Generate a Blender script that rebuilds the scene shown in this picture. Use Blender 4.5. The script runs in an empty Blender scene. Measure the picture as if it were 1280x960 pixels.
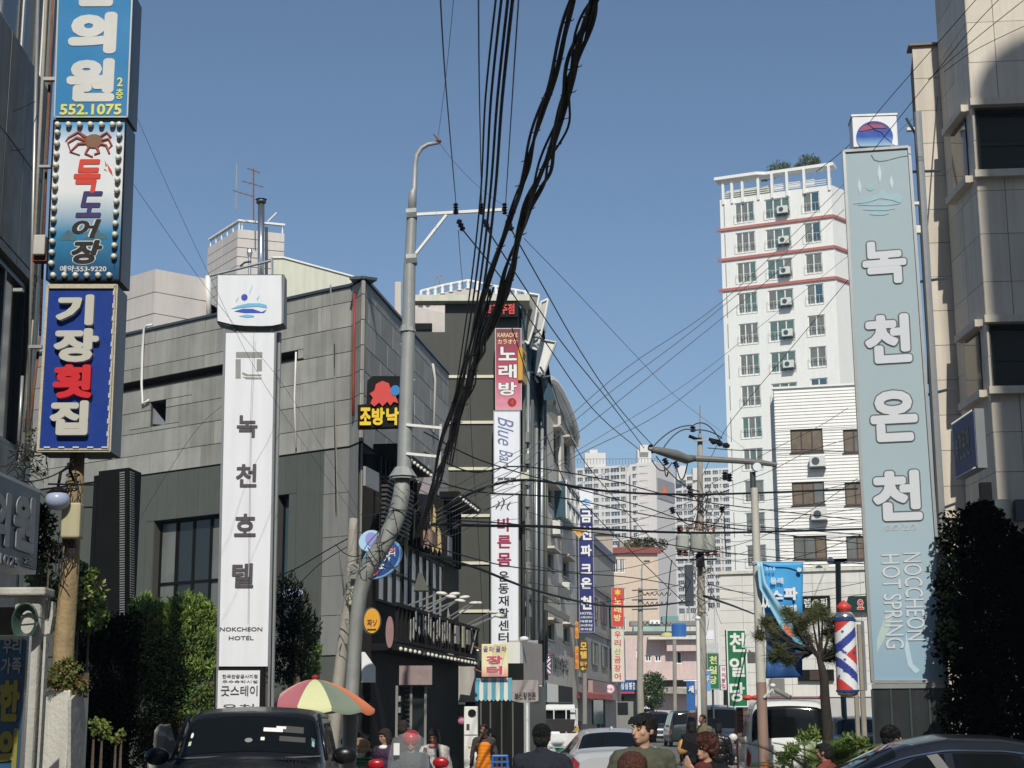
import bpy, bmesh, math, random
import numpy as np
from mathutils import Vector, Matrix, noise
random.seed(7); np.random.seed(7)
R = math.radians
S = bpy.context.scene
COL = S.collection
TMP = bpy.data.scenes.new('tmp')

# ---------------------------------------------------------------- camera, sky, sun, exposure
cam_d = bpy.data.cameras.new('camera'); cam = bpy.data.objects.new('camera', cam_d); COL.objects.link(cam)
cam_d.sensor_width = 36; cam_d.lens = 56.25; cam_d.clip_end = 6000; cam_d.clip_start = .1
CP = Vector((0, 0, 1.65))
CM = Matrix.Rotation(R(90 + 11.78), 4, 'X') @ Matrix.Rotation(R(-.22), 4, 'Z')
cam.matrix_world = Matrix.Translation(CP) @ CM
S.camera = cam
SUN_AZ, SUN_EL = 4.0, 41.0          # degrees to the right of straight behind the camera, height
w = bpy.data.worlds.new('World'); S.world = w; w.use_nodes = True
nt = w.node_tree; bg = nt.nodes['Background']
sky = nt.nodes.new('ShaderNodeTexSky'); sky.sky_type = 'NISHITA'; sky.sun_disc = False
sky.sun_elevation = R(SUN_EL); sky.sun_rotation = R(180 - SUN_AZ)
sky.altitude = 0; sky.air_density = 1.0; sky.dust_density = .35; sky.ozone_density = 2.6
nt.links.new(sky.outputs[0], bg.inputs[0]); bg.inputs[1].default_value = .093
sl = bpy.data.lights.new('sun', 'SUN'); sl.energy = 4.0; sl.angle = R(.53); sl.color = (1, .965, .87)
so = bpy.data.objects.new('sun', sl); COL.objects.link(so)
sd = Vector((math.sin(R(SUN_AZ)) * math.cos(R(SUN_EL)), -math.cos(R(SUN_AZ)) * math.cos(R(SUN_EL)), math.sin(R(SUN_EL))))
so.rotation_euler = sd.to_track_quat('Z', 'Y').to_euler(); so.location = sd * 50
S.view_settings.view_transform = 'Standard'; S.view_settings.look = 'None'
S.view_settings.exposure = 0; S.view_settings.gamma = 1
S.cycles.max_bounces = 6; S.cycles.transparent_max_bounces = 6

# ---------------------------------------------------------------- helpers
def ray(px, py):
    return (CM.to_3x3() @ Vector(((px - 640) / 2000, (480 - py) / 2000, -1)))
def at(px, py, Y):
    d = ray(px, py); return CP + d * (Y / d.y)
def lin(r, g=None, b=None):
    if g is None: g = b = r
    f = lambda c: ((c / 255) / 12.92 if c <= 10 else ((c / 255 + .055) / 1.055) ** 2.4)
    return (f(r), f(g), f(b))
MATS = {}
def mat(key, rgb, rough=.6, metal=0., var=.12, scale=3., bump=0., bscale=30., rnd=0., streak=0., spec=.4, trans=0., alpha=1., coat=0., tint=None):
    if key in MATS: return MATS[key]
    m = bpy.data.materials.new(key); m.use_nodes = True; n = m.node_tree.nodes; l = m.node_tree.links
    b = n['Principled BSDF']
    b.inputs['Roughness'].default_value = rough; b.inputs['Metallic'].default_value = metal
    b.inputs['Specular IOR Level'].default_value = spec; b.inputs['Coat Weight'].default_value = coat
    b.inputs['Transmission Weight'].default_value = trans; b.inputs['Alpha'].default_value = alpha
    geo = n.new('ShaderNodeNewGeometry')
    def nz(sc, det, vec=None):
        t = n.new('ShaderNodeTexNoise'); t.inputs['Scale'].default_value = sc; t.inputs['Detail'].default_value = det
        l.new(vec or geo.outputs['Position'], t.inputs['Vector']); return t
    def mth(op, a, c):
        t = n.new('ShaderNodeMath'); t.operation = op
        for i, x in enumerate((a, c)):
            if isinstance(x, (int, float)): t.inputs[i].default_value = x
            else: l.new(x, t.inputs[i])
        return t.outputs[0]
    fac = mth('MULTIPLY_ADD', nz(scale, 6).outputs['Fac'], var * 2.2)
    fac.node.inputs[2].default_value = 1 - var * 1.1
    if rnd:
        oi = n.new('ShaderNodeObjectInfo'); fac = mth('MULTIPLY', fac, mth('ADD', mth('MULTIPLY', oi.outputs['Random'], rnd * 2), 1 - rnd))
    if streak:
        mp = n.new('ShaderNodeMapping'); mp.inputs['Scale'].default_value = (1, 1, .06); l.new(geo.outputs['Position'], mp.inputs['Vector'])
        s = nz(7, 5, mp.outputs[0]); rm = n.new('ShaderNodeMapRange'); rm.inputs[1].default_value = .42; rm.inputs[2].default_value = .7
        rm.inputs[3].default_value = 1; rm.inputs[4].default_value = 1 - streak; l.new(s.outputs['Fac'], rm.inputs[0])
        fac = mth('MULTIPLY', fac, rm.outputs[0])
    mx = n.new('ShaderNodeVectorMath'); mx.operation = 'SCALE'; mx.inputs[0].default_value = rgb; l.new(fac, mx.inputs['Scale'])
    out = mx.outputs[0]
    if tint:
        mm = n.new('ShaderNodeMix'); mm.data_type = 'RGBA'; l.new(nz(scale * 2.7, 4).outputs['Fac'], mm.inputs[0])
        l.new(out, mm.inputs[6]); mm.inputs[7].default_value = (*tint, 1); out = mm.outputs[2]
    l.new(out, b.inputs['Base Color'])
    if bump:
        bp = n.new('ShaderNodeBump'); bp.inputs['Strength'].default_value = bump; bp.inputs['Distance'].default_value = .02
        l.new(nz(bscale, 5).outputs['Fac'], bp.inputs['Height']); l.new(bp.outputs[0], b.inputs['Normal'])
    if rough > .15 and not metal:
        r2 = mth('MULTIPLY_ADD', nz(scale * 3, 3).outputs['Fac'], .25); r2.node.inputs[2].default_value = rough - .12
        l.new(r2, b.inputs['Roughness'])
    MATS[key] = m; return m
WM = {}
def reg(o, parent, mw):
    COL.objects.link(o)
    if parent is not None:
        o.parent = parent; o.matrix_parent_inverse = WM[parent.name].inverted()
    o.matrix_basis = mw; WM[o.name] = mw.copy()
    return o
def tag(o, label, cat, group=None):
    o['label'] = label; o['category'] = cat
    if group: o['group'] = group
    return o
def thing(name, label, cat, loc, group=None):
    o = bpy.data.objects.new(name, None); o.empty_display_size = .3
    reg(o, None, Matrix.Translation(Vector(loc))); return tag(o, label, cat, group)

class Face:
    """a vertical plane through two ground positions; local x runs right, y into the wall, z up"""
    def __init__(s, pa, Ya, pb, Yb, ref=700):
        a = at(pa, ref, Ya); b = at(pb, ref, Yb)
        s.o = Vector((a.x, a.y, 0)); u = Vector((b.x - a.x, b.y - a.y, 0)); s.w = u.length; s.u = u.normalized()
        s.n = Vector((-s.u.y, s.u.x, 0)); s.ang = math.atan2(s.u.y, s.u.x)
    def W(s, x, y, z): return s.o + s.u * x + s.n * y + Vector((0, 0, z))
    def uv(s, px, py, y=0):
        d = ray(px, py); p0 = s.o + s.n * y
        t = (p0 - CP).dot(s.n) / d.dot(s.n); p = CP + d * t
        return (p - s.o).dot(s.u), p.z
    def rect(s, p0, q0, p1, q1, y=0):
        pm, qm = (p0 + p1) / 2, (q0 + q1) / 2
        return s.uv(p0, qm, y)[0], s.uv(p1, qm, y)[0], s.uv(pm, q1, y)[1], s.uv(pm, q0, y)[1]
class FaceW(Face):
    def __init__(s, a, b):
        s.o = Vector((a[0], a[1], 0)); u = Vector((b[0] - a[0], b[1] - a[1], 0)); s.w = u.length; s.u = u.normalized()
        s.n = Vector((-s.u.y, s.u.x, 0)); s.ang = math.atan2(s.u.y, s.u.x)
ID = FaceW((0, 0), (1, 0))
BOXF = [(0, 1, 2, 3), (7, 6, 5, 4), (0, 4, 5, 1), (1, 5, 6, 2), (2, 6, 7, 3), (3, 7, 4, 0)]
class MB:
    def __init__(s): s.v = []; s.f = []
    def add(s, vs, fs):
        k = len(s.v); s.v += [tuple(v) for v in vs]; s.f += [tuple(i + k for i in f) for f in fs]; return s
    def box(s, F, x0, x1, y0, y1, z0, z1):
        vs = [F.W(x, y, z) for z in (z0, z1) for x, y in ((x0, y0), (x0, y1), (x1, y1), (x1, y0))]
        return s.add(vs, BOXF)
    def prism(s, pts, off):           # polygon (3-D points) pushed along off
        n = len(pts); off = Vector(off); a = [Vector(p) for p in pts]; b = [p + off for p in a]
        return s.add(a + b, [tuple(range(n)), tuple(range(2 * n - 1, n - 1, -1))] + [(i, i + n, (i + 1) % n + n, (i + 1) % n) for i in range(n)])
    def tube(s, pts, r, seg=8, cap=True):
        pts = [Vector(p) for p in pts]; n = len(pts)
        rs = r if isinstance(r, (list, tuple)) else [r] * n
        vs = []; up = None
        for i, p in enumerate(pts):
            t = (pts[min(i + 1, n - 1)] - pts[max(i - 1, 0)]).normalized()
            if up is None: up = t.orthogonal().normalized()
            up = (up - t * up.dot(t)).normalized(); sd_ = t.cross(up)
            vs += [p + (up * math.cos(a) + sd_ * math.sin(a)) * rs[i] for a in [k * math.tau / seg for k in range(seg)]]
        fs = [(i * seg + k, i * seg + (k + 1) % seg, (i + 1) * seg + (k + 1) % seg, (i + 1) * seg + k) for i in range(n - 1) for k in range(seg)]
        if cap: fs += [tuple(range(seg - 1, -1, -1)), tuple(range((n - 1) * seg, n * seg))]
        return s.add(vs, fs)
    def bar(s, a, b, w=.03, h=None):
        return s.tube([a, b], w / 2 * 1.3, 4)
    def ell(s, c, r, seg=12, rings=8, M=None):
        vs = []; c = Vector(c)
        for i in range(rings + 1):
            th = math.pi * i / rings
            for k in range(seg):
                a = k * math.tau / seg
                v = Vector((r[0] * math.sin(th) * math.cos(a), r[1] * math.sin(th) * math.sin(a), r[2] * math.cos(th)))
                if M: v = M @ v
                vs.append(c + v)
        return s.add(vs, [(i * seg + k, (i + 1) * seg + k, (i + 1) * seg + (k + 1) % seg, i * seg + (k + 1) % seg) for i in range(rings) for k in range(seg)])
    def mesh(s, name, m, c=Vector((0, 0, 0)), smooth=False):
        me = bpy.data.meshes.new(name); me.from_pydata([(v[0] - c.x, v[1] - c.y, v[2] - c.z) for v in s.v], [], s.f)
        if isinstance(m, (list, tuple)): [me.materials.append(x) for x in m]
        elif m: me.materials.append(m)
        if smooth: me.shade_smooth()
        me.update(); return me
    def build(s, name, m, parent=None, smooth=False, stuff=False, bevel=0):
        a = np.array(s.v); c = Vector(((a.min(0) + a.max(0)) / 2).tolist())
        me = s.mesh(name, m, c, smooth)
        bm = bmesh.new(); bm.from_mesh(me); bmesh.ops.recalc_face_normals(bm, faces=bm.faces)
        if bevel: bmesh.ops.bevel(bm, geom=bm.edges, offset=bevel, segments=2, affect='EDGES', profile=.5)
        bm.to_mesh(me); bm.free()
        if smooth and smooth != 1: me.set_sharp_from_angle(angle=R(smooth))
        o = bpy.data.objects.new(name, me); reg(o, parent, Matrix.Translation(c))
        if stuff: o['kind'] = 'stuff'
        return o
UB = {}
def unit(m):
    if m.name not in UB:
        b = MB().box(ID, 0, 1, 0, 1, 0, 1); UB[m.name] = b.mesh('unit_' + m.name, m)
        bm = bmesh.new(); bm.from_mesh(UB[m.name]); bmesh.ops.recalc_face_normals(bm, faces=bm.faces); bm.to_mesh(UB[m.name]); bm.free()
    return UB[m.name]
def piece(F, name, m, parent, x0, x1, y0, y1, z0, z1):      # one box that shares its mesh with all like it
    o = bpy.data.objects.new(name, unit(m))
    return reg(o, parent, Matrix.Translation(F.W(x0, y0, z0)) @ Matrix.Rotation(F.ang, 4, 'Z') @ Matrix.Diagonal((x1 - x0, y1 - y0, z1 - z0, 1)))
def inst(name, me, parent, mw):
    return reg(bpy.data.objects.new(name, me), parent, mw)
def sub(rects, h):                     # cut hole h out of every rect
    out = []
    for (a, b, c, d) in rects:
        x0, x1, z0, z1 = h
        if x0 >= b or x1 <= a or z0 >= d or z1 <= c: out.append((a, b, c, d)); continue
        if c < z0: out.append((a, b, c, z0))
        if z1 < d: out.append((a, b, z1, d))
        lo, hi = max(c, z0), min(d, z1)
        if a < x0: out.append((a, x0, lo, hi))
        if x1 < b: out.append((x1, b, lo, hi))
    return out
def panels(F, parent, m, xs, zs, y0, y1, holes=(), gap=.012, name='stone_panel', shift=0, skip=None):
    for j in range(len(zs) - 1):
        xx = xs if not (shift and j % 2) else [xs[0]] + [x + shift for x in xs[:-1]] + [xs[-1]]
        for i in range(len(xx) - 1):
            if xx[i + 1] - xx[i] < .05: continue
            rs = [(xx[i], xx[i + 1], zs[j], zs[j + 1])]
            if skip and skip(xx[i], zs[j]): continue
            for h in holes: rs = sub(rs, h)
            for (a, b, c, d) in rs:
                if b - a > .05 and d - c > .05:
                    j_ = random.uniform(0, .006)
                    piece(F, name, m, parent, a + gap / 2, b - gap / 2, y0 - j_, y1, c + gap / 2, d - gap / 2)
def wallmesh(b, F, x0, x1, z0, z1, holes=(), rev=.15, y=0):       # sheet with openings and their reveals
    xs = sorted({x0, x1, *[v for h in holes for v in h[:2]]}); zs = sorted({z0, z1, *[v for h in holes for v in h[2:]]})
    for i in range(len(xs) - 1):
        for j in range(len(zs) - 1):
            cx, cz = (xs[i] + xs[i + 1]) / 2, (zs[j] + zs[j + 1]) / 2
            if any(h[0] < cx < h[1] and h[2] < cz < h[3] for h in holes): continue
            b.add([F.W(xs[i], y, zs[j]), F.W(xs[i + 1], y, zs[j]), F.W(xs[i + 1], y, zs[j + 1]), F.W(xs[i], y, zs[j + 1])], [(0, 1, 2, 3)])
    for (a, c, d, e) in holes:
        q = [(a, d), (c, d), (c, e), (a, e)]
        for k in range(4):
            (xa, za), (xb, zb) = q[k], q[(k + 1) % 4]
            b.add([F.W(xa, y, za), F.W(xb, y, zb), F.W(xb, y + rev, zb), F.W(xa, y + rev, za)], [(0, 1, 2, 3)])
    return b
def mass(b, pts, z0, z1, skip=()):      # closed prism over plan points
    n = len(pts)
    vs = [(x, y, z0) for x, y in pts] + [(x, y, z1) for x, y in pts]
    return b.add(vs, [tuple(range(n - 1, -1, -1)), tuple(range(n, 2 * n))] + [(i, (i + 1) % n, (i + 1) % n + n, i + n) for i in range(n) if i not in skip])
def window(F, parent, fm, gm, x0, x1, z0, z1, y=.06, bars=1, hbar=None, t=.05, sill=None, panes=None):
    b = MB()
    b.box(F, x0, x1, y, y + .06, z0, z0 + t).box(F, x0, x1, y, y + .06, z1 - t, z1)
    b.box(F, x0, x0 + t, y + .002, y + .058, z0 + t, z1 - t).box(F, x1 - t, x1, y + .002, y + .058, z0 + t, z1 - t)
    for k in range(bars):
        xm = x0 + (x1 - x0) * (k + 1) / (bars + 1); b.box(F, xm - t / 2, xm + t / 2, y + .004, y + .056, z0 + t, z1 - t)
    if hbar: b.box(F, x0 + t, x1 - t, y + .008, y + .05, z0 + (z1 - z0) * hbar - t / 2, z0 + (z1 - z0) * hbar + t / 2)
    if sill: b.box(F, x0 - .06, x1 + .06, -.07, y - .002, z0 - .06, z0 - .003)
    f = b.build('window', fm, parent)
    n = bars + 1
    for k in range(n):
        a = x0 + (x1 - x0) * k / n; c = x0 + (x1 - x0) * (k + 1) / n
        g = gm if not isinstance(gm, (list, tuple)) else random.choice(gm)
        piece(F, 'pane', g, f, a + t * .5, c - t * .5, y + .03 + (k % 2) * .012, y + .038 + (k % 2) * .012, z0 + t * .5, z1 - t * .5)
    return f
# ---------------------------------------------------------------- lettering
GC = {}
def tdg():
    with bpy.context.temp_override(scene=TMP, view_layer=TMP.view_layers[0]): return bpy.context.evaluated_depsgraph_get()
def glyph(s, m, ext, bold, x0, x1, z0, z1, F, y, rot=0, slant=0, name='letter', parent=None):
    cu = bpy.data.curves.new('t', 'FONT'); cu.body = s; cu.size = 1; cu.offset = bold; cu.resolution_u = 3; cu.shear = slant
    key = (s, slant); cu.offset = 0
    if key not in GC:
        o = bpy.data.objects.new('t', cu); TMP.collection.objects.link(o); dg_ = tdg()
        me = bpy.data.meshes.new_from_object(o.evaluated_get(dg_)); co = np.empty(len(me.vertices) * 3); me.vertices.foreach_get('co', co)
        GC[key] = (co.reshape(-1, 3), [tuple(p.vertices) for p in me.polygons]); bpy.data.objects.remove(o); bpy.data.meshes.remove(me)
    bpy.data.curves.remove(cu); co, fs = GC[key]; n = len(co)
    if not n: return None
    nc = 1
    if bold > .004:                     # heavier strokes: the letter repeated round a small circle, each a hair in front of the last
        sh = [(0, 0)] + [(bold * math.cos(a), bold * math.sin(a)) for a in [k * math.tau / 16 for k in range(16)]]
        nc = 17; co = np.vstack([co + np.array([a, c, 0]) for a, c in sh]); fs = [tuple(i + n * k for i in f) for k in range(17) for f in fs]
    dy = np.repeat(np.arange(nc) * .00006, n)
    if rot == 90: co = np.stack([co[:, 1], -co[:, 0], co[:, 2]], 1)
    lo, hi = co.min(0), co.max(0); sz = np.maximum(hi - lo, 1e-5)
    nx = (co[:, 0] - lo[0]) / sz[0] * (x1 - x0) + x0; nz_ = (co[:, 1] - lo[1]) / sz[1] * (z1 - z0) + z0
    if ext:
        bm = bmesh.new(); vs = [bm.verts.new(F.W(a, y - d, c)) for a, c, d in zip(nx, nz_, dy)]
        for f in fs:
            try: bm.faces.new([vs[i] for i in f])
            except ValueError: pass
        r = bmesh.ops.extrude_face_region(bm, geom=bm.faces[:])
        for e in r['geom']:
            if isinstance(e, bmesh.types.BMVert): e.co -= F.n * ext
        bmesh.ops.recalc_face_normals(bm, faces=bm.faces)
        c = F.W((x0 + x1) / 2, y, (z0 + z1) / 2); bmesh.ops.translate(bm, verts=bm.verts, vec=-c)
        me = bpy.data.meshes.new(name); bm.to_mesh(me); bm.free(); me.materials.append(m)
        return reg(bpy.data.objects.new(name, me), parent, Matrix.Translation(c))
    return MB().add([F.W(a, y - d, c) for a, c, d in zip(nx, nz_, dy)], fs).build(name, m, parent)
def txt(F, parent, s, p0, q0, p1, q1, m, y=-.01, ext=.004, bold=.02, rot=0, slant=0, name='letter'):
    x0, x1, z0, z1 = F.rect(p0, q0, p1, q1, y)
    return glyph(s, m, ext, bold, x0, x1, z0, z1, F, y, rot, slant, name, parent)
def pbox(F, parent, name, m, p0, q0, p1, q1, y0=0, y1=.05, **k):
    x0, x1, z0, z1 = F.rect(p0, q0, p1, q1, y0)
    return MB().box(F, x0, x1, y0, y1, z0, z1).build(name, m, parent, **k)
def disc(F, parent, name, m, cx, cy, rx, ry, y0, y1, seg=28):
    x, z = F.uv(cx, cy, y0); a = F.rect(cx - rx, cy - ry, cx + rx, cy + ry, y0); hx = (a[1] - a[0]) / 2; hz = (a[3] - a[2]) / 2
    return MB().prism([F.W(x + hx * math.cos(t), y0, z + hz * math.sin(t)) for t in [k * math.tau / seg for k in range(seg)]], F.n * (y1 - y0)).build(name, m, parent)
def ppoly(F, parent, name, m, pts, y0, y1, **k):       # outline given in photo positions on the face, real thickness
    return MB().prism([F.W(*(lambda q: (q[0], y0, q[1]))(F.uv(px, py, y0))) for px, py in pts], F.n * (y1 - y0)).build(name, m, parent, **k)
# ---------------------------------------------------------------- leaves
def leafmesh(name, blobs, n, size, mats, parent=None, asp=2.2, up=0., surf=.55, stuff=False, jag=.35):
    tot = sum(b[1][0] * b[1][1] + b[1][1] * b[1][2] + b[1][0] * b[1][2] for b in blobs)
    P = []; N = []
    for c, r in blobs:
        k = max(8, int(n * (r[0] * r[1] + r[1] * r[2] + r[0] * r[2]) / tot))
        d = np.random.normal(size=(k, 3)); d /= np.linalg.norm(d, axis=1)[:, None]
        rad = surf + (1 - surf) * np.random.rand(k) ** .5
        lump = np.array([1 + jag * noise.noise(Vector((q * 2.3 + np.array(c)).tolist())) for q in d])
        P.append(np.array(c) + d * np.array(r) * (rad * lump)[:, None]); N.append(d)
    P = np.vstack(P); N = np.vstack(N); k = len(P)
    ax = np.random.normal(size=(k, 3)) + N * .9; ax[:, 2] += up; ax /= np.linalg.norm(ax, axis=1)[:, None]
    sd_ = np.cross(ax, np.random.normal(size=(k, 3))); sd_ /= np.linalg.norm(sd_, axis=1)[:, None]
    L = (size * (.6 + .8 * np.random.rand(k)))[:, None]; wd = L / asp
    V = np.stack([P - ax * L / 2, P + sd_ * wd / 2, P + ax * L / 2, P - sd_ * wd / 2], 1).reshape(-1, 3)
    c = V.mean(0); V = V - c
    me = bpy.data.meshes.new(name); me.vertices.add(4 * k); me.vertices.foreach_set('co', V.ravel())
    me.loops.add(4 * k); me.loops.foreach_set('vertex_index', np.arange(4 * k))
    me.polygons.add(k); me.polygons.foreach_set('loop_start', np.arange(0, 4 * k, 4)); me.polygons.foreach_set('loop_total', np.full(k, 4))
    for m in mats: me.materials.append(m)
    cl = np.array([noise.noise(Vector((p * 1.7).tolist())) for p in P]) + np.random.normal(size=k) * .25
    idx = np.clip(((cl + .6) / 1.2 * len(mats)).astype(int), 0, len(mats) - 1)
    me.polygons.foreach_set('material_index', idx); me.update(); me.validate()
    o = bpy.data.objects.new(name, me); reg(o, parent, Matrix.Translation(Vector(c.tolist())))
    if stuff: o['kind'] = 'stuff'
    return o
# ---------------------------------------------------------------- materials
white = mat('white_paint', (.78, .77, .73), .55, var=.05, streak=.06, bump=.1)
whitel = mat('white_sign_face', (.80, .81, .85), .4, var=.04, scale=1.5, streak=.07)
pale = mat('pale_stone', (.60, .55, .51), .7, var=.08, rnd=.05, streak=.1, bump=.15)
cream = mat('cream_wall', (.62, .61, .50), .7, var=.06, streak=.12)
stone = mat('grey_stone', (.355, .345, .312), .62, var=.24, scale=2.2, rnd=.16, streak=.2, bump=.14)
stoneb = mat('joint_backing', (.06, .058, .054), .9)
gpanel = mat('grey_metal_panel', (.105, .110, .094), .45, var=.1, rnd=.04, streak=.1)
lpanel = mat('light_grey_panel', (.24, .235, .22), .5, var=.08, rnd=.04, streak=.15)
char = mat('charcoal_wall', (.060, .060, .050), .6, var=.12, streak=.1)
black = mat('black_paint', (.010, .010, .010), .6, var=.2, spec=.12)
blackw = mat('black_timber', (.014, .013, .012), .7, var=.25, spec=.15)
steel = mat('galvanised_steel', (.42, .43, .43), .42, metal=.55, var=.12, scale=9, streak=.12)
steeld = mat('dark_steel', (.10, .12, .13), .4, metal=.6, var=.15)
polem = mat('weathered_silver_paint', (.36, .37, .36), .5, metal=.2, var=.16, scale=6, streak=.2, bump=.1)
conc = mat('concrete', (.36, .33, .28), .85, var=.18, scale=5, streak=.2, bump=.3)
concl = mat('pale_concrete', (.70, .67, .59), .85, var=.12, streak=.22, bump=.35)
glassd = mat('dark_glass', (.022, .027, .03), .08, var=.3, scale=.8, spec=.6)
glassb = mat('blue_glass', (.05, .10, .13), .08, var=.3, scale=.8, spec=.7)
glassg = mat('teal_glass', (.05, .13, .13), .12, var=.3, scale=.6, spec=.5)
curtain = mat('curtained_glass', (.16, .17, .16), .15, var=.4, scale=1.2)
brownf = mat('brown_window_frame', (.07, .045, .035), .5)
brownc = mat('tan_curtain', (.16, .12, .085), .5, var=.5, scale=2.5)
redb = mat('red_band', (.42, .15, .13), .6, var=.12)
tan = mat('tan_render', (.62, .57, .49), .75, var=.14, scale=1.4, streak=.22, bump=.2, rnd=.05)
pink = mat('pink_render', (.64, .49, .45), .75, var=.1, streak=.14)
peach = mat('peach_render', (.64, .51, .40), .75, var=.07, streak=.08)
brickr = mat('brown_brick', (.17, .08, .065), .8, var=.25, scale=14, rnd=.1)
tilew = mat('white_tile', (.72, .70, .65), .5, var=.06, rnd=.03, streak=.08)
rust = mat('rust', (.20, .08, .045), .85, var=.4, scale=12, bump=.4)
redpaint = mat('red_pipe_paint', (.30, .045, .03), .6, var=.25)
rubber = mat('black_rubber', (.010, .010, .011), .55, var=.3, scale=8)
tstone = mat('tan_stone', (.62, .55, .46), .6, var=.12, scale=1.5, rnd=.07, streak=.16, bump=.15)
asphalt = mat('asphalt', (.17, .165, .155), .9, var=.25, scale=1.3, bump=.4, bscale=60, tint=(.12, .118, .11))
pave = mat('pavement', (.20, .19, .178), .88, var=.2, scale=1.6, bump=.3, bscale=40)
kerbm = mat('kerb_stone', (.36, .35, .33), .85, var=.15)
linem = mat('road_paint', (.7, .7, .68), .7, var=.25, scale=8)
bark = mat('bark', (.10, .075, .055), .9, var=.35, scale=12, bump=.6)
lettergrey = mat('grey_lettering', (.09, .08, .09), .5)
blackl = mat('black_lettering', (.015, .014, .018), .5)
whitelt = mat('white_lettering', (.78, .78, .76), .5, var=.03)
bulbm = mat('frosted_bulb', (.72, .70, .62), .3, var=.08)
acm = mat('ac_casing', (.62, .62, .58), .5, var=.1)
def ground_sheet(name, pts, z, m, th=None):
    b = MB()
    if th: b.prism([(x, y, z) for x, y in pts], (0, 0, th))
    else: b.add([(x, y, z) for x, y in pts], [tuple(range(len(pts)))])
    o = b.build(name, m); o['kind'] = 'structure'; return o
ground_sheet('ground', [(-2500, -400), (2500, -400), (2500, 3500), (-2500, 3500)], 0, pave)
Lk = [(-3, -10), (-3.05, 13.8), (-4.4, 15.4), (-4.4, 20.9), (-3.0, 21.4), (-2.6, 28), (.9, 54), (5.2, 90), (9, 150), (12, 260)]
Rk = [(20, 260), (15, 150), (9.8, 90), (6.0, 54), (3.6, 28), (3.3, 16), (3.2, -10)]
ground_sheet('road', Lk + Rk, .004, asphalt)
b = MB()
for L_, s in ((Lk, -1), (Rk[:5], 1)):
    for p, q in zip(L_[:-1], L_[1:]):
        F = FaceW(p, q); b.box(F, 0, F.w - .01, -.001, .16, 0, .12)
o = b.build('kerb', kerbm); o['kind'] = 'structure'
b = MB()
for k in range(14):
    y0 = 50 + k * 8; x = (1.1 + (y0 - 28) * .145 + 1.6) if y0 < 90 else 11 + (y0 - 90) * .1 - .9
    b.add([(x - .06, y0, .009), (x + .06, y0, .009), (x + .5, y0 + 3.4, .009), (x + .38, y0 + 3.4, .009)], [(0, 1, 2, 3)])
o = b.build('road_marking', linem); o['kind'] = 'structure'

def railing_part(F, parent, m, x0, x1, z0, z1, y, n):
    b = MB(); t = .03
    b.box(F, x0, x1, y, y + t, z1 - t, z1).box(F, x0, x1, y, y + t, z0, z0 + t)
    for k in range(n + 1):
        x = x0 + (x1 - x0) * k / n; b.box(F, x - .012, x + .012, y + .004, y + t - .004, z0 + t, z1 - t)
    return b.build('balcony_rail', m, parent)
def ac(F, parent, x, z, w_=.85, h=.6, y=-.38):
    o = MB().box(F, x, x + w_, y, y + .30, z, z + h).build('air_conditioner', acm, parent, bevel=.02)
    MB().prism([F.W(x + w_ * .4 + .22 * math.cos(t), y - .003, z + h / 2 + .22 * math.sin(t)) for t in [k * math.tau / 14 for k in range(14)]], F.n * -.02).build('fan_grille', steeld, o)
    MB().box(F, x - .03, x + w_ + .03, y, -.005, z - .07, z - .03).build('ac_bracket', steeld, o)
def baluster_row(F, parent, x0, x1, y, z, h, n, m):
    b = MB().box(F, x0, x1, y - .09, y + .09, z + h - .1, z + h); b.build('handrail', m, parent)
    zs = [0, .06, .12, .3, .55, .75, .85, 1]; rs = [.1, .1, .05, .1, .06, .045, .08, .08]
    g = MB().tube([(0, 0, q * (h - .1)) for q in zs], [r * h for r in rs], 8); me = g.mesh('baluster', m, smooth=True)
    for k in range(n): inst('baluster', me, parent, Matrix.Translation(F.W(x0 + .1 + (x1 - x0 - .2) * k / max(1, n - 1), y, z)))

# ================================================================ HOTEL BUILDING (left)
HF = Face(20, 39.2, 402, 33.0); HC = Face(402, 33.0, 434, 32.6); HD = Face(434, 32.6, 449, 32.0); HS = Face(449, 32.0, 560, 41.5)
hot = thing('hotel_building', 'grey stone building with black restaurant front behind the white hotel sign', 'building', HF.W(HF.w, 0, 0))
ZT, ZM = 10.56, 7.15
b = MB(); P = [HF.o.xy, HC.o.xy, HD.o.xy, HS.o.xy, HS.W(HS.w, 0, 0).xy]
Q = [HF.W(0, .06, 0).xy, HC.W(0, .07, 0).xy, HD.W(0, .07, 0).xy, HS.W(.0, .09, 0).xy]
slot = (*HF.rect(120, 0, 372, 10)[:2], 9.15, 9.45)
slot = (HF.uv(100, 480)[0], HF.uv(372, 450)[0], 9.2, 9.40)
sq = (*HF.rect(187, 501, 207, 532),)
win1 = (HF.uv(190, 700)[0], HF.uv(276, 690)[0], 3.6, 6.05)
win2 = (HF.uv(345, 660)[0], HF.uv(360, 660)[0], 3.4, 6.3)
wallmesh(b, HF, 0, HF.w, 0, ZT - .02, [slot, sq, win1, win2], rev=.5, y=.05)
wallmesh(b, HC, 0, HC.w, 0, ZT - .02, y=.05); wallmesh(b, HD, 0, HD.w, 0, ZT - .02, y=.05); wallmesh(b, HS, 0, HS.w, 0, ZT - .02, y=.05)
e = HS.W(HS.w, .05, 0); b.add([(e.x, e.y, 0), (e.x - 14, e.y + 2, 0), (e.x - 14, e.y + 2, ZT), (e.x, e.y, ZT)], [(0, 1, 2, 3)])
b.add([HF.W(0, .05, ZT - .02), HF.W(HF.w, .05, ZT - .02), HC.W(HC.w, .05, ZT - .02), HS.W(0, .05, ZT - .02), HS.W(HS.w, .05, ZT - .02), (e.x - 14, e.y + 2, ZT - .02)], [(0, 1, 2, 3, 4, 5)])
b.build('wall', stoneb, hot)
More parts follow.
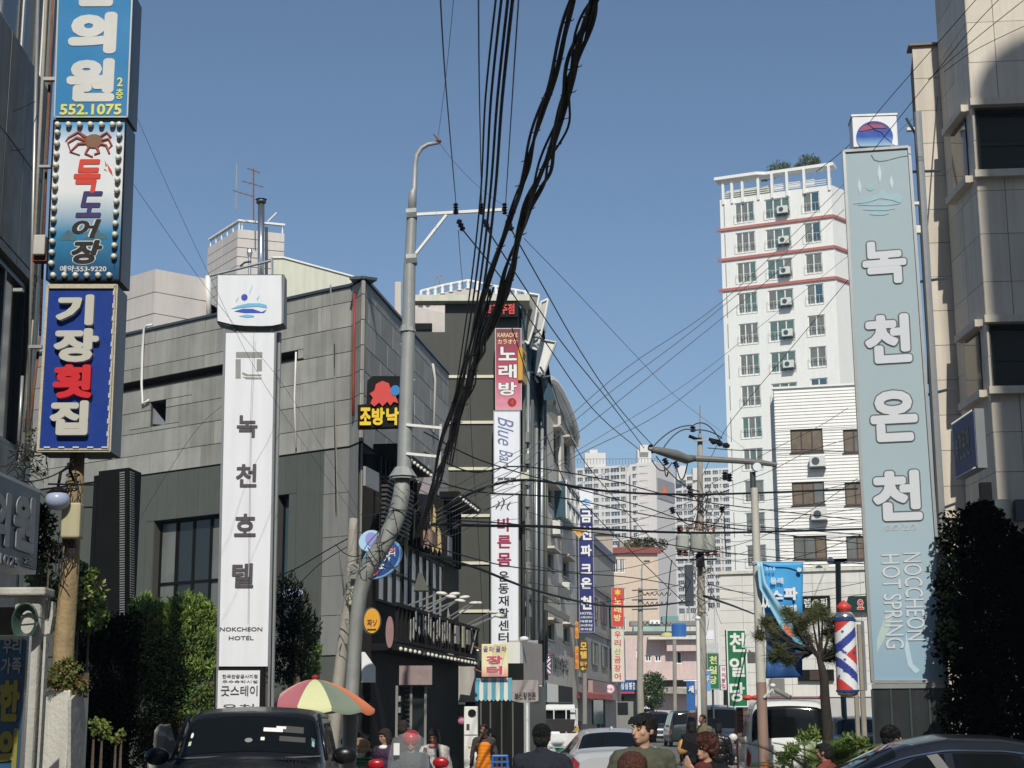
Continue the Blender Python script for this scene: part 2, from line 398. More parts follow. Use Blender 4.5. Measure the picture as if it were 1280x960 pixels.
for (h, nm) in ((slot, 'recess_back'), (sq, 'recess_back'), (win2, 'recess_back')):
    piece(HF, nm, gpanel, hot, h[0], h[1], .5, .55, h[2], h[3])
zs = [ZM, 7.62, 8.14, 8.64, 9.16, 9.70, 10.24, ZT]
xs = [0]
while xs[-1] < HF.w - .9: xs.append(xs[-1] + random.choice([.78, .86, .92, .7]))
xs.append(HF.w)
panels(HF, hot, stone, xs, zs, 0, .045, [slot, sq], shift=.4, gap=.016)
panels(HC, hot, stone, [0, HC.w], zs, 0, .045, gap=.016); panels(HD, hot, stone, [0.01, HD.w], zs, 0, .045, gap=.016)
panels(HS, hot, stone, [0, 1.1, 2.3, 3.5, 4.7, 5.9, 7.1, 8.3, HS.w], zs, 0, .045, gap=.02, shift=.5)
xs = [i * .34 for i in range(int(HF.w / .34) + 1)] + [HF.w]
panels(HF, hot, gpanel, xs, [3.1, ZM - .03], .01, .045, [win1, win2], name='metal_panel', gap=.01)
panels(HF, hot, gpanel, [0, 2, 4, 6, HF.w], [0, 3.08], .01, .045, name='metal_panel')
panels(HC, hot, lpanel, [0, HC.w], [2.9, 3.7, 4.5, 5.3, 6.2, ZM - .03], .01, .045, name='metal_panel')
panels(HC, hot, gpanel, [0, HC.w], [0, 1.4, 2.88], .01, .045, name='metal_panel')
panels(HD, hot, lpanel, [0.01, HD.w], [2.9, 5.3, ZM - .03], .01, .045, name='metal_panel')
window(HF, hot, black, [glassd, curtain], *win1, y=.2, bars=3, hbar=.42, t=.06)
window(HF, hot, black, glassb, win2[0], win2[1], win2[2], win2[3], y=.2, bars=0, hbar=.4, t=.05)
b = MB()
for F in (HF, HC, HD, HS): b.box(F, -.02, F.w + .01, -.05, .3, ZT + .002, ZT + .06)
b.build('parapet_coping', steeld, hot)
# small hopper flap in the square opening
ppoly(HF, hot, 'window_flap', steel, [(188, 506), (206, 528), (206, 531), (188, 530)], .1, .13)
# pipes and cables on the facade
def hang(F, parent, name, m, pts, r, y=-.06):
    return MB().tube([F.W(F.uv(px, py, y)[0], y, F.uv(px, py, y)[1]) for px, py in pts], r, 6).build(name, m, parent, smooth=True)
hang(HD, hot, 'drain_pipe', redpaint, [(443, 366), (442.5, 420), (442, 480), (441.5, 520)], .03)
hang(HF, hot, 'hose', white, [(186, 500), (178, 505), (177, 480), (178, 440), (180, 412), (183, 407), (190, 406)], .03)
hang(HC, hot, 'cable', lpanel, [(413, 356), (417, 430), (419, 520), (421, 600), (425, 690), (430, 740)], .015)
hang(HC, hot, 'cable', rubber, [(418, 430), (418, 520), (420, 640)], .012)
hang(HF, hot, 'hose', white, [(370, 440), (369, 470), (368, 500), (370, 560)], .02)
hang(HS, hot, 'hose', white, [(541, 455), (544, 475), (542, 540)], .03)
disc(HF, hot, 'lamp_globe', mat('lamp_glass', (.35, .40, .55), .3), 360, 743, 7, 7, -.5, -.2)
hang(HF, hot, 'lamp_arm', black, [(360, 736), (358, 728), (350, 726)], .02, y=-.4)
# ---- black restaurant front
rest = thing('restaurant_front', 'black timber restaurant front with bulb lined canopies and squid cutouts', 'shop front', HS.W(1, -.3, 0))
NW = HS.w + .2
bl = MB()
bl.box(HS, .1, NW, -.25, -.01, 0.02, 6.9)
bl.build('backing_wall', blackw, rest)
def canopy(z, dep, name, x0=0, x1=NW, th=.16):
    MB().box(HS, x0, x1, -dep, -.26, z, z + th).build(name, black, rest, bevel=.01)
canopy(6.92, .75, 'canopy', -.05, 3.6); canopy(6.92, .75, 'canopy', 7.0, NW + .5); canopy(2.95, .8, 'canopy', 0, NW + .4, .14)
bm_ = MB().ell((0, 0, 0), (.042, .042, .042), 8, 6).mesh('bulb', bulbm, smooth=True)
for x in [.15 + .36 * i for i in range(10)]: inst('bulb', bm_, rest, Matrix.Translation(HS.W(x, -.77, 6.93)))
for x in [7.15 + .36 * i for i in range(8)]: inst('bulb', bm_, rest, Matrix.Translation(HS.W(x, -.77, 6.93)))
for x in [.2 + .46 * i for i in range(21)]: inst('bulb', bm_, rest, Matrix.Translation(HS.W(x, -.82, 2.99)))
for k in range(24):                     # upright slats and posts of the upper storey
    x = .25 + k * .4
    if 1.5 < x < 3.4: continue
    piece(HS, 'timber_post', blackw, rest, x, x + .09, -.36, -.252, 5.4, 6.9)
for k in range(12): piece(HS, 'louvre_slat', mat('grey_slat', (.055, .055, .055), .6, var=.3), rest, 0.35, 2.9, -.40 - .01 * k, -.3, 5.45 + k * .09, 5.50 + k * .09)
for x0 in (.3, 1.1, 1.9, 2.7, 3.5, 4.3, 5.1, 5.9, 6.7): window(HS, rest, black, [curtain, mat('pale_blind', (.50, .54, .57), .4, var=.3), mat('pale_blind', 0)], x0, x0 + .62, 3.95, 5.3, y=-.33, bars=0, hbar=.5)
# balcony with criss-cross rails
MB().box(HS, 0, NW, -.8, -.72, 3.82, 3.90).box(HS, 0, NW, -.8, -.72, 3.12, 3.2).build('balcony_beam', blackw, rest)
for k in range(26): piece(HS, 'baluster', blackw, rest, .1 + k * .38, .15 + k * .38, -.79, -.73, 3.2, 3.82)
sqm = mat('dried_squid_white', (.36, .35, .33), .7, var=.3)
for k in range(15):                     # strings of small squid shapes hung inside the rail
    x = 1.0 + k * .31 + random.uniform(-.08, .08); z = random.uniform(3.2, 3.5)
    pts = [(0, .42), (.05, .36), (.04, .2), (.07, .02), (.02, .08), (-.01, -.04), (-.04, .1), (-.07, 0), (-.04, .2), (-.06, .34)]
    MB().prism([HS.W(x + a, -.86, z + c) for a, c in pts], HS.n * .015).build('squid_cutout', sqm, rest)
lampm = mat('cream_lamp_shade', (.72, .70, .64), .4)
lb = MB().tube([(0, 0, 0), (0, -.6, .30)], .018, 6).mesh('lamp_arm', steel)
hb = MB().ell((0, -.68, .31), (.07, .13, .045), 10, 6).mesh('lamp_head', lampm, smooth=True)
for x in (1.1, 2.1, 2.8, 3.2, 4.1, 5.4, 6.0, 8.1, 8.7, 9.1):
    mw = Matrix.Translation(HS.W(x, -.76, 3.9)) @ Matrix.Rotation(HS.ang + random.uniform(-.22, .22), 4, 'Z') @ Matrix.Rotation(random.uniform(-.15, .12), 4, 'X')
    a = inst('lamp_arm', lb, rest, mw); inst('lamp_head', hb, a, mw)
HQ = Face(449, 31.0, 600, 41.5)          # plane just proud of the front, for the hung cutouts
def cut(name, m, pts, y0, mw_=.03, parent=rest): return ppoly(HQ, parent, name, m, pts, y0, y0 + mw_)
pinkc = mat('pink_squid_board', (.29, .17, .165), .7, var=.2, scale=6); yel = mat('mustard_squid_board', (.45, .36, .16), .7, var=.25, scale=6)
lil = mat('lilac_grey_board', (.30, .27, .29), .7, var=.25, scale=6)
FQ = Face(440, 33.5, 600, 33.5)
def hung(m, pts, Y=33.5):
    F = Face(440, Y, 600, Y); ppoly(F, rest, 'hanging_cutout', m, pts, 0, .04)
hung(pinkc, [(486, 605), (491, 622), (481, 640), (478, 626)])
hung(yel, [(492, 607), (497, 606), (510, 630), (508, 660), (505, 668), (497, 640), (491, 625)], 34.5)
hung(yel, [(507, 640), (511, 650), (509, 700), (506, 690), (504, 655)], 34.6)
hung(lil, [(521, 597), (525, 605), (524, 632), (518, 642), (519, 615)], 36.5)
hung(lil, [(536, 580), (540, 600), (538, 630), (529, 640), (520, 638), (524, 615)], 36.0)
hung(pinkc, [(537, 612), (541, 680), (537, 677), (536, 686), (532, 681), (530, 686), (526, 680), (522, 668), (520, 655), (526, 640)], 36.4)
hung(yel, [(542, 630), (545, 640), (544, 668), (547, 690), (543, 684), (541, 691), (539, 680)], 37.6)
hung(yel, [(546, 655), (551, 665), (552, 692), (549, 685), (547, 692), (545, 680)], 38.2)
hung(pinkc, [(548, 632), (551, 645), (550, 662), (546, 655), (546, 640)], 38.9)
hung(sqm, [(558, 673), (565, 676), (564, 690), (557, 688)], 40)
hung(lil, [(560, 757), (563, 775), (567, 800), (565, 812), (558, 812), (558, 780)], 40)
hung(sqm, [(557, 806), (568, 809), (567, 820), (557, 818)], 39.9)
for (x, z, w_, h_, c_) in ((5.9, 3.35, .5, .42, (.30, .29, .27)), (6.9, 3.3, .25, .5, (.35, .33, .2)), (7.5, 3.4, .45, .35, (.22, .21, .2)), (3.0, 5.35, .5, .3, (.2, .12, .08)), (5.0, 5.3, .35, .45, (.16, .17, .2)), (2.2, 5.35, .3, .22, (.3, .2, .1))):
    piece(HS, 'menu_board', mat('board_%d' % int(x * 10), c_, .6, var=.4, scale=14), rest, x, x + w_, -.89, -.85, z, z + h_)
b = MB(); b.tube([HS.W(8.2, -.85, 3.2), HS.W(9.0, -.85, 3.8)], .02, 4).tube([HS.W(9.0, -.86, 3.2), HS.W(8.2, -.86, 3.8)], .02, 4); b.build('cross_brace', lpanel, rest, stuff=True)
# poster, boards and doors at street level
pbox(HQ, rest, 'poster_board', mat('poster_grey', (.28, .28, .28), .5, var=.3, scale=12), 457, 587, 474, 611, -.25, -.2)
ppoly(FQ, rest, 'side_board', whitelt, [(452, 815), (456, 815), (469, 834), (469, 853), (452, 853)], -2.5, -2.42)
pbox(FQ, rest, 'shop_board', mat('faded_sign_face', (.30, .26, .25), .6, var=.35, scale=4, tint=(.26, .16, .15)), 499, 832, 540, 856, -1.2, -1.08)
for k in range(3): pbox(FQ, rest, 'door_post', lpanel, 494 + k * 18, 857, 497 + k * 18, 960, -1.0, -.9)
pbox(FQ, rest, 'door_glass', glassd, 497, 858, 530, 960, -.9, -.87)
for k in range(9): pbox(FQ, rest, 'door_louvre', gpanel, 506, 862 + k * 6, 513, 864 + k * 6, -.94, -.91)
for q in (870, 884): pbox(FQ, rest, 'door_notice', sqm, 498, q, 501, q + 7, -.96, -.91)
ppoly(FQ, rest, 'pitched_hood', gpanel, [(517, 738), (523, 716), (527, 716), (536, 738)], -.6, -.2)
FO = Face(440, 30.6, 600, 30.6)
# round orange lantern sign, brown oval board
og = thing('round_orange_sign', 'round orange shop sign with black lettering beside the concrete pole', 'sign', FO.W(*FO.uv(465, 776)[:1], 0, FO.uv(465, 792)[1]))
disc(FO, og, 'sign_box', mat('orange_sign', (.75, .36, .04), .35, var=.08), 465, 776, 10, 15.5, 0, .18)
disc(FO, og, 'sign_rim', steeld, 464, 776, 12, 17, .02, .16)
txt(FO, og, '짜ソ', 459, 774, 471, 783, blackl, -.003); txt(FO, og, 'ㅡㅡㅡ', 459, 786, 470, 788, blackl, -.003)
ov = disc(FO, None, 'oval_board', pinkc, 487, 790, 5, 20, .6, .68); tag(ov, 'narrow dusty pink oval board hung on the black balcony rail', 'sign')
# octopus restaurant sign (plain rounded red shape in place of the mascot)
FOc = Face(440, 31.2, 520, 31.2)
oc = thing('projecting_sign', 'black projecting sign with yellow lettering and a red shape above it', 'sign', FOc.W(FOc.uv(480, 535)[0], 0, FOc.uv(480, 535)[1]))
ppoly(FOc, oc, 'sign_box', black, [(447, 535), (447, 506), (458, 505), (459, 476), (466, 470), (513, 470), (516, 504), (516, 533)], 0, .22)
ppoly(FOc, oc, 'red_shape', mat('sign_red', (.62, .06, .05), .45, var=.05), [(463, 504), (466, 497), (462, 492), (468, 488), (470, 480), (478, 476), (486, 479), (489, 488), (495, 496), (498, 504), (492, 502), (488, 507), (484, 502), (478, 508), (474, 503), (468, 508)], -.05, -.002)
disc(FOc, oc, 'blue_ball', mat('sign_blue', (.03, .20, .50), .45), 494, 488, 6, 6.5, -.06, -.003)
for ch, a, c in (('조', 450, 464), ('방', 465, 481), ('낙', 483, 499)): txt(FOc, oc, ch, a, 510, c, 532, mat('sign_yellow', (.80, .55, .03), .45), -.003, .05, .045)
# round blue sign behind the bent pole
FB = Face(440, 28.2, 520, 28.2)
bs = thing('round_blue_sign', 'tilted round blue sign with white lettering behind the bent pole', 'sign', FB.W(FB.uv(475, 725)[0], 0, FB.uv(475, 725)[1]))
bl1 = mat('light_blue_sign', (.16, .36, .62), .4); bl2 = mat('deep_blue_sign', (.02, .07, .26), .4)
def ellp(cx, cy, a, c, rot, n=26): return [(cx + a * math.cos(t) * math.cos(rot) - c * math.sin(t) * math.sin(rot), cy + a * math.cos(t) * math.sin(rot) + c * math.sin(t) * math.cos(rot)) for t in [k * math.tau / n for k in range(n)]]
ppoly(FB, bs, 'rim', bl1, ellp(477, 699, 29, 20, R(-42)), 0, .16); ppoly(FB, bs, 'sign_face', bl2, ellp(477, 699, 26, 17, R(-42)), -.012, -.002)
ppoly(FB, bs, 'upper_plate', mat('pale_blue_plate', (.42, .60, .80), .4), ellp(463, 676, 15, 13, R(-30)), .17, .22)
ppoly(FB, bs, 'plate_patch', mat('lilac_plate', (.30, .30, .60), .4), ellp(465, 674, 8, 9, R(-30)), .155, .168)
disc(FB, bs, 'red_spot', mat('sign_red', 0), 466, 715, 6, 6, -.03, -.015)
txt(FB, bs, '소', 463, 711, 469, 719, whitelt, -.032); 
for ch, a, c in (('노', 473, 706), ('가', 480, 698), ('리', 486, 690)): txt(FB, bs, ch, a, c - 5, a + 8, c + 5, whitelt, -.014)
txt(FB, bs, '싱싱', 482, 684, 494, 690, mat('sign_red', 0), -.02)

# ---- behind the hotel: white rooftop block, tower block, wedge, chimney
A, Bq, Cq = at(120, 400, 43.8), at(192, 400, 42), at(262, 400, 43.1)
F1 = FaceW(A.xy, Bq.xy); F2 = FaceW(Bq.xy, Cq.xy)
rb = thing('rooftop_block', 'low white stone block rising behind the hotel roof at left', 'building', (Bq.x, Bq.y, 0))
b = MB(); mass(b, [F1.W(0, .06, 0).xy, F1.W(F1.w, .08, 0).xy, F2.W(F2.w, .06, 0).xy, F2.W(F2.w, 5, 0).xy, F1.W(0, 5, 0).xy], 0, 13.6); b.build('wall', pale, rb)
zs = [9.4, 10.0, 10.6, 11.2, 11.8, 12.4, 13.0, 13.66]
panels(F1, rb, pale, [0, F1.w], zs, 0, .05, gap=.025); panels(F2, rb, pale, [0, F2.w - .02], zs, 0, .05, gap=.025)
hang(F2, rb, 'corner_pipe', white, [(260, 345), (261, 395)], .08)
A, Bq, Cq = at(259, 330, 78.2), at(296, 330, 75), at(355, 330, 75.8)
F1 = FaceW(A.xy, Bq.xy); F2 = FaceW(Bq.xy, Cq.xy); ztb = 25.1
tb = thing('tower_block', 'tall pinkish stone block with white balusters behind the hotel chimney', 'building', (Bq.x, Bq.y, 0))
b = MB(); mass(b, [F1.W(0, .08, 0).xy, F1.W(F1.w, .1, 0).xy, F2.W(F2.w, .08, 0).xy, F2.W(F2.w, 4, 0).xy, F1.W(0, 4, 0).xy], 0, ztb - .03); b.build('wall', stoneb, tb)
zs = [ztb - .47 * k for k in range(16)][::-1]
panels(F1, tb, pale, [0, F1.w / 2, F1.w], zs, 0, .06, gap=.035); panels(F2, tb, pale, [0, F2.w * .5, F2.w], zs, 0, .06, gap=.035)
baluster_row(F1, tb, 0, F1.w, .1, ztb, .5, 6, white); baluster_row(F2, tb, .12, F2.w, .1, ztb, .5, 2, white)
F3b = Face(330, 77.5, 360, 77.5)
MB().tube([at(346, 266, 78) , at(335, 277, 78)], .05, 5).build('rear_handrail', white, tb)
FWg = Face(340, 55, 445, 55)
wd = thing('cream_penthouse', 'cream windowless wall with sloping top behind the hotel corner', 'building', FWg.W(0, 0, 0))
MB().prism([FWg.W(*(lambda q: (q[0], 0, q[1]))(FWg.uv(*p))) for p in ((341, 420), (341, 322), (355, 322), (441.5, 346), (441.5, 440))], FWg.n * 5).build('wall', cream, wd)
MB().prism([FWg.W(*(lambda q: (q[0], -.06, q[1]))(FWg.uv(*p))) for p in ((340, 321), (355, 321), (443, 345.2), (443, 347), (355, 323), (340, 323))], FWg.n * 5.2).build('roof_trim', white, wd)
ch = thing('chimney', 'shiny steel chimney pipe with dark cap behind the hotel sign', 'chimney', at(326, 400, 50))
MB().tube([at(326, 395, 50), at(326.5, 254, 50)], .11, 16).build('flue', mat('bright_steel', (.55, .56, .57), .25, metal=.9, var=.1), ch, smooth=True)
MB().tube([at(326.5, 254, 50), at(326.5, 250, 50)], [.16, .16], 16).build('collar', steeld, ch, smooth=True)
MB().tube([at(326.5, 251.5, 50), at(326.5, 249.5, 50), at(326.5, 248, 50)], [.07, .19, .05], 16).build('cap', black, ch)
MB().tube([at(333, 395, 50.3), at(333, 284, 50.3)], .05, 8).build('side_pipe', steeld, ch)
vp = thing('vent_pipe', 'short steel roof vent with a cowl left of the chimney', 'vent', at(312, 395, 48))
MB().tube([at(312, 395, 48), at(312, 322, 48), at(312, 316, 48), at(312, 312, 48), at(312, 311, 48)], [.045, .05, .09, .07, .08], 10).build('pipe', steel, vp)
MB().tube([at(300, 333, 47), at(306, 328, 47), at(314, 327, 47)], .03, 6).build('pipe_arm', steeld, vp)
fr = MB().tube([at(262, 345, 40), at(339, 326, 40), at(340, 343, 40)], .035, 5).tube([at(340, 322, 40), at(340, 345, 40)], .035, 5).build('roof_frame', steel); tag(fr, 'thin steel frame above the hotel sign top', 'frame')
an = thing('tv_antenna', 'rusty television antenna with three crossbars on the tower block', 'antenna', at(317, 262, 74))
MB().tube([at(317, 275, 74), at(317, 211, 74)], .035, 6).build('mast', rust, an)
for (a, c) in (((309, 210), (325, 216)), ((302, 226), (330, 234)), ((291, 238), (318, 246))):
    o = MB().tube([at(*a, 74), at(*c, 74)], .02, 5).build('crossbar', rust, an)
    bb = MB()
    for k in range(4):
        t = (k + .5) / 4; p = at(a[0] + (c[0] - a[0]) * t, a[1] + (c[1] - a[1]) * t, 74); bb.tube([p + Vector((0, -.2, -.12)), p + Vector((0, .2, .12))], .012, 4)
    bb.build('element', rust, o)
rod = MB().tube([at(295, 262, 75), at(296, 205, 75)], .035, 6).build('lightning_rod', polem); tag(rod, 'plain pale rod standing at the tower block corner', 'rod')
pa = thing('panel_antenna', 'tall pinkish white phone mast panel beside the silver pole', 'antenna', at(499, 420, 38))
F = Face(480, 38, 520, 38); pbox(F, pa, 'panel', pale, 493, 352, 501.5, 401, 0, .12, bevel=.02)
MB().tube([at(499, 425, 38.2), at(499, 395, 38.2)], .03, 6).build('mast', steel, pa); MB().tube([at(495, 404, 38.2), at(504, 404, 38.2)], .03, 6).build('bracket', steeld, pa)
# ================================================================ DARK BUILDING with light strips
D2 = Face(478, 54, 651, 54); D2S = FaceW(D2.W(D2.w, 0, 0).xy, D2.W(D2.w + .72, 4.5, 0).xy)
d2 = thing('dark_building', 'charcoal building with pale horizontal light strips behind the karaoke sign', 'building', D2.W(D2.w / 2, 0, 0))
zl = D2.uv(520, 415)[1]; zh = D2.uv(600, 379)[1]; xm = D2.uv(556, 400)[0]
b = MB(); mass(b, [D2.W(-3, .06, 0).xy, D2.W(D2.w - .05, .06, 0).xy, D2S.W(D2S.w, .06, 0).xy, D2.W(-3, 8, 0).xy], 0, zl); b.build('wall', char, d2)
b = MB(); mass(b, [D2.W(xm, .05, 0).xy, D2.W(D2.w - .06, .05, 0).xy, D2S.W(D2S.w, .08, 0).xy, D2.W(xm, 7, 0).xy], zl + .004, zh); b.build('upper_wall', char, d2)
zz = D2.uv(590, 471)[1]; dz = (zz - D2.uv(590, 764)[1]) / 5
xs = [0, 1.15, 2.3, D2.w]
panels(D2, d2, char, [-2.5, -.8, .9, D2.w], [0, 3.5] + [zz - dz * k for k in range(4, -1, -1)] + [zl], 0, .055, gap=.01, name='wall_panel')
strip = mat('cream_light_strip', (.70, .66, .52), .4, var=.05)
for k in range(6):
    x0 = D2.uv(556 if k else 553, 600)[0]; x1 = D2.uv(617.5, 600)[0]
    piece(D2, 'light_strip', strip, d2, x0, x1, -.06, -.003, zz - dz * k - .05, zz - dz * k + .05)
MB().box(D2, xm - 1.2, D2.w + .35, -.35, .3, zh + .002, zh + .22).build('cornice', cream, d2)
MB().box(D2S, 0.02, D2S.w, -.3, -.002, zh + .005, zh + .20).build('cornice', cream, d2)
# roof storey, rails, little lamps
FR = Face(470, 57, 660, 57)
b = MB()
for pts in (((478, 425), (478, 402), (500, 397), (524, 384), (560, 392), (560, 425)), ((516, 400), (516, 378), (556, 368), (556, 400))):
    b.prism([FR.W(*(lambda q: (q[0], .25 * (pts[0][0] > 500), q[1]))(FR.uv(*p))) for p in pts], FR.n * 3)
b.build('roof_storey', pale, d2)
b = MB().prism([FR.W(*(lambda q: (q[0], .6, q[1]))(FR.uv(*p, .6))) for p in ((530, 376), (530, 370), (584, 360), (620, 366), (650, 376))], FR.n * 3); b.build('gable', pale, d2)
pbox(FR, d2, 'roof_vent', black, 518, 404, 540, 412, -.3, -.1); pbox(FR, d2, 'vent_louvre', lpanel, 500, 399, 517, 401, -.1, -.02)
rail = [(526, 364), (553, 357), (585, 350.5), (620, 358), (657, 365)]
b = MB()
for p, q in zip(rail[:-1], rail[1:]): b.tube([at(*p, 57), at(*q, 57)], .05, 6)
b.build('handrail', white, d2)
g = MB().tube([(0, 0, 0), (0, 0, .05), (0, 0, .1), (0, 0, .2), (0, 0, .28), (0, 0, .33)], [.09, .09, .05, .08, .05, .07], 8).mesh('baluster', white, smooth=True)
for k in range(13):
    t = k / 12 * 4; i = min(3, int(t)); f = t - i; px = rail[i][0] + (rail[i + 1][0] - rail[i][0]) * f; py = rail[i][1] + (rail[i + 1][1] - rail[i][1]) * f
    inst('baluster', g, d2, Matrix.Translation(at(px, py + 11, 57)))
for px, py in ((545, 348), (469, 388), (550, 346), (474, 387)):
    MB().tube([at(px, py + 14, 57.5), at(px, py, 57.5), at(px + 3, py - 2, 57.5), at(px + 5, py + 2, 57.5)], .03, 5).build('roof_lamp', steel, d2)
FS_ = Face(600, 53.7, 655, 53.7)
sg = thing('rooftop_sign', 'small dark sign with red lettering under the cornice of the charcoal building', 'sign', FS_.W(FS_.w / 2, 0, zl))
pbox(FS_, sg, 'sign_box', black, 601, 378, 648, 396, 0, .25); txt(FS_, sg, '호프주점', 606, 380, 643, 393, mat('sign_red', 0), -.003, .04, .03)
# tall vertical signs
YS = 53.0; FK = Face(613, YS, 651, YS)
def vsign(name, label, F, c0, c1, m, thick=.35, rim=steel, px=0, side=None):
    # c0 top-left, c1 bottom-right pixel
    t = thing(name, label, 'sign', F.W(F.uv((c0[0] + c1[0]) / 2, c1[1])[0], thick / 2, F.uv(c0[0], c1[1])[1]))
    x0, x1, z0, z1 = F.rect(*c0, *c1)
    MB().box(F, x0 - .03, x1 + .03, .012, thick, z0 - .02, z1 + .02).build('sign_box', side or rim, t)
    MB().box(F, x0, x1, 0, .012, z0, z1).build('sign_face', m, t)
    b = MB(); r = .025
    b.box(F, x0 - .03, x0, -.012, .0118, z0 - .02, z1 + .02).box(F, x1, x1 + .03, -.012, .0118, z0 - .02, z1 + .02).box(F, x0, x1, -.01, -.001, z0 - .02, z0 + .01).box(F, x0, x1, -.01, -.001, z1 - .01, z1 + .02)
    b.build('sign_frame', rim, t)
    return t
def grad(key, c0, c1, z0, z1, rough=.4, c2=None, mid=.5):
    if key in MATS: return MATS[key]
    m = mat(key, c0, rough, var=.02); n = m.node_tree.nodes; l = m.node_tree.links
    g = n.new('ShaderNodeNewGeometry'); s = n.new('ShaderNodeSeparateXYZ'); l.new(g.outputs['Position'], s.inputs[0])
    r = n.new('ShaderNodeMapRange'); r.inputs[1].default_value = z0; r.inputs[2].default_value = z1; l.new(s.outputs[2], r.inputs[0])
    cr = n.new('ShaderNodeValToRGB'); l.new(r.outputs[0], cr.inputs[0]); cr.color_ramp.elements[0].color = (*c0, 1); cr.color_ramp.elements[1].color = (*c1, 1)
    if c2: e = cr.color_ramp.elements.new(mid); e.color = (*c2, 1)
    l.new(cr.outputs[0], n['Principled BSDF'].inputs['Base Color']); return m
z_a, z_b = FK.uv(630, 512)[1], FK.uv(630, 410)[1]
t = vsign('karaoke_sign', 'red and pink karaoke sign topmost on the tall sign column', FK, (620, 411), (651, 512), grad('karaoke_print', (.72, .30, .36), (.16, .03, .04), z_a, z_b, c2=(.50, .06, .12), mid=.45), side=steeld)
ky = mat('pale_yellow_lettering', (.78, .66, .30), .5)
txt(FK, t, 'KARAOKE', 622, 416, 647, 421.5, ky, -.003, bold=.01); txt(FK, t, 'カラオケ', 622, 424, 647, 430, ky, -.003)
for ch, q in (('노', 433), ('래', 455), ('방', 477)):
    txt(FK, t, ch, 622.5, q, 646.5, q + 18, blackl, -.003, .002, .06); txt(FK, t, ch, 623, q + .5, 646, q + 17.5, whitelt, -.008, .004, .03)
disc(FK, t, 'floor_disc', mat('dark_red', (.3, .02, .02), .5), 640, 503, 5.5, 5.5, -.006, -.001); txt(FK, t, '4', 638, 500, 642, 506, mat('sign_red', 0), -.008)
disc(FK, t, 'petal', mat('petal_pink', (.70, .25, .33), .5), 627, 502, 5.5, 4, -.005, -.001)
t = vsign('bar_sign', 'white bar sign with slanted blue script below the karaoke sign', FK, (618, 514), (649.5, 616.5), whitel, side=steeld)
bscr = mat('slate_blue_script', (.16, .20, .36), .5)
txt(FK, t, 'Blue', 622, 521, 642, 557, bscr, -.003, bold=.0, rot=90, slant=.45); txt(FK, t, 'Bar', 624, 562, 641, 583, bscr, -.003, bold=.0, rot=90, slant=.45)
txt(FK, t, 'ㅡㅡㅡ', 622, 597, 645, 600, lettergrey, -.003, bold=0); txt(FK, t, 'ㄱ-ㄹ-ㅅ', 627, 603, 642, 606, lettergrey, -.003, bold=0)
t = vsign('clinic_sign', 'long white exercise centre sign with crimson and black characters below the bar sign', FK, (614.5, 618.5), (647.5, 815), whitel, side=steeld)
crim = mat('crimson_lettering', (.30, .02, .07), .5)
for i, ch in enumerate('바른몸'): txt(FK, t, ch, 621.5, 647 + i * 22, 639, 664.5 + i * 22 - (1 if i == 1 else 0), crim, -.003, bold=.03)
for i, ch in enumerate('운동재활센터'): txt(FK, t, ch, 623, 714 + i * 15.3, 636, 727 + i * 15.3, blackl, -.003, bold=.02)
b = MB()
for sx, sy in ((0, 0), (8, 5), (-6, 4)):
    b.tube([FK.W(FK.uv(628 + sx, 622 + sy)[0] + .06 * math.sin(k * 1.2 + sx), -.006, FK.uv(628, 622 + sy + k * 4 * (.7 if sx else 1))[1]) for k in range(5)], [.012, .03, .03, .025, .01], 5)
b.build('steam_mark', lettergrey, t)
fl = thing('floor_sign', 'small black and orange two floor sign under the white clinic sign', 'sign', FK.W(FK.uv(638, 826)[0], 0, FK.uv(638, 826)[1]))
pbox(FK, fl, 'sign_box', black, 632, 817, 647, 826, 0, .2); txt(FK, fl, '2F', 636, 818, 645, 825, mat('orange_sign', 0), -.003)
# yellow little vertical sign on the street side
FY = Face(652, 52.5, 662, 54.2); ys = thing('yellow_side_sign', 'narrow yellow edge on sign beside the karaoke sign', 'sign', FY.W(0, 0, FY.uv(655, 478)[1]))
pbox(FY, ys, 'sign_box', mat('amber_sign', (.62, .34, .03), .4), 653, 438, 658, 478, 0, .15); txt(FY, ys, '호', 653.5, 441, 657.5, 450, blackl, -.003); txt(FY, ys, '프', 653.5, 458, 657.5, 468, blackl, -.003)
# street side of the dark building: glass, pipes
gl = MB().box(D2S, .25, D2S.w - .3, -.05, -.02, 3.6, zl + 1.5).build('glazed_side', glassb, d2)
for k in range(4): hang(D2S, d2, 'service_pipe', steel if k % 2 else gpanel, [(655 + k * 5.2, 430 + k * 35), (654 + k * 5.4, 800)], .06, y=-.12)
piece(D2S, 'dark_fin', black, d2, D2S.w - .28, D2S.w - .1, -.15, .0, 3.6, zl + .6)
for k in range(9): piece(D2S, 'vent_plate', lpanel, d2, .7, 1.1, -.2, -.06, 5.0 + k * .75, 5.35 + k * .75)
pbox(Face(640, 52, 680, 52), d2, 'junction_box', cream, 651, 590, 661, 601, 0, .2)
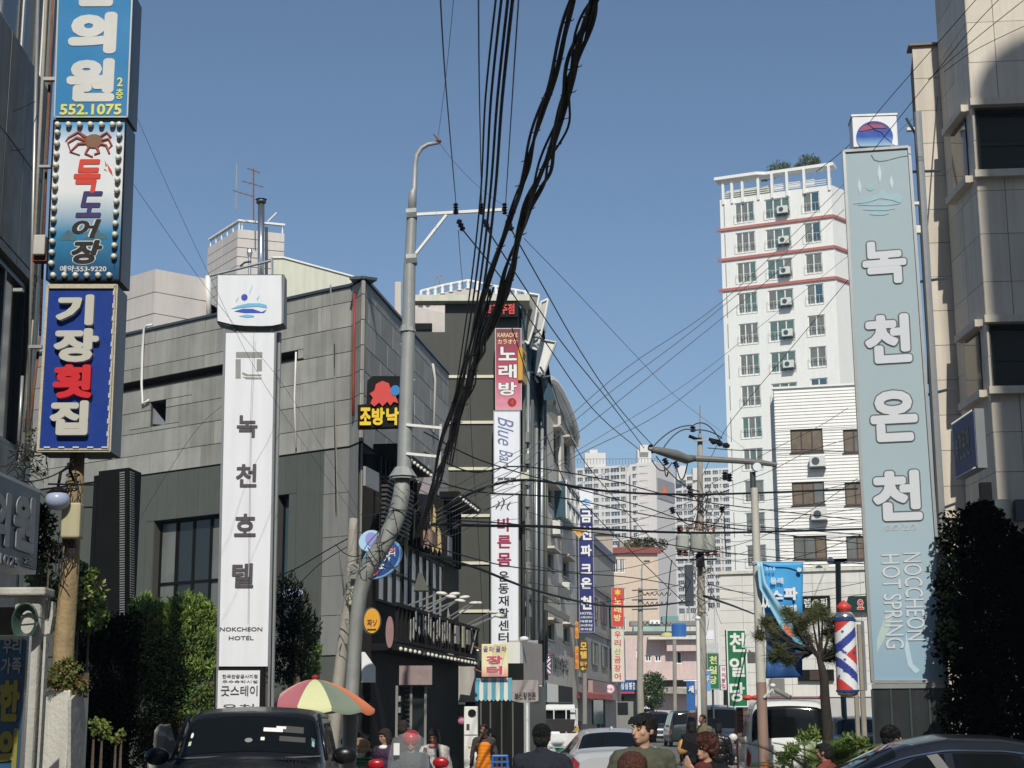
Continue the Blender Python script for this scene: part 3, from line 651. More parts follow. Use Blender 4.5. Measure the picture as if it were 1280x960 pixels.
# folded sign panels on the roof edge
def slab(name, label, pts, Y, m, frame):
    t = thing(name, label, 'roof panel', at(*pts[-1], Y)); F = Face(640, Y, 700, Y)
    ppoly(F, t, 'panel', m, pts, 0, .3)
    n = len(pts); b = MB()
    for i in range(n):
        a = F.uv(*pts[i], -.03); c = F.uv(*pts[(i + 1) % n], -.03); b.tube([F.W(a[0], -.03, a[1]), F.W(c[0], -.03, c[1])], .045, 5)
    b.build('panel_frame', frame, t); return t
slab('tilted_roof_panel', 'upper grey panel leaning off the roof edge beside the red lettered sign', [(661, 367), (674, 369), (668, 405), (660, 430), (654, 424)], 55, lpanel, white)
slab('tilted_roof_panel', 'pale narrow panel standing on edge at the right of the upper roof panel', [(676, 378), (685, 374), (680, 402), (671, 437), (663, 434)], 55.6, mat('pale_grey_panel', (.5, .5, .48), .5, streak=.2), white)
slab('tilted_roof_panel', 'lower pale panel flaring out above the curved tan roof', [(673, 424), (695, 428), (679, 470), (669, 467)], 56.5, white, steel)
cl = MB()
for k in range(16):
    p = at(random.uniform(655, 672), random.uniform(415, 435), 55.3) if k < 9 else at(random.uniform(666, 682), random.uniform(462, 474), 56.3)
    cl.tube([p, p + Vector((random.uniform(-.4, .4), 0, random.uniform(-.25, .25)))], .04, 5)
tag(cl.build('bracket_cluster', steeld), 'jumble of steel brackets between the leaning roof panels', 'brackets')
bb = MB().prism([at(*p, 57.2) for p in ((668, 410), (676, 380), (679, 400), (672, 452), (684, 470), (690, 486), (694, 500), (680, 500))], (0, 1, 0)).build('blue_roof_glass', glassb); tag(bb, 'blue glazed roof piece behind the leaning panels', 'glazing')

# ================================================================ TAN BUILDING with curved top
T3 = FaceW(at(677, 700, 58.6).xy, at(719, 700, 70).xy)
t3 = thing('tan_building', 'tan rendered building with curved roof edge and rows of windows beyond the sign column', 'building', T3.W(T3.w / 2, 0, 0))
prof = [(677, 478), (684, 476), (690, 480), (697, 490), (704, 504), (710, 518), (715, 533), (718, 548), (719, 560)]
pz = [T3.uv(*p) for p in prof]
wins = []
for (p0, q0, p1, q1) in ((692, 540, 698, 578), (705, 553, 712, 585), (685, 610, 692, 632), (684, 690, 692, 712), (703, 700, 711, 722), (684, 778, 693, 800), (704, 783, 712, 803), (695, 505, 700, 514), (706, 525, 711, 534)):
    a = T3.rect(p0, q0, p1, q1); wins.append((a[0], a[1], a[2], a[3]))
b = MB(); wallmesh(b, T3, pz[0][0], pz[-1][0], 0, pz[-1][1] - .3, wins, rev=.25)
b.build('wall', tan, t3)
b = MB().prism([T3.W(x, .0, z) for x, z in pz] + [T3.W(pz[-1][0], 0, pz[-1][1] - .295), T3.W(pz[0][0], 0, pz[-1][1] - .295)], T3.n * 6); b.build('parapet_wall', tan, t3)
b = MB().prism([T3.W(T3.w, 0, 0), T3.W(T3.w, 0, 13), T3.W(T3.w, 6, 13), T3.W(T3.w, 6, 0)], T3.u * .1).prism([T3.W(0, 0.01, 0), T3.W(0, 0.01, 13.4), T3.W(0, 6, 13.4), T3.W(0, 6, 0)], T3.u * -.1); b.build('end_wall', tan, t3)
b = MB()
for i in range(len(pz) - 1): b.tube([T3.W(pz[i][0], -.12, pz[i][1] + .08), T3.W(pz[i + 1][0], -.12, pz[i + 1][1] + .08)], .14, 6)
b.build('roof_edge', white, t3)
for h in wins[:7]: window(T3, t3, steeld, [glassd, curtain], *h, y=.12, bars=1, t=.07, sill=1)
for h in wins[7:]: piece(T3, 'recess_back', black, t3, h[0], h[1], .2, .25, h[2], h[3])
for h in wins[:7]: piece(T3, 'window_hood', tan, t3, h[0] - .15, h[1] + .15, -.3, -.003, h[3] + .03, h[3] + .12)
# glazed bay and diagonal bracing, drain pipes
a = T3.rect(693, 612, 710, 655); by = MB().box(T3, a[0], a[1], -.45, -.003, a[2], a[3]).build('glazed_bay', glassb, t3)
b = MB()
for k in range(4): x = a[0] + (a[1] - a[0]) * k / 3; b.box(T3, x - .05, x + .05, -.5, -.45, a[2], a[3])
for z in (a[2], (a[2] + a[3]) / 2, a[3]): b.box(T3, a[0] - .05, a[1] + .05, -.52, -.46, z - .05, z + .05)
b.build('bay_frame', white, by)
for (p0, p1, m) in (((678, 490), (676, 800), steel), ((681, 500), (683, 850), gpanel), ((699, 520), (701, 690), tan)): hang(T3, t3, 'drain_pipe', m, [p0, p1], .07, -.12)
for (p0, q0) in ((688, 668), (700, 745)):
    x, z = T3.uv(p0, q0); ac(T3, t3, x, z, .8, .55, -.38)
txt(T3, t3, '재활의학', 687, 820, 711, 840, lpanel, -.02, .03, .02, name='wall_lettering')
b = MB()
for p, q in (((680, 745), (700, 750)), ((682, 762), (712, 770)), ((699, 733), (712, 748))): b.box(T3, *T3.rect(p[0], p[1], q[0], q[1], -.5)[:2], -.5, -.44, *T3.rect(p[0], p[1], q[0], q[1], -.5)[2:])
b.build('grille', gpanel, t3)
pbox(T3, t3, 'entrance', glassg, 684, 855, 698, 900, -.05, -.01); pbox(T3, t3, 'garage_opening', black, 699, 858, 716, 905, -.05, -.01)
# ---- things standing against these buildings at street level
FP = Face(560, 43, 700, 43)
pb = thing('plaster_booth', 'pale plastered wall block left of the striped awning', 'wall', FP.W(FP.uv(579, 900)[0], 0, 0))
pbox(FP, pb, 'upper_wall', mat('pale_plaster', (.42, .39, .36), .8, var=.15, streak=.2, bump=.3), 566, 822, 593, 877, 0, 1.5)
x0, x1, _, z1 = FP.rect(568, 880, 580, 877); MB().box(FP, x0, x1, .1, 1.4, 0, z1 - .01).build('lower_wall', gpanel, pb)
x0, x1, _, z1 = FP.rect(580, 880, 655, 850); MB().box(FP, x0, x1, 1.2, 2.4, 0, 3.1).build('dark_interior', black, pb)
for p in (600, 612, 626, 640): pbox(FP, pb, 'shutter_post', gpanel, p, 878, p + 2, 960, 1.0, 1.18)
fd = thing('refrigerator', 'white upright cabinet with round black vent behind the woman in orange', 'cabinet', Face(560, 36, 700, 36).W(0, 0, 0))
F = Face(560, 34, 700, 34); x0, x1, z0, z1 = F.rect(580, 883, 597, 940); fd.location = F.W(x0, 0, 0); WM[fd.name] = Matrix.Translation(fd.location)
MB().box(F, x0, x1, 0, .6, .05, z1).build('cabinet', white, fd, bevel=.01); disc(F, fd, 'vent', black, 590, 891, 5, 4.5, -.03, -.005)
pbox(F, fd, 'panel', steeld, 583, 905, 587, 912, -.02, -.004); pbox(F, fd, 'door_seam', lpanel, 580.5, 918, 596.5, 919, -.012, -.004); disc(F, fd, 'label', mat('amber_sign', 0), 587, 934, 2, 1, -.01, -.004)
# striped awning
def awning(name, label, F, c, cols, n, dep=1.0, drop=.35):
    t = thing(name, label, 'awning', F.W(F.uv(c[0], c[3])[0], 0, F.uv(c[0], c[3])[1])); x0, x1, z0, z1 = F.rect(*c)
    for k in range(n):
        a = x0 + (x1 - x0) * k / n; e = x0 + (x1 - x0) * (k + 1) / n
        prf = [(dep, z1), (dep * .5, z1 - (z1 - z0 - drop) * .4), (0, z0 + drop), (-.02, z0)]
        b = MB(); vs = []
        for (y, z) in prf: vs += [F.W(a + .002, y, z), F.W(e - .002, y, z)]
        sc = [F.W(a + (e - a) * u / 4, -.025, z0 - .05 * math.sin(u / 4 * math.pi)) for u in range(5)]
        b.add(vs, [(0, 1, 3, 2), (2, 3, 5, 4)]); b.add([vs[4], vs[5]] + [sc[4], sc[3], sc[2], sc[1], sc[0]], [(0, 1, 2, 3, 4, 5, 6)])
        b.build('stripe', cols[k % len(cols)], t)
    return t
aw_b = mat('awning_blue', (.10, .36, .48), .6, var=.1); aw_w = mat('awning_white', (.68, .68, .62), .6, var=.08)
FA = Face(590, 40, 700, 40)
a1 = awning('striped_awning', 'blue and white striped awning under the yellow market sign', FA, (594, 846, 640, 874), [aw_b, aw_w], 9)
a2 = awning('grey_awning', 'faded lilac grey awning with worn lettering right of the striped one', FA, (640, 853, 673, 876), [mat('faded_awning', (.34, .30, .30), .7, var=.3, scale=5)], 1, 1.2, .5)
txt(FA, a2, '보신탕전문', 643, 865, 670, 874, lettergrey, -.04, .003, .02)
MB().tube([FA.W(FA.uv(597, 850)[0], 1.0, 2.9), FA.W(FA.uv(597, 830)[0], .2, 3.3)], .03, 5).build('awning_arm', steel, a1)
ms = thing('market_sign', 'yellow and pink market sign above the striped awning', 'sign', FA.W(FA.uv(618, 847)[0], .3, FA.uv(618, 847)[1]))
z_a, z_b = FA.uv(618, 846)[1], FA.uv(618, 805)[1]
x0, x1, z0, z1 = FA.rect(602, 805, 635, 846, .1); MB().box(FA, x0, x1, .1, .3, z0, z1).build('sign_box', grad('market_print', (.72, .30, .25), (.80, .72, .36), z_a, z_b, c2=(.85, .78, .50), mid=.35), ms, bevel=.01)
vio = mat('violet_lettering', (.22, .14, .42), .5); rosy = mat('rose_lettering', (.70, .10, .16), .5)
for i, ch in enumerate('골라골라'): txt(FA, ms, ch, 604 + i * 7.5 + (i > 1) * .8, 808, 610 + i * 7.5 + (i > 1) * .8, 815, vio, .097, .006)
for ch, q in (('장', 819), ('터', 832)):
    txt(FA, ms, ch, 607, q, 629, q + 12, whitelt, .098, .002, .07); txt(FA, ms, ch, 608, q + .5, 628, q + 11, rosy, .093, .006, .04)
b = MB()
for q in (812, 840): b.tube([FA.W(FA.uv(592, q)[0], .2, FA.uv(592, q - 4)[1]), FA.W(FA.uv(602, q)[0], .2, FA.uv(602, q)[1])], .025, 5)
b.build('bracket', rust, ms)
FB2 = Face(650, 47, 682, 50.5)
bx = thing('beige_shop_box', 'blank beige sign box on white posts in front of the tan building', 'sign', FB2.W(0, 0, 0))
pbox(FB2, bx, 'sign_box', mat('beige_board', (.42, .37, .33), .7, var=.1), 653, 803, 678, 855, 0, .4, bevel=.01); pbox(FB2, bx, 'end_cap', white, 650, 803, 653.6, 852, -.02, .5)
x0, x1, _, z1 = FB2.rect(654, 860, 657, 850); MB().box(FB2, x0, x1 + .05, 0, .12, 0, z1).build('post', white, bx); x0, x1, _, z1 = FB2.rect(660, 860, 662, 850); MB().box(FB2, x0, x1, 0, .1, 0, z1).build('post', white, bx)
MB().box(FB2, FB2.uv(657, 850)[0], FB2.uv(690, 850)[0], .2, .25, .1, 2.6).build('shutter', gpanel, bx)
lp = thing('shop_spot_lamp', 'small white spot lamp on the corner of the beige sign box', 'lamp', FB2.W(0, 0, FB2.uv(652, 803)[1])); MB().tube([FB2.W(0.05, 0, FB2.uv(652, 804)[1]), FB2.W(0.05, 0, FB2.uv(652, 798)[1])], .03, 5).build('stem', steel, lp); MB().ell(FB2.W(.05, -.1, FB2.uv(652, 799)[1]), (.14, .1, .08)).build('head', white, lp, smooth=True)
def barber(label, px, p_top, p_bot, Y, wpx, stars=False):
    r = wpx / 2 * Y / 2000; x = at(px, (p_top + p_bot) / 2, Y).x; z1 = at(px, p_top, Y).z; z0 = at(px, p_bot, Y).z; h = z1 - z0
    t = thing('barber_pole', label, 'barber pole', (x, Y, z0))
    red = mat('sign_red', 0); blue = mat('barber_blue', (.05, .07, .32), .35); zc0, zc1 = z0 + h * .07, z0 + h * .78
    nseg, nr = 48, 150; vs = []; fs = []; mi = []
    for j in range(nr + 1):
        for k in range(nseg): a = k * math.tau / nseg; vs.append((x + r * math.cos(a), Y + r * math.sin(a), zc0 + (zc1 - zc0) * j / nr))
    b = MB(); b.v = vs
    for j in range(nr):
        for k in range(nseg):
            b.f.append((j * nseg + k, j * nseg + (k + 1) % nseg, (j + 1) * nseg + (k + 1) % nseg, (j + 1) * nseg + k))
            ph = k / nseg; u_ = (1 + math.cos(ph * math.tau)) / 2; d_ = abs(((j / nr * 1.0) % 1) - .5) - .27 * u_
            mi.append(1 if d_ < -.10 or d_ > .32 else (2 if .02 < d_ < .16 else 0))
    o = b.build('striped_cylinder', [whitel, red, blue], t, smooth=True)
    o.data.polygons.foreach_set('material_index', mi)
    for zz_, rr, nm in ((zc1, 1.08, 'upper_band'), (zc0 - h * .02, 1.08, 'lower_band')):
        MB().tube([(x, Y, zz_), (x, Y, zz_ + h * .02)], r * rr, 24).build(nm, bl2, t, smooth=30)
    MB().tube([(x, Y, zc1 + h * .02), (x, Y, zc1 + h * .05), (x, Y, zc1 + h * .09), (x, Y, zc1 + h * .10)], [r, r * .98, r * .75, r * .4], 24).build('chrome_top', mat('bright_steel', 0), t, smooth=True)
    MB().tube([(x, Y, zc0 - h * .02), (x, Y, zc0 - h * .05), (x, Y, z0)], [r, r * .9, r * .45], 24).build('chrome_foot', mat('bright_steel', 0), t, smooth=True)
    MB().tube([(x, Y, z0 + h * .88), (x, Y, z0 + h * .90), (x, Y, z0 + h * .94), (x, Y, z0 + h * .97), (x, Y, z1)], [r * .5, r * .68, r * .72, r * .35, r * .04], 20).build('finial', red, t, smooth=True)
    MB().tube([(x, Y, zc1), (x + r * 1.8, Y + .05, zc1), (x + r * 1.8, Y + .05, zc0), (x, Y, zc0)], .02 if r > .1 else .012, 6).build('bracket', steel, t)
    if stars:
        st = MB()
        for k in range(16):
            a = -math.pi / 2 + random.uniform(-1.1, 1.1); z = random.uniform(zc0 + .1, zc1 - .1)
            c = Vector((x + (r + .003) * math.cos(a), Y + (r + .003) * math.sin(a), z)); tx = Vector((-math.sin(a), math.cos(a), 0))
            st.prism([c + tx * (.022 if q % 2 == 0 else .009) * math.cos(q * math.pi / 5) + Vector((0, 0, 1)) * (.022 if q % 2 == 0 else .009) * math.sin(q * math.pi / 5) for q in range(10)], Vector((math.cos(a), math.sin(a), 0)) * .003)
        st.build('stars', blue, t, stuff=True)
    return t
barber('small distant barber pole on the tan building above the white truck', 686, 817, 844, 55, 5)

# ================================================================ FURTHER DOWN THE STREET, left
B4 = FaceW(at(722, 750, 72).xy, at(768, 750, 88).xy)
b4 = thing('motel_building', 'grey beige curved building behind the blue hot spring hotel sign', 'building', B4.W(0, 0, 0))
z4 = 10.4; b = MB(); wallmesh(b, B4, 0, B4.w, 0, z4, y=0); mass(b, [B4.W(0, .02, 0).xy, B4.W(B4.w, .02, 0).xy, B4.W(B4.w, 6, 0).xy, B4.W(0, 6, 0).xy], 0, z4 - .01); b.build('wall', mat('grey_beige_render', (.40, .37, .34), .8, var=.12, streak=.2), b4)
bw = MB().box(B4, 0, B4.w, -.12, -.003, z4 - .5, z4 - .1).build('cornice', mat('slate_trim', (.13, .14, .20), .6), b4)
for z in (3.4, 5.6, 7.8): piece(B4, 'floor_band', lpanel, b4, 0, B4.w, -.08, -.003, z, z + .2)
for k in range(3):
    for z in (4.1, 6.3): window(B4, b4, steeld, [glassd, glassb], 5 + k * 4.2, 7.4 + k * 4.2, z, z + 1.1, y=-.08, bars=2)
piece(B4, 'shop_fascia', mat('mauve_fascia', (.36, .25, .24), .7, var=.15), b4, 2.0, 15, -.4, -.1, 2.5, 3.3)
B4b = Face(735, 95, 768, 95); b4b = thing('beige_block', 'plain beige block rising behind the motel', 'building', B4b.W(1, 0, 0)); x0, x1, z0, z1 = B4b.rect(733, 700, 766, 668)
z1 = B4b.uv(750, 668)[1]; MB().box(B4b, x0, x1, 0, 8, 0, z1).build('wall', mat('beige_wall', (.42, .36, .30), .8, var=.1), b4b); MB().box(B4b, x0 - .1, x1 + .1, -.15, 8.1, z1 + .002, z1 + .3).build('roof_slab', lpanel, b4b)
x, z = B4b.uv(735, 690); 
# blue hotel sign
FG = Face(718, 71, 745, 71)
t = vsign('hot_spring_hotel_sign', 'tall narrow navy hotel sign with white characters and a pale logo panel on top', FG, (724, 636), (741.5, 790), mat('navy_print', (.025, .03, .16), .4), side=steeld)
pbox(FG, t, 'logo_panel', whitel, 724, 612, 741, 635, -.005, .3)
ppoly(FG, t, 'wave_mark', mat('sign_sky_blue', (.05, .30, .65), .4), [(726, 627), (732, 623), (740, 627), (733, 626)], -.02, -.006); ppoly(FG, t, 'wave_mark', mat('sign_sky_blue', 0), [(726, 632), (732, 629), (739, 632), (733, 631)], -.02, -.006)
for ch, q0, q1 in (('금', 638, 653), ('천', 658, 675), ('파', 681, 696), ('크', 705, 717), ('온', 722, 736), ('천', 745, 762)): txt(FG, t, ch, 726, q0, 739.5, q1, whitelt, -.004, bold=.04)
for q, s_ in ((765, 'HOTEL'), (770, '스파사우나'), (775, '대중탕'), (780, '24시휴게실'), (785, '주차장')): txt(FG, t, s_, 725.5, q, 740.5, q + 3.2, whitelt, -.004, bold=.02)
tg = thing('triangle_flag', 'small yellow triangular pennant on the wire in front of the navy sign', 'flag', at(723, 661, 46)); F = Face(700, 46, 740, 46)
ppoly(F, tg, 'cloth', mat('pennant_yellow', (.70, .52, .12), .6, tint=(.6, .42, .1)), [(714.5, 661), (733.5, 661), (724, 673)], 0, .02); txt(F, tg, '서행', 719, 663, 730, 667, rosy, -.003)
FM = Face(715, 69, 745, 69)
mt = thing('motel_sign', 'brown hexagonal motel entrance sign with gold characters and an arrow', 'sign', FM.W(FM.uv(729, 840)[0], 0, FM.uv(729, 840)[1]))
gold = mat('gold_lettering', (.75, .50, .10), .4)
ppoly(FM, mt, 'sign_box', mat('brown_sign', (.10, .05, .02), .5), [(726, 800), (733, 800), (735, 806), (735, 834), (732, 840), (727, 840), (724, 834), (724, 806)], 0, .25)
for ch, q0 in (('모', 803), ('텔', 814)): txt(FM, mt, ch, 725.5, q0, 733.5, q0 + 9, gold, -.004, bold=.03)
txt(FM, mt, '입구', 725, 827, 734, 832, gold, -.004, bold=.03); txt(FM, mt, '←', 726, 834, 733, 838, gold, -.004, bold=.04)
for (q0, q1, c_, ss, lab) in ((777, 798, 'amber_sign', '식당', 'upper narrow amber sign on the left edge of the motel signs'), (808, 836, 'sign_red', '노래방', 'lower narrow red and amber sign on the left edge of the motel signs')):
    s2 = thing('narrow_sign', lab, 'sign', FM.W(FM.uv(721, q1)[0], 0, FM.uv(721, q1)[1])); pbox(FM, s2, 'sign_box', mat('amber_sign', 0), 719, q0, 723.2, q1, 0, .2)
    for i, ch in enumerate(ss): txt(FM, s2, ch, 719.4, q0 + 1 + i * (q1 - q0) / len(ss), 722.8, q0 + (i + .85) * (q1 - q0) / len(ss), mat('sign_red', 0), -.004)
wp = MB().tube([at(731, 905, 69), at(731, 841, 69)], .10, 8).build('sign_post', lpanel); tag(wp, 'white post under the brown motel sign', 'post')
# red and white restaurant signs
FN = Face(760, 84, 785, 84)
t = vsign('red_karaoke_sign', 'red vertical karaoke sign with gold star down the street', FN, (765, 735), (779, 783), mat('sign_red', 0), side=steeld)
for i, ch in enumerate('노래방'): txt(FN, t, ch, 767.5, 747 + i * 10.5, 776.5, 755.5 + i * 10.5, ky, -.004, bold=.03)
ppoly(FN, t, 'star', gold, [(772 + (5 if k % 2 == 0 else 2.6) * math.sin(k * math.pi / 6), 740.5 - (5 if k % 2 == 0 else 2.6) * math.cos(k * math.pi / 6)) for k in range(12)], -.03, -.004)
t = vsign('eel_restaurant_sign', 'pale vertical eel restaurant sign with red characters below the red karaoke sign', FN, (765, 786), (780, 852), mat('aged_white_print', (.66, .62, .52), .5), side=steeld)
for i, ch in enumerate('우리산곰장어'): txt(FN, t, ch, 768, 789 + i * 10.5, 776, 797.5 + i * 10.5, mat('olive_lettering', (.35, .38, .05), .5) if i == 2 else mat('sign_red', 0), -.004, bold=.02)
rs = thing('round_pink_sign', 'small round white and pink sign under the eel sign', 'sign', FN.W(FN.uv(762, 867)[0], 0, FN.uv(762, 867)[1])); FN2 = Face(750, 80, 775, 80)
disc(FN2, rs, 'sign_box', mat('petal_pink', 0), 762.5, 861, 5.8, 5.8, 0, .2); disc(FN2, rs, 'sign_face', whitel, 762.5, 861, 4.7, 4.7, -.01, -.001); txt(FN2, rs, '미용', 759, 859.5, 766, 863.5, rosy, -.012)
BS = Face(770, 96, 800, 96); bsn = thing('blue_shop_sign', 'wide navy shop sign with white characters beyond the eel sign', 'sign', BS.W(0, 0, BS.uv(780, 868)[1]))
pbox(BS, bsn, 'sign_box', bl2, 773, 850, 797, 865, 0, .4)
for i, ch in enumerate('싱싱횟집'): txt(BS, bsn, ch, 776 + i * 5, 853, 780 + i * 5, 862, whitelt, -.01, bold=.03)
pbox(BS, bsn, 'red_strip', mat('sign_red', 0), 773, 865, 797, 867, -.01, .38)
bsh = thing('grey_shop', 'small grey shop with a round sign below the navy shop sign', 'building', BS.W(0, 1, 0)); x0, x1, z0, z1 = BS.rect(768, 868, 799, 895, .5); MB().box(BS, x0, x1, .5, 4, 0, BS.uv(780, 850, .5)[1]).build('wall', lpanel, bsh)
pbox(BS, bsh, 'shop_window', glassd, 772, 878, 785, 893, .45, .49); disc(BS, bsh, 'round_board', blackl, 778, 873, 2.5, 2.5, .42, .49); pbox(BS, bsh, 'notice', whitelt, 764, 868, 771, 877, .40, .49); txt(BS, bsh, 'M', 765.5, 869.5, 769.5, 875.5, blackl, .39)
aw = awning('red_awning', 'faded red shop awning beneath the motel sign', Face(720, 70, 768, 76), (721, 861, 765, 873), [mat('faded_red_awning', (.34, .09, .08), .7, var=.25)], 4, 1.5, .2)
F = Face(720, 72, 768, 82); sh = thing('dark_shop', 'dark open shop under the faded red awning', 'shop front', F.W(0, 0, 0)); MB().box(F, .2, F.w - .5, .5, 2, 0, 2.6).build('interior', black, sh)
for k in range(4): piece(F, 'door_post', gpanel, sh, .5 + k * 2.2, .7 + k * 2.2, .3, .48, 0, 2.5)
pbox(F, sh, 'glass_door', glassg, 742, 875, 754, 905, .2, .28)
# peach building with red eave, pink building, roofs
FPk = Face(762, 150, 826, 150)
pk = thing('peach_building', 'peach building with dark red eave and roof plants in front of the flats', 'building', FPk.W(3, 0, 0))
zP = FPk.uv(780, 692)[1]; x0, xa, x1 = FPk.uv(764, 740)[0], FPk.uv(786, 740)[0], FPk.uv(823, 740)[0]
hs = [(FPk.uv(p, 710)[0], FPk.uv(p + 6.5, 710)[0], zP - 1.8 - k * 2.7, zP - .5 - k * 2.7) for p in (766.5, 774.5) for k in range(5)]
b = MB(); wallmesh(b, FPk, x0, x1, 0, zP, hs, rev=.2); mass(b, [FPk.W(x0, .3, 0).xy, FPk.W(x1, .3, 0).xy, FPk.W(x1, 8, 0).xy, FPk.W(x0, 8, 0).xy], 0, zP - .02); b.build('wall', peach, pk)
for h in hs: window(FPk, pk, white, [glassd, curtain], *h, y=.08, bars=1, t=.08)
MB().box(FPk, x0 - .3, x1 + .3, -.35, .2, zP + .005, zP + .55).build('eave', mat('dark_red_tile', (.25, .07, .06), .7), pk)
MB().box(FPk, FPk.uv(776, 680)[0], FPk.uv(803, 680)[0], 1.5, 5, zP, FPk.uv(790, 675, 1.5)[1]).build('roof_block', mat('beige_wall', 0), pk)
lg = [mat('leaf_a', (.035, .065, .018), .7, var=.3), mat('leaf_b', (.055, .10, .025), .7, var=.3), mat('leaf_c', (.085, .13, .035), .7, var=.3)]
lo_ = [mat('olive_a', (.05, .055, .02), .8, var=.3), mat('olive_b', (.10, .10, .04), .8, var=.3)]
leafmesh('roof_plants', [((FPk.W(FPk.uv(p, 700)[0], 1, zP + .9)), (1.3, .7, .7)) for p in (796, 802, 808, 814, 819)], 700, .35, lo_, pk)
stl = thing('distant_street_lamp', 'slim curved street lamp in front of the peach wall', 'street lamp', (at(802, 780, 140).x, 140, 0)); MB().tube([(at(802, 780, 140).x, 140, 0), at(802, 712, 140), at(803, 706, 140), at(807, 702, 140)], .07, 6).build('pole', steel, stl); MB().ell(at(808.5, 701.5, 140), (.3, .15, .1)).build('head', steeld, stl)
FPi = Face(790, 130, 872, 130)
pi = thing('pink_building', 'pink house with metal roofs at the end of the street', 'building', FPi.W(6, 0, 0))
zp = FPi.uv(830, 797)[1]; x0, x1 = FPi.uv(782, 840)[0], FPi.uv(872, 840)[0]; xq = FPi.uv(833, 840)[0]
hs = [FPi.rect(*r_) for r_ in ((806.5, 819, 814.5, 827), (818.5, 819, 827, 827), (840.5, 814, 852.5, 830), (795, 812, 799, 822))]
b = MB(); wallmesh(b, FPi, x0, x1, 0, zp, hs, rev=.25); mass(b, [FPi.W(x0, .3, 0).xy, FPi.W(x1, .3, 0).xy, FPi.W(x1, 9, 0).xy, FPi.W(x0, 9, 0).xy], 0, zp - .02); b.build('wall', pink, pi)
for h in hs: window(FPi, pi, white, glassd, *h, y=.1, bars=1, t=.09)
MB().box(FPi, xq - 1.5, x1, -1.4, -.01, zp - .2, zp).build('balcony_slab', concl, pi); MB().box(FPi, xq, x1, -.9, -.01, zp - 1.1, zp - .21).build('balcony_wall', pink, pi)
pbox(FPi, pi, 'porch_opening', black, 826, 850, 868, 858, -.06, -.01); ppoly(FPi, pi, 'porch_roof', conc, [(818, 866), (826, 858), (872, 862), (872, 868)], -1.5, -.1)
for p0, q0, p1, q1, m, dy, nm in ((788, 776, 872, 782, lpanel, 4, 'roof_deck'), (792, 783, 858, 790, mat('pale_green_roof', (.36, .47, .42), .6, var=.3, scale=1), 2.5, 'green_roof'), (812, 775, 825, 780, white, 3.8, 'roof_hut'), (780, 789, 872, 793, gpanel, 2, 'roof_gutter'), (828, 770, 848, 778, mat('green_sheet', (.16, .30, .27), .6), 5, 'green_roof')):
    pbox(FPi, pi, nm, m, p0, q0, p1, q1, dy, dy + 1.5)
wt = thing('water_tank', 'round blue water tank on the pink house', 'water tank', FPi.W(FPi.uv(849, 800)[0], 0, zp)); c = at(849, 800, 129.4); c.z = zp; MB().tube([c, c + Vector((0, 0, .05)), (c.x, c.y, at(849, 781, 129).z), (c.x, c.y, at(849, 779, 129).z)], [.5, .58, .6, .5], 16).build('tank', mat('tank_blue', (.03, .13, .38), .5), wt, smooth=30)
yt = MB().ell(at(834, 795, 132), (.55, .5, .3)).build('yellow_basin', mat('dull_yellow', (.55, .48, .20), .6)); tag(yt, 'dull yellow basin on the roof left of the blue tank', 'basin')
tr = thing('round_tree', 'dense round dark green tree beside the pink house', 'tree', (at(815, 880, 112).x, 112, 0)); MB().tube([(at(815, 880, 112).x, 112, 0), at(815, 870, 112)], [.25, .12], 7).build('trunk', bark, tr)
leafmesh('crown', [(at(816, 862, 112), (.95, .9, 1.3)), (at(811, 868, 112), (.7, .8, .9)), (at(819, 855, 112.3), (.5, .7, .6))], 2600, .2, [lg[0], lg[1]], tr, surf=.6)
# ================================================================ FAR FLATS
flatw = mat('flats_wall', (.70, .66, .61), .7, var=.05); flatp = mat('flats_pink_wall', (.72, .65, .60), .7, var=.05)
panef = mat('far_pane', (.10, .12, .13), .15, var=.3, scale=.2, rnd=.3)
def flats(name, label, faces, ztop, nfl, fl, side, Yd, group=None):
    t = thing(name, label, 'apartment block', faces[0][0].W(0, 0, 0), group)
    for F, cols, zt in faces:
        b = MB(); mass(b, [F.W(0, .7, 0).xy, F.W(F.w, .7, 0).xy, F.W(F.w, 12, 0).xy, F.W(0, 12, 0).xy], 0, zt + .8); b.build('wall', flatw, t)
        cs = [(F.uv(a, 650)[0], F.uv(c, 650)[0]) for a, c in cols]
        ed = [0] + [v for c in cs for v in c] + [F.w]
        for k in range(0, len(ed), 2): piece(F, 'pier', flatw, t, ed[k], ed[k + 1], -.02, .69, 0, zt + .8)
        bd = MB(); mu = MB()
        for k in range(nfl):
            z = zt - fl * k
            for (a, c) in cs: bd.box(F, a, c, .0, .68, z - fl * .02 - .02, z + fl * .40 if k else z + .8)
            for (a, c) in cs:
                if k < 26 and k * len(cs) < 260: piece(F, 'window_pane', panef, t, a + .05, c - .05, .45, .55, z - fl * .62, z - fl * .02 - .05)
                for q in (.33, .66): mu.box(F, a + (c - a) * q - .06, a + (c - a) * q + .06, .3, .44, z - fl * .6, z - .1)
        for o in (bd.build('floor_bands', flatw, t), mu.build('window_bars', flatw, t)): o['kind'] = 'stuff'
    return t
fl1 = Face(721, 600, 784.5, 592); fl2 = Face(790, 588, 822.5, 584)
zt1 = fl1.uv(750, 586)[1]; flh = 9.25 * .296
t = flats('apartment_block', 'cream high rise flats in two stepped sections at the end of the street', [
    (fl1, [(722.5, 729), (731.7, 741), (742.5, 748.5), (752.5, 755), (756.7, 762.5), (764, 775), (776.7, 782.5)], zt1),
    (fl2, [(791.5, 797.5), (800, 811), (813, 821)], fl2.uv(806, 582)[1])], 0, 22, flh, None, 0)
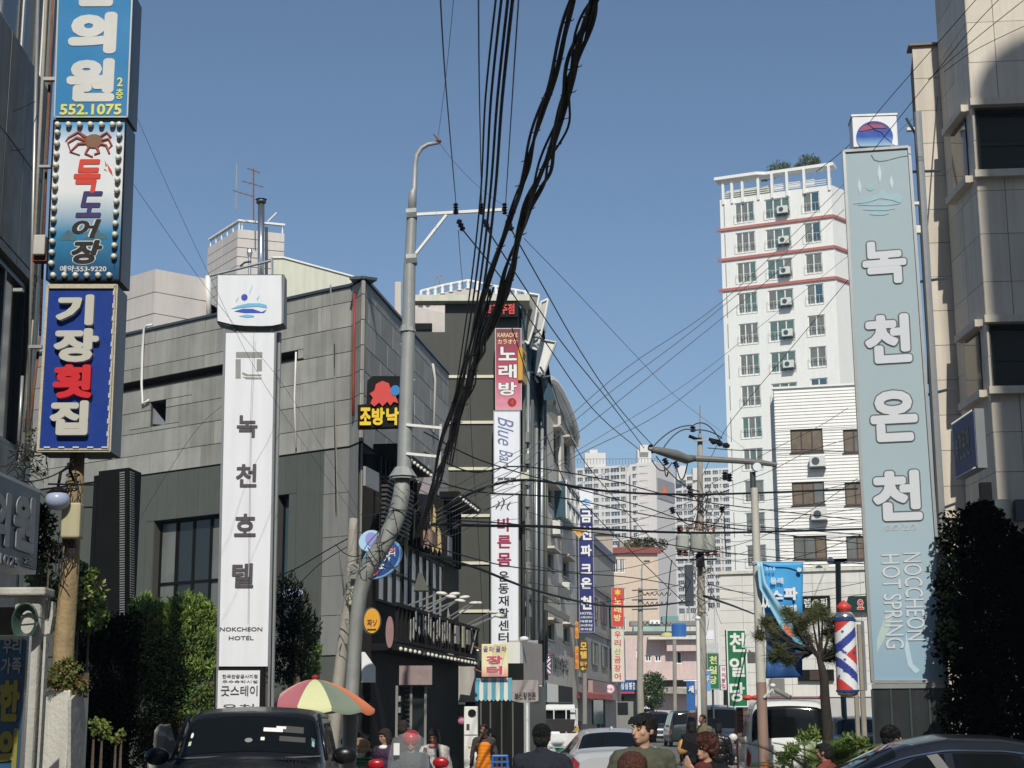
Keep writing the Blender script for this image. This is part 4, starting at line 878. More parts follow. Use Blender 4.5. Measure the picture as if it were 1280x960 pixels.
F = FaceW(fl2.W(fl2.w, -.1, 0).xy, at(845, 700, 600).xy); piece(F, 'end_wall', flatp, t, 0, F.w, 0, 8, 0, fl2.uv(806, 578)[1]); piece(F, 'grey_panel', gpanel if 0 else mat('mauve_grey', (.35, .31, .31), .7), t, .5, F.w - .3, -.3, -.05, F.uv(830, 625)[1], F.uv(830, 600)[1])
piece(fl1, 'gap_wall', flatp, t, fl1.w, fl1.w + 2.0, 1, 9, 0, zt1 + .5)
for (p0, q0, p1, q1) in ((731, 566, 757, 580), (737, 562, 747, 567), (797, 561, 814, 578), (800, 556, 811, 561)):
    F = Face(700, 596 + p0 % 5, 850, 596 + p0 % 5); pbox(F, t, 'roof_house', flatw, p0, q0, p1, q1 + 4, 0, 6)
b = MB(); F = Face(700, 590, 850, 590)
for p in range(722, 823, 4): x, z = F.uv(p, 577); b.box(F, x - .08, x + .08, 0, .1, z - 1, z + 1.0)
x0, z = F.uv(721, 574); x1 = F.uv(823, 574)[0]; b.box(F, x0, x1, 0, .12, z, z + .15); b.build('roof_railing', steeld, t)
f3 = Face(845, 655, 868, 652); f4 = Face(879, 650, 916, 646); zt3 = f3.uv(855, 596)[1]
t = flats('apartment_block', 'second white high rise flats seen behind the utility pole', [
    (f3, [(846, 853), (855, 859), (860, 867)], zt3), (f4, [(882, 890), (892.5, 899), (901, 903), (905, 913)], f4.uv(890, 588)[1])], 0, 20, 8.7 * .325, None, 0)
piece(f3, 'gap_wall', flatp, t, f3.w, f3.w + 3.6, .5, 9, 0, zt3 + .5); F = Face(800, 650, 950, 650); pbox(F, t, 'roof_house', flatw, 846, 582, 858, 600, 1, 6); pbox(F, t, 'roof_house', flatw, 866, 585, 876, 600, 1, 6)

# ================================================================ WHITE TOWER
TF = FaceW((18.9, 142.4), (18.9 + 9.7 * math.cos(R(24)), 142.4 - 9.7 * math.sin(R(24))))
a = at(906, 450, 142.4); TF = FaceW((a.x, a.y), (a.x + 9.35 * math.cos(R(24)), a.y - 9.35 * math.sin(R(24)))); TF.w = TF.uv(1042, 300)[0]
TS = FaceW(TF.W(TF.w, 0, 0).xy, (TF.W(TF.w, 0, 0).x + 5.5 * math.cos(R(46)), TF.W(TF.w, 0, 0).y + 5.5 * math.sin(R(46))))
tw = thing('white_tower', 'tall white apartment tower with red bands and a roof garden', 'apartment tower', TF.W(0, 0, 0))
zr = TF.uv(915, 248)[1]; k0 = TF.uv(935, 252)[1]; dz = (k0 - TF.uv(935, 252 + 38.6 * 8)[1]) / 8
holes = []
for k in range(15):
    for (a, c, dd, hh) in ((923, 947.5, 0, 1.95), (961, 993, -.05, 1.9), (1009.5, 1031, .1, 1.9)):
        x0, x1 = TF.uv(a, 400)[0], TF.uv(c, 400)[0]; z1 = k0 - dz * k + dd; holes.append((x0, x1, z1 - hh, z1, k))
b = MB(); wallmesh(b, TF, 0, TF.w, 0, zr, [h[:4] for h in holes], rev=.3)
p = [TF.W(0, .35, 0), TF.W(TF.w, .0, 0), TS.W(TS.w, 0, 0), TS.W(TS.w, 14, 0), TF.W(0, 14, 0)]
mass(b, [q.xy for q in [TF.W(.0, .34, 0), TF.W(TF.w - .02, .34, 0), TS.W(TS.w, .1, 0), TF.W(9, 14, 0), TF.W(0, 14, 0)]], 0, zr - .05)
b.add([TS.W(0, 0, 0), TS.W(TS.w, 0, 0), TS.W(TS.w, 0, zr), TS.W(0, 0, zr)], [(0, 1, 2, 3)]); b.add([TF.W(0, 0, 0), TF.W(0, .34, 0), TF.W(0, .34, zr), TF.W(0, 0, zr)], [(0, 1, 2, 3)])
b.build('wall', white, tw)
tg_ = mat('tower_blind', (.10, .16, .15), .35, var=.3, scale=2); railm = mat('pale_rail', (.6, .6, .58), .5)
for (x0, x1, z0, z1, k) in holes:
    i = holes.index((x0, x1, z0, z1, k)) % 3
    if k == 14: continue
    window(TF, tw, white, [[curtain, curtain, tg_], [tg_, tg_, curtain], [glassb, curtain]][i], x0, x1, z0, z1, y=.10, bars=[2, 2, 1][i] if k < 9 else 1, t=.10)
    railing_part(TF, tw, railm, x0 - .06, x1 + .06, z0 + .05, z0 + .85, -.16, 4)
    if i == 1: ac(TF, tw, x0 + (x1 - x0) * .55, z0 + .25, .95, .68, -.62)
    if i == 0: piece(TF, 'wall_recess', lpanel, tw, .35, .42, -.02, -.002, z0 - .2, z1 + .1)
for k in range(3):
    z = k0 - dz * (k + 1) + .32
    piece(TF, 'red_band', redb, tw, -.35, TF.w + .1, -.16, -.003, z, z + .26); piece(TS, 'red_band', redb, tw, .12, TS.w, -.16, -.003, z, z + .26)
zt = TF.uv(905, 226)[1]
prg = [(-.35, -.5), (3.7, -.5), (4.4, -.1), (TF.w + .3, -.1)]
MB().prism([TF.W(x, y, zt) for x, y in prg] + [TF.W(TF.w + .3, 1.2, zt), TF.W(-.35, 1.2, zt)], (0, 0, .28)).build('pergola_beam', white, tw)
for x in (.25, 1.1, 2.1, 3.6, 4.9, 6.3, 7.9, TF.w - .25): piece(TF, 'pergola_post', white, tw, x, x + .22, -.14, .12, zr - .5, zt)
for z in (.25, .45, .65): piece(TF, 'pergola_rail', white, tw, 0, TF.w, .3, .36, zr + z, zr + z + .06)
for k in range(8): piece(TF, 'roof_slat', white, tw, 4.4, 8.8, .7, .74, zr + .1 + k * .14, zr + .16 + k * .14)
piece(TF, 'roof_wall', cream, tw, .1, 4.3, 2.0, 2.2, zr - .1, zt - .35)
leafmesh('roof_shrubs', [(TF.W(x, 1.6, zt + z), (r, .8, r * .8)) for x, z, r in ((4.6, .6, .6), (5.2, 1.0, .9), (6.0, .9, .6), (7.3, .9, .6), (8.0, 1.3, .9), (8.8, 1.2, .5), (3.9, .3, .4))], 1500, .32, lo_ + [lg[1]], tw, up=.8, surf=.1, asp=4)

# ================================================================ WHITE SIDED BUILDING and lower tiled building
W2 = Face(975, 90, 1085, 88.8)
w2 = thing('white_sided_building', 'white clapboard building with brown windows and wall mounted air conditioners', 'building', W2.W(0, 0, 0))
z2 = W2.uv(1000, 485)[1]
hs = [W2.rect(*r_) for c0, c1 in ((988, 1028.5), (1054, 1094)) for r_ in ((c0, 536, c1, 565), (c0 + 2, 602, c1 + 2, 631), (c0 + 4, 669.5, c1 + 5, 699))]
b = MB(); wallmesh(b, W2, 0, W2.w, 0, z2, hs, rev=.3, y=.05)
mass(b, [W2.W(.0, .34, 0).xy, W2.W(W2.w, .34, 0).xy, W2.W(W2.w, 10, 0).xy, W2.W(0, 10, 0).xy], 0, z2 - .02); b.build('wall', white, w2)
sdm = mat('white_siding', (.76, .74, .70), .5, var=.05, streak=.06)
b = MB(); h_ = .185
z = 7.4
while z < z2:
    rs = [(0, W2.w, z, z + h_)]
    for h in hs: rs = sub(rs, h)
    for (a, c, d, e) in rs:
        if c - a > .03: b.add([W2.W(a, .0, d), W2.W(c, .0, d), W2.W(c, .045, e), W2.W(a, .045, e), W2.W(a, .04, d), W2.W(c, .04, d)], [(0, 1, 2, 3), (4, 5, 1, 0)])
    z += h_
b.build('siding_boards', sdm, w2, stuff=True)
MB().box(W2, -.1, W2.w, -.08, .3, z2 + .002, z2 + .12).build('coping', white, w2)
WL = FaceW(at(966, 600, 93).xy, W2.W(0, 0, 0).xy); piece(WL, 'side_wall', mat('side_shade_grey', (.5, .49, .46), .7, var=.1, streak=.2), w2, 0, WL.w - .02, .0, 3, 0, WL.uv(970, 487)[1])  # side wall coloured greyer than the front to carry its shadow
for i, h in enumerate(hs):
    window(W2, w2, brownf, [brownc, brownc, curtain], *h, y=.1, bars=2, t=.07, sill=1)
    if i < 3 or 1:
        x, z = h[0] + 1.05, h[2] - .92
        ac(W2, w2, x, z, .85, .62, -.5)
L2 = Face(898, 66, 1085, 64)
l2 = thing('low_tiled_building', 'low white tiled shop building behind the green sign and the white van', 'building', L2.W(0, 0, 0))
zl2 = L2.uv(940, 717)[1]
xs = [k * .95 for k in range(int(L2.w / .95) + 1)] + [L2.w]
panels(L2, l2, tilew, xs, [2.4, 2.9, 3.4, 3.9, 4.4, 4.9, 5.4, 5.9, 6.4, 6.9, zl2], 0, .04, gap=.012, name='tile_panel')
b = MB(); mass(b, [L2.W(.02, .05, 0).xy, L2.W(L2.w, .05, 0).xy, L2.W(L2.w, 9, 0).xy, L2.W(.02, 9, 0).xy], 0, zl2 - .02); b.build('wall', mat('tile_backing', (.5, .49, .46), .8), l2)
MB().box(L2, -.08, L2.w, -.1, .3, zl2 + .002, zl2 + .12).build('coping', concl, l2)
pbox(L2, l2, 'shop_window', glassd, 905, 850, 912, 900, -.08, -.01); pbox(L2, l2, 'grey_door', lpanel, 963, 848, 981, 895, -.1, -.01)
pbox(L2, l2, 'window_strip', black, 998, 837, 1042, 851, -.15, -.01); pbox(L2, l2, 'window_strip', brownf, 1012, 838, 1026, 850, -.2, -.152)
sgx = thing('black_shop_sign', 'black sign with white characters on the tiled wall behind the pine', 'sign', L2.W(L2.uv(1020, 763)[0], -.2, L2.uv(1020, 763)[1]))
pbox(L2, sgx, 'sign_box', black, 1002, 745, 1037, 764, -.25, -.02); txt(L2, sgx, '렙@핑', 1005, 748, 1034, 761, whitelt, -.255, bold=.02)
sgy = thing('dark_green_sign', 'dark green sign with a red and white character left of the big pale sign', 'sign', L2.W(L2.uv(1068, 762)[0], -.2, L2.uv(1068, 762)[1]))
pbox(L2, sgy, 'sign_box', mat('bottle_green', (.01, .04, .03), .5), 1060, 745, 1085, 764, -.25, -.02); txt(L2, sgy, '요', 1071, 749, 1080, 762, whitelt, -.255, bold=.07); txt(L2, sgy, '요', 1071.5, 749.5, 1079.5, 761.5, mat('sign_red', 0), -.262, bold=.03)
pl = thing('brick_pillar', 'dark red brick pillar under the green vertical sign', 'pillar', (at(923, 900, 46).x, 46, 0))
FPl = Face(915, 45.8, 931.5, 45.8); zpl = FPl.uv(923, 884)[1]
MB().box(FPl, .03, FPl.w - .03, .03, .37, 0, zpl).build('core', stoneb, pl)
for j in range(int(zpl / .14)):
    for i in range(2):
        xa = 0 if i == 0 else (.22 if j % 2 else .15); xb = (.22 if j % 2 else .15) if i == 0 else FPl.w
        piece(FPl, 'brick', brickr, pl, xa + .005, xb - .005, 0, .4, j * .14 + .006, j * .14 + .134)
FG2 = Face(909, 45, 936, 45)
grn = mat('sign_green', (.02, .17, .07), .4, var=.08)
t = vsign('green_sign', 'large green vertical sign with three white characters on the brick pillar', FG2, (910.5, 788), (932.5, 883), grn, .3, rim=whitel, side=steeld)
for ch, q in (('천', 791), ('일', 822), ('당', 853)): txt(FG2, t, ch, 912, q, 931, q + 24, whitelt, -.004, bold=.03)
FG3 = Face(880, 58, 900, 58)
t = vsign('green_sign', 'smaller distant green vertical sign with yellowish white characters behind the utility pole', FG3, (885, 817), (898, 861), grn, .3, side=steeld)
for i, ch in enumerate('천일당'): txt(FG3, t, ch, 887, 820 + i * 12.5, 896, 830 + i * 12.5, mat('pale_yellow_lettering', 0), -.004, bold=.03)
pbox(FG3, t, 'yellow_panel', mat('pale_yellow_print', (.7, .66, .45), .5, tint=(.3, .4, .6)), 883, 804, 898, 816, -.01, .2); pbox(FG3, t, 'white_panel', whitel, 882, 788, 892, 799, -.01, .2)
MB().box(FG3, FG3.uv(891, 870)[0], FG3.uv(893, 870)[0], .1, .3, 0, FG3.uv(890, 861)[1]).build('sign_post', steeld, t)
FG4 = Face(898, 60, 912, 60)
t = vsign('red_lettered_sign', 'narrow white sign with red characters between the two green signs', FG4, (901, 832), (908, 862), whitel, .2)
for i, ch in enumerate('아리랑집'): txt(FG4, t, ch, 902.3, 834 + i * 7, 906.8, 839.5 + i * 7, mat('sign_red', 0), -.004, bold=.03)
for (a, q0, c, q1, Y, m, lab, s_) in ((858.5, 851, 869, 888, 56, 'tank_blue', 'deep blue hanging banner left of the utility pole', '세'), (880, 838, 888.5, 864, 54, 'light_blue_sign', 'pale blue narrow banner right of the utility pole', '부')):
    F = Face(a, Y, c, Y); t = thing('street_banner', lab, 'banner', F.W(F.w / 2, 0, F.uv(a, q1)[1])); x0, x1, z0, z1 = F.rect(a, q0, c, q1)
    b = MB(); n = 8
    for k in range(n): b.box(F, x0 + (x1 - x0) * k / n, x0 + (x1 - x0) * (k + 1) / n - .001, .03 * math.sin(k * 1.3), .03 * math.sin(k * 1.3) + .012, z0, z1)
    b.build('cloth', MATS[m], t); txt(F, t, s_, a + 2, q0 + 6, c - 2, q0 + 15, whitelt, -.06, bold=.04)
    MB().tube([F.W(x0 - .1, .05, z1), F.W(x1 + .1, .05, z1)], .02, 5).build('rod', steel, t)

# ================================================================ RIGHT BUILDING (tan stone)
# near block: front face at Y~20, left face running back, recessed fin behind
NB = FaceW((at(1226, 300, 25).x, 25), (at(1226, 300, 25).x + 8, 24.3)); NL = FaceW((NB.o.x - .02, 26.68), (NB.o.x, 25.0))
BK = FaceW((at(1153, 250, 26.7).x, 26.8), (NB.o.x + .14, 26.72))
rbz = thing('tan_stone_building', 'tan stone clad building with dark green window bands behind the pale blue sign', 'building', NB.W(0, 0, 0))
zT = 16.6; zf = at(1160, 57, 26.75).z
gz = lambda q: NB.uv(1245, q)[1]
wb1 = (gz(216), gz(133)); wb2 = (gz(486), gz(404))
b = MB(); wallmesh(b, NB, 0, 8, 0, zT, [(.06, 8, *wb1), (.06, 8, *wb2)], rev=.5, y=.04)
wallmesh(b, NL, 0, NL.w, 0, zT, y=.04)
mass(b, [NB.W(.1, .56, 0).xy, NB.W(8, .56, 0).xy, NB.W(8, 9, 0).xy, NB.W(2.6, 9, 0).xy, NL.W(.0, .6, 0).xy], 0, zT - .02)
b.build('wall', mat('tan_joint', (.20, .16, .13), .9), rbz)
rows = [0, .9, 1.8, 2.7, 3.4] ; z = wb2[0] - .06
rz = [gz(q) for q in (640, 590, 540, 486)]
rz1 = [gz(q) for q in (404, 352, 292, 238, 216)]; rz2 = [gz(q) for q in (133, 77, 27, -23, -73, -123)]
nbx = [0, .44, 1.31, 2.2, 3.1, 4.1, 5.1, 6, 7, 8]
lowz = [0, .8, 1.6, 2.4] + [q for q in rz if q > 2.5]
dstone = tstone
for zs_ in (lowz, rz1, rz2): panels(NB, rbz, dstone, nbx, zs_, 0, .035, gap=.009)
panels(NL, rbz, dstone, [0, .8, NL.w - .002], lowz + [(wb2[0] + wb2[1]) / 2] + rz1 + [(wb1[0] + wb1[1]) / 2] + rz2, 0, .035, gap=.009)
for wb in (wb1, wb2):
    window(NB, rbz, mat('green_black_frame', (.02, .035, .03), .4), glassd, .07, 2.2, wb[0], wb[1], y=.16, bars=0, hbar=.48, t=.06); window(NB, rbz, mat('green_black_frame', 0), glassd, 2.22, 5, wb[0], wb[1], y=.16, bars=1, hbar=.48, t=.06)
    for (z, hgt, nm) in ((wb[0] - .1, .12, 'window_ledge'), (wb[1] - .01, .12, 'window_head')):
        MB().box(NB, -.05, 8, -.14, .02, z, z + hgt).build(nm, dstone, rbz); MB().box(NL, .35, NL.w - .15, -.14, .02, z - .002, z + hgt - .004).build(nm, dstone, rbz)
    MB().box(NL, .5, NL.w - .35, -.03, .02, wb[0] + .05, wb[1] - .05).build('side_window', glassd, rbz)
fin_z = [zf - .61 * k for k in range(30) if zf - .61 * k > 0][::-1] + []
b = MB(); mass(b, [BK.W(.02, .04, 0).xy, BK.W(BK.w, .04, 0).xy, BK.W(BK.w, 1.2, 0).xy, BK.W(.1, 1.2, 0).xy], 0, zf - .02); b.build('fin_wall', mat('tan_joint', 0), rbz)
panels(BK, rbz, tstone, [0, BK.w], [0.01] + fin_z, 0, .035, gap=.009)
MB().box(BK, -.06, BK.w - .02, -.06, .3, zf + .002, zf + .04).build('fin_coping', mat('brown_coping', (.22, .16, .12), .6), rbz)
for q in (165, 258, 372, 450): x, z = BK.uv(1146, q); piece(BK, 'bracket', white, rbz, x - .18, x + .05, -.12, -.01, z, z + .05)
x, z = BK.uv(1150, 290); piece(BK, 'junction_box', white, rbz, x - .12, x + .05, -.14, -.01, z - .05, z + .08)
piece(NL, 'roof_edge', steeld, rbz, -.05, NL.w, -.05, .02, zT + .001, zT + .06)
hang(BK, rbz, 'cable', gpanel, [(1172, 120), (1166, 200), (1156, 330), (1160, 480)], .008, y=-.05)
for k in range(2): pbox(NB, rbz, 'meter_box', steeld, 1244 + k * 26, 624, 1264 + k * 26, 650, -.25, -.05)
x0, x1, z0, z1 = NB.rect(1224, 605, 1238, 660); MB().box(NB, x0, x1, -.2, -.05, z0, z1).build('dark_post', black, rbz)
# box sign on the left face
FBs = FaceW(at(1193, 560, 24.4).xy, at(1221, 560, 23.2).xy)
fs_ = thing('side_box_sign', 'shaded blue box sign with an end greyed for shade hanging on the tan stone building', 'sign', FBs.W(0, .2, FBs.uv(1205, 590)[1]))
x0, x1 = 0, FBs.w; z0, z1 = FBs.uv(1220, 586)[1], FBs.uv(1220, 509)[1]
MB().box(FBs, x0, x1, 0, .14, z0, z1).build('sign_box', mat('shade_grey_box', (.20, .21, .22), .5), fs_)  # pale box greyed in its colour, standing in for shade
MB().box(FBs, x0 + .02, x1 - .02, -.012, -.002, z0 + .03, z1 - .03).build('sign_face', mat('dim_blue_print', (.10, .12, .22), .5), fs_)
for k, ch in enumerate('녹천온천'):
    glyph(ch, mat('dull_gold', (.3, .27, .2), .5), .004, .03, .12 + k * .2, .28 + k * .2, z0 + .25, z1 - .2, FBs, -.014, parent=fs_)
b = MB()
for x in [k * .055 for k in range(int(FBs.w / .055))]: b.box(FBs, x, x + .02, -.03, -.013, z0 + .005, z0 + .025).box(FBs, x, x + .02, -.03, -.013, z1 - .025, z1 - .005)
b.build('small_lights', whitel, fs_)
# unseen buildings added behind the viewer to cut the sky fill
for (x0, x1, y0, y1, hh, lab) in ((-22, -8, -42, 3, 32, 'unseen building added on the left of the street behind the viewpoint'), (12.5, 26, -60, -12, 20, 'unseen building added on the right of the street behind the viewpoint'), (-30, 12, -90, -50, 36, 'unseen wide building added to close the street far behind the viewpoint')):
    t = thing('added_street_building', lab, 'building', (x0, y0, 0)); b = MB(); mass(b, [(x0, y0), (x1, y0), (x1, y1), (x0, y1)], 0, hh); b.build('wall', tan, t)
    F = FaceW((x1, y0), (x1, y1)) if x0 == -22 else FaceW((x0, y1), (x1, y1)) if x0 == -30 else FaceW((x0, y1), (x0, y0))
    for k in range(8):
        for j in range(6): window(F, t, steeld, glassd, 2 + j * 6.5, 5 + j * 6.5, 3 + k * 3.2, 5 + k * 3.2, y=-.1, bars=1)
t = thing('added_shade_building', 'unseen low tan building added outside the picture on the right for its shade', 'building', (5.9, 14, 0)); b = MB(); mass(b, [(5.85, 4), (15, 4), (15, 14), (5.85, 14)], 0, 9.4); b.build('wall', tan, t)  # unseen building, added to shade the tree and the lower right
for j in range(3):
    for k in range(3): window(FaceW((5.85, 14), (5.85, 4)), t, steeld, glassd, .8 + j * 3.2, 2.8 + j * 3.2, .9 + k * 3, 2.6 + k * 3, y=-.1, bars=1)
# unseen building added behind the viewer, its rounded corner shaped to shade the near block
bb = thing('added_shadow_building', 'unseen tall building with a rounded roof corner added behind the viewpoint for its shadow', 'building', (12, -4, 0))
HX, HZ, rr = at(1217, 131, 25).x + 1.61, at(1280, 50, 25).z + 20.04, 1.15
pts = [(HX, 0)] + [(HX + rr - rr * math.cos(t), HZ - rr + rr * math.sin(t)) for t in [k * math.pi / 2 / 14 for k in range(15)]] + [(22, HZ), (22, 0)]
MB().prism([(x, 2, z) for x, z in pts], (2.6, -12, 0)).build('wall', tan, bb)
for k in range(6):
    for j in range(3): window(FaceW((9.6, 2.0), (22, 2.0)), bb, steeld, glassd, 1 + j * 4, 3 + j * 4, 2 + k * 3.6, 4 + k * 3.6, y=-.1, bars=1)

# ================================================================ BIG PALE SIGN and others on the right
BN = Face(1075, 20.12, 1159, 19.9, ref=520)
bn = thing('hot_spring_sign', 'huge pale blue vertical hot spring sign with white outlined characters', 'sign', (BN.W(BN.w / 2, .25, 0)))
zb_, ztp = BN.uv(1138, 851)[1], BN.uv(1095, 187)[1]
pz0, pz1 = zb_, ztp
aq = grad('aqua_print', (.29, .43, .55), (.40, .49, .53), pz0, pz0 + 3.2, .35, c2=(.39, .51, .58), mid=.45)
ppoly(BN, bn, 'sign_box', steeld, [(1053, 188), (1137, 182), (1185, 853), (1088, 853)], .022, .42)
ppoly(BN, bn, 'sign_face', aq, [(1056, 190), (1134, 185), (1180, 850), (1093, 850)], 0, .02)
b = MB(); q4 = [(1054.5, 189), (1136, 183.5), (1183, 852), (1090.5, 852)]
for i in range(4):
    a = BN.uv(*q4[i], -.01); c = BN.uv(*q4[(i + 1) % 4], -.01); b.tube([BN.W(a[0], -.005, a[1]), BN.W(c[0], -.005, c[1])], .026, 4)
b.build('frame', steel, bn)
outl = mat('dark_outline', (.11, .13, .14), .5); lw = mat('bright_letter', (.66, .68, .72), .4, var=.02)
for ch, (a, q0, c, q1) in (('녹', (1077, 300, 1134, 356)), ('천', (1080, 392, 1140, 455)), ('온', (1087, 487, 1148, 553)), ('천', (1090, 587, 1153, 652))):
    txt(BN, bn, ch, a - .6, q0 - .6, c + .6, q1 + .6, outl, -.003, .002, .072, name='letter_outline'); txt(BN, bn, ch, a + 1, q0 + 1, c - 1, q1 - 1, lw, -.010, .004, .045)
txt(BN, bn, '錄泉·溫泉', 1106, 655, 1146, 663, lw, -.003, .003, .0)
thinl = mat('thin_outline_grey', (.30, .38, .43), .5)
for s_, (a, q0, c, q1) in (('NOCCHEON', (1131, 690, 1155, 801)), ('HOT SPRING', (1104, 692, 1128, 811))):
    txt(BN, bn, s_, a, q0, c, q1, thinl, -.003, .002, .014, rot=90); txt(BN, bn, s_, a + .6, q0 + .6, c - .6, q1 - .6, lw, -.007, .002, .0, rot=90)
lgm = mat('pale_wave_print', (.36, .53, .60), .4); lgm2 = mat('palest_wave_line', (.56, .68, .70), .4)
ppoly(BN, bn, 'wave_mark', lgm, [(1066, 255), (1078, 250), (1098, 243), (1103, 236), (1108, 242), (1124, 243), (1129, 248), (1126, 254), (1115, 250), (1100, 248), (1085, 253)], -.006, -.001)
for q, wd_ in ((256, 26), (262, 20), (268, 12)):
    cx = 1098 + (q - 256) * .1; ppoly(BN, bn, 'wave_mark', lgm, [(cx - wd_, q), (cx - wd_ * .4, q - 3), (cx + wd_ * .4, q - 3), (cx + wd_, q - 1), (cx + wd_ * .4, q + 1), (cx - wd_ * .4, q + 1)], -.006, -.001)
for (cx, cy, h2) in ((1074, 233, 10), (1099, 217, 12), (1114, 228, 9)): ppoly(BN, bn, 'steam_mark', lgm2, [(cx, cy - h2), (cx + 3, cy), (cx + 1, cy + h2), (cx - 2, cy)], -.006, -.001)
disc(BN, bn, 'dot_mark', lgm, 1088, 234, 4.5, 4.5, -.006, -.001)
ppoly(BN, bn, 'cloud_mark', mat('water_print', (.50, .66, .76), .4), [(1133, 790), (1137, 812), (1141, 830), (1150, 838), (1144, 842), (1135, 832), (1131, 812)], -.004, -.001)
ppoly(BN, bn, 'cloud_mark', mat('sand_print', (.48, .60, .56), .4), [(1096, 800), (1106, 770), (1116, 765), (1112, 785), (1104, 802), (1096, 816)], -.004, -.001)
x0, x1 = -.02, BN.w + .06
MB().box(BN, x0, x1, .0, .42, 0, zb_ - .03).build('base_cabinet', mat('dark_steel_panel', (.14, .155, .16), .28, metal=.8, var=.3, scale=3, streak=.3), bn)
for k in range(5): piece(BN, 'panel_rib', steeld, bn, x0 + (x1 - x0) * k / 4 - .012, x0 + (x1 - x0) * k / 4 + .012, -.02, -.001, .1, zb_ - .1)
piece(BN, 'base_rim', steel, bn, x0, x1, -.022, -.002, zb_ - .09, zb_ - .035)
MB().tube([BN.W(-.14, .1, 0), BN.W(-.14, .1, BN.uv(1072, 780)[1])], .035, 8).build('side_pole', conc, bn); MB().tube([BN.W(-.22, .15, 0), BN.W(-.22, .15, BN.uv(1072, 790)[1])], .03, 8).build('side_pole', conc, bn)
for s_ in (BN.w + .1,): MB().tube([BN.W(s_, .1, 2.5), BN.W(s_, .1, ztp + .5)], .05, 8).build('support_pole', steel, bn)
for k in range(5): MB().tube([BN.W(BN.w, .15, ztp - .3 - k * 1.5), BN.W(BN.w + .35, .8, ztp - .1 - k * 1.5)], .02, 5).build('tie_bar', steeld, bn)
# globe box on top
GB = Face(1066, 20.05, 1122, 20.0, ref=165)
gb = thing('globe_sign', 'white square sign with a dark blue globe on top of the pale blue sign', 'sign', GB.W(GB.w / 2, .2, ztp + .04))
x0, x1, z0, z1 = GB.rect(1066, 145, 1122, 188); MB().box(GB, x0, x1, 0, .35, ztp + .045, z1).build('sign_box', whitel, gb, bevel=.01)
MB().box(GB, x0 - .01, x1 + .01, -.01, .36, z1 + .002, z1 + .03).build('top_trim', steel, gb)
za, zb2 = GB.uv(1094, 188)[1], GB.uv(1094, 148)[1]
gm = grad('globe_print', (.45, .70, .80), (.10, .02, .12), za, zb2, .3, c2=(.02, .10, .45), mid=.42)
cxg, czg = GB.uv(1093, 168); rg = (GB.rect(1070, 150, 1116, 196)[1] - GB.rect(1070, 150, 1116, 196)[0]) / 2
czg = za + .185; MB().prism([GB.W(cxg + rg * math.cos(t), -.012, max(ztp + .05, czg + rg * .92 * math.sin(t))) for t in [k * math.tau / 48 for k in range(48)] if czg + rg * .92 * math.sin(t) > ztp - .05], GB.n * .011).build('globe_print', gm, gb)
ppoly(GB, gb, 'glow_streak', mat('plum_print', (.30, .05, .13), .4), [(1074, 164), (1078, 158), (1090, 155), (1102, 156), (1108, 160), (1094, 160), (1082, 163)], -.02, -.0125)
MB().tube([BN.W(BN.w + .1, .1, ztp + .1), BN.W(BN.w - .05, .3, ztp + .5)], .02, 5).build('stay', steeld, gb)
barber('large barber pole with red finial and starred stripes beside the pale blue sign', 1057, 750, 871, 19.6, 26, True)
# utility lamp, pole with boom
lmp = thing('street_lamp', 'dark twin headed street lamp above the black shop sign', 'street lamp', (at(1048, 720, 40).x, 40, 0))
MB().tube([(at(1048, 720, 40).x, 40, 0), at(1048.5, 760, 40), at(1047.5, 703, 40)], .07, 8).build('pole', steeld, lmp)
MB().prism([at(*p, 40) for p in ((1036, 699), (1059, 698), (1059, 701), (1050, 703), (1044, 704), (1038, 703))], (0, .3, 0)).build('lamp_head', black, lmp)
MB().ell(at(1038, 701, 39.9), (.09, .12, .09)).build('lamp_globe', whitel, lmp, smooth=True)
bp = thing('boom_pole', 'cream and brown steel pole carrying a long grey lamp arm', 'pole', (at(953, 900, 30).x, 30, 0))
X = at(953, 900, 30).x; zc = at(955, 853, 30).z
MB().tube([(X, 30, 0), (X, 30, zc)], [.105, .095], 16).build('lower_shaft', mat('brown_pole_paint', (.30, .20, .16), .6, var=.1, streak=.1), bp, smooth=30)
zt_ = at(948, 610, 30).z; MB().tube([(X, 30, zc + .002), (X, 30, zt_)], [.093, .068], 16).build('upper_shaft', mat('cream_pole_paint', (.55, .53, .47), .5, var=.1, streak=.15), bp, smooth=30)
zj = at(947, 590, 30).z; MB().tube([(X - .02, 30, zt_ + .001), (X - .02, 30, zj)], .055, 12).build('neck', steeld, bp, smooth=30)
gdk = mat('boom_grey', (.15, .15, .14), .5, var=.1)
MB().tube([at(971, 581, 30), at(945, 577.5, 30), at(905, 575, 30), at(866, 573, 30)], [.045, .055, .055, .06], 8).build('arm', gdk, bp, smooth=30)
MB().tube([at(868, 573, 30), at(858, 574, 29.9), at(845, 569, 29.6), at(822, 563, 29.3), at(811, 561, 29.1)], [.06, .09, .10, .07, .03], 10).build('lamp_head', mat('lamp_head_grey', (.20, .20, .19), .4), bp, smooth=True)
disc(Face(940, 29.85, 955, 29.85), bp, 'round_light', whitel, 946.5, 583.5, 5.3, 5.3, 0, .12)
pbox(Face(930, 29.8, 950, 29.8), bp, 'notice_box', gpanel, 935, 815, 944, 829, 0, .08); MB().tube([at(944, 820, 29.9), at(936, 813, 29.8)], .015, 5).build('stay', steel, bp)
MB().tube([at(940, 703, 29.9), at(1006, 702, 29.7)], .012, 5).build('banner_rod', steel, bp)
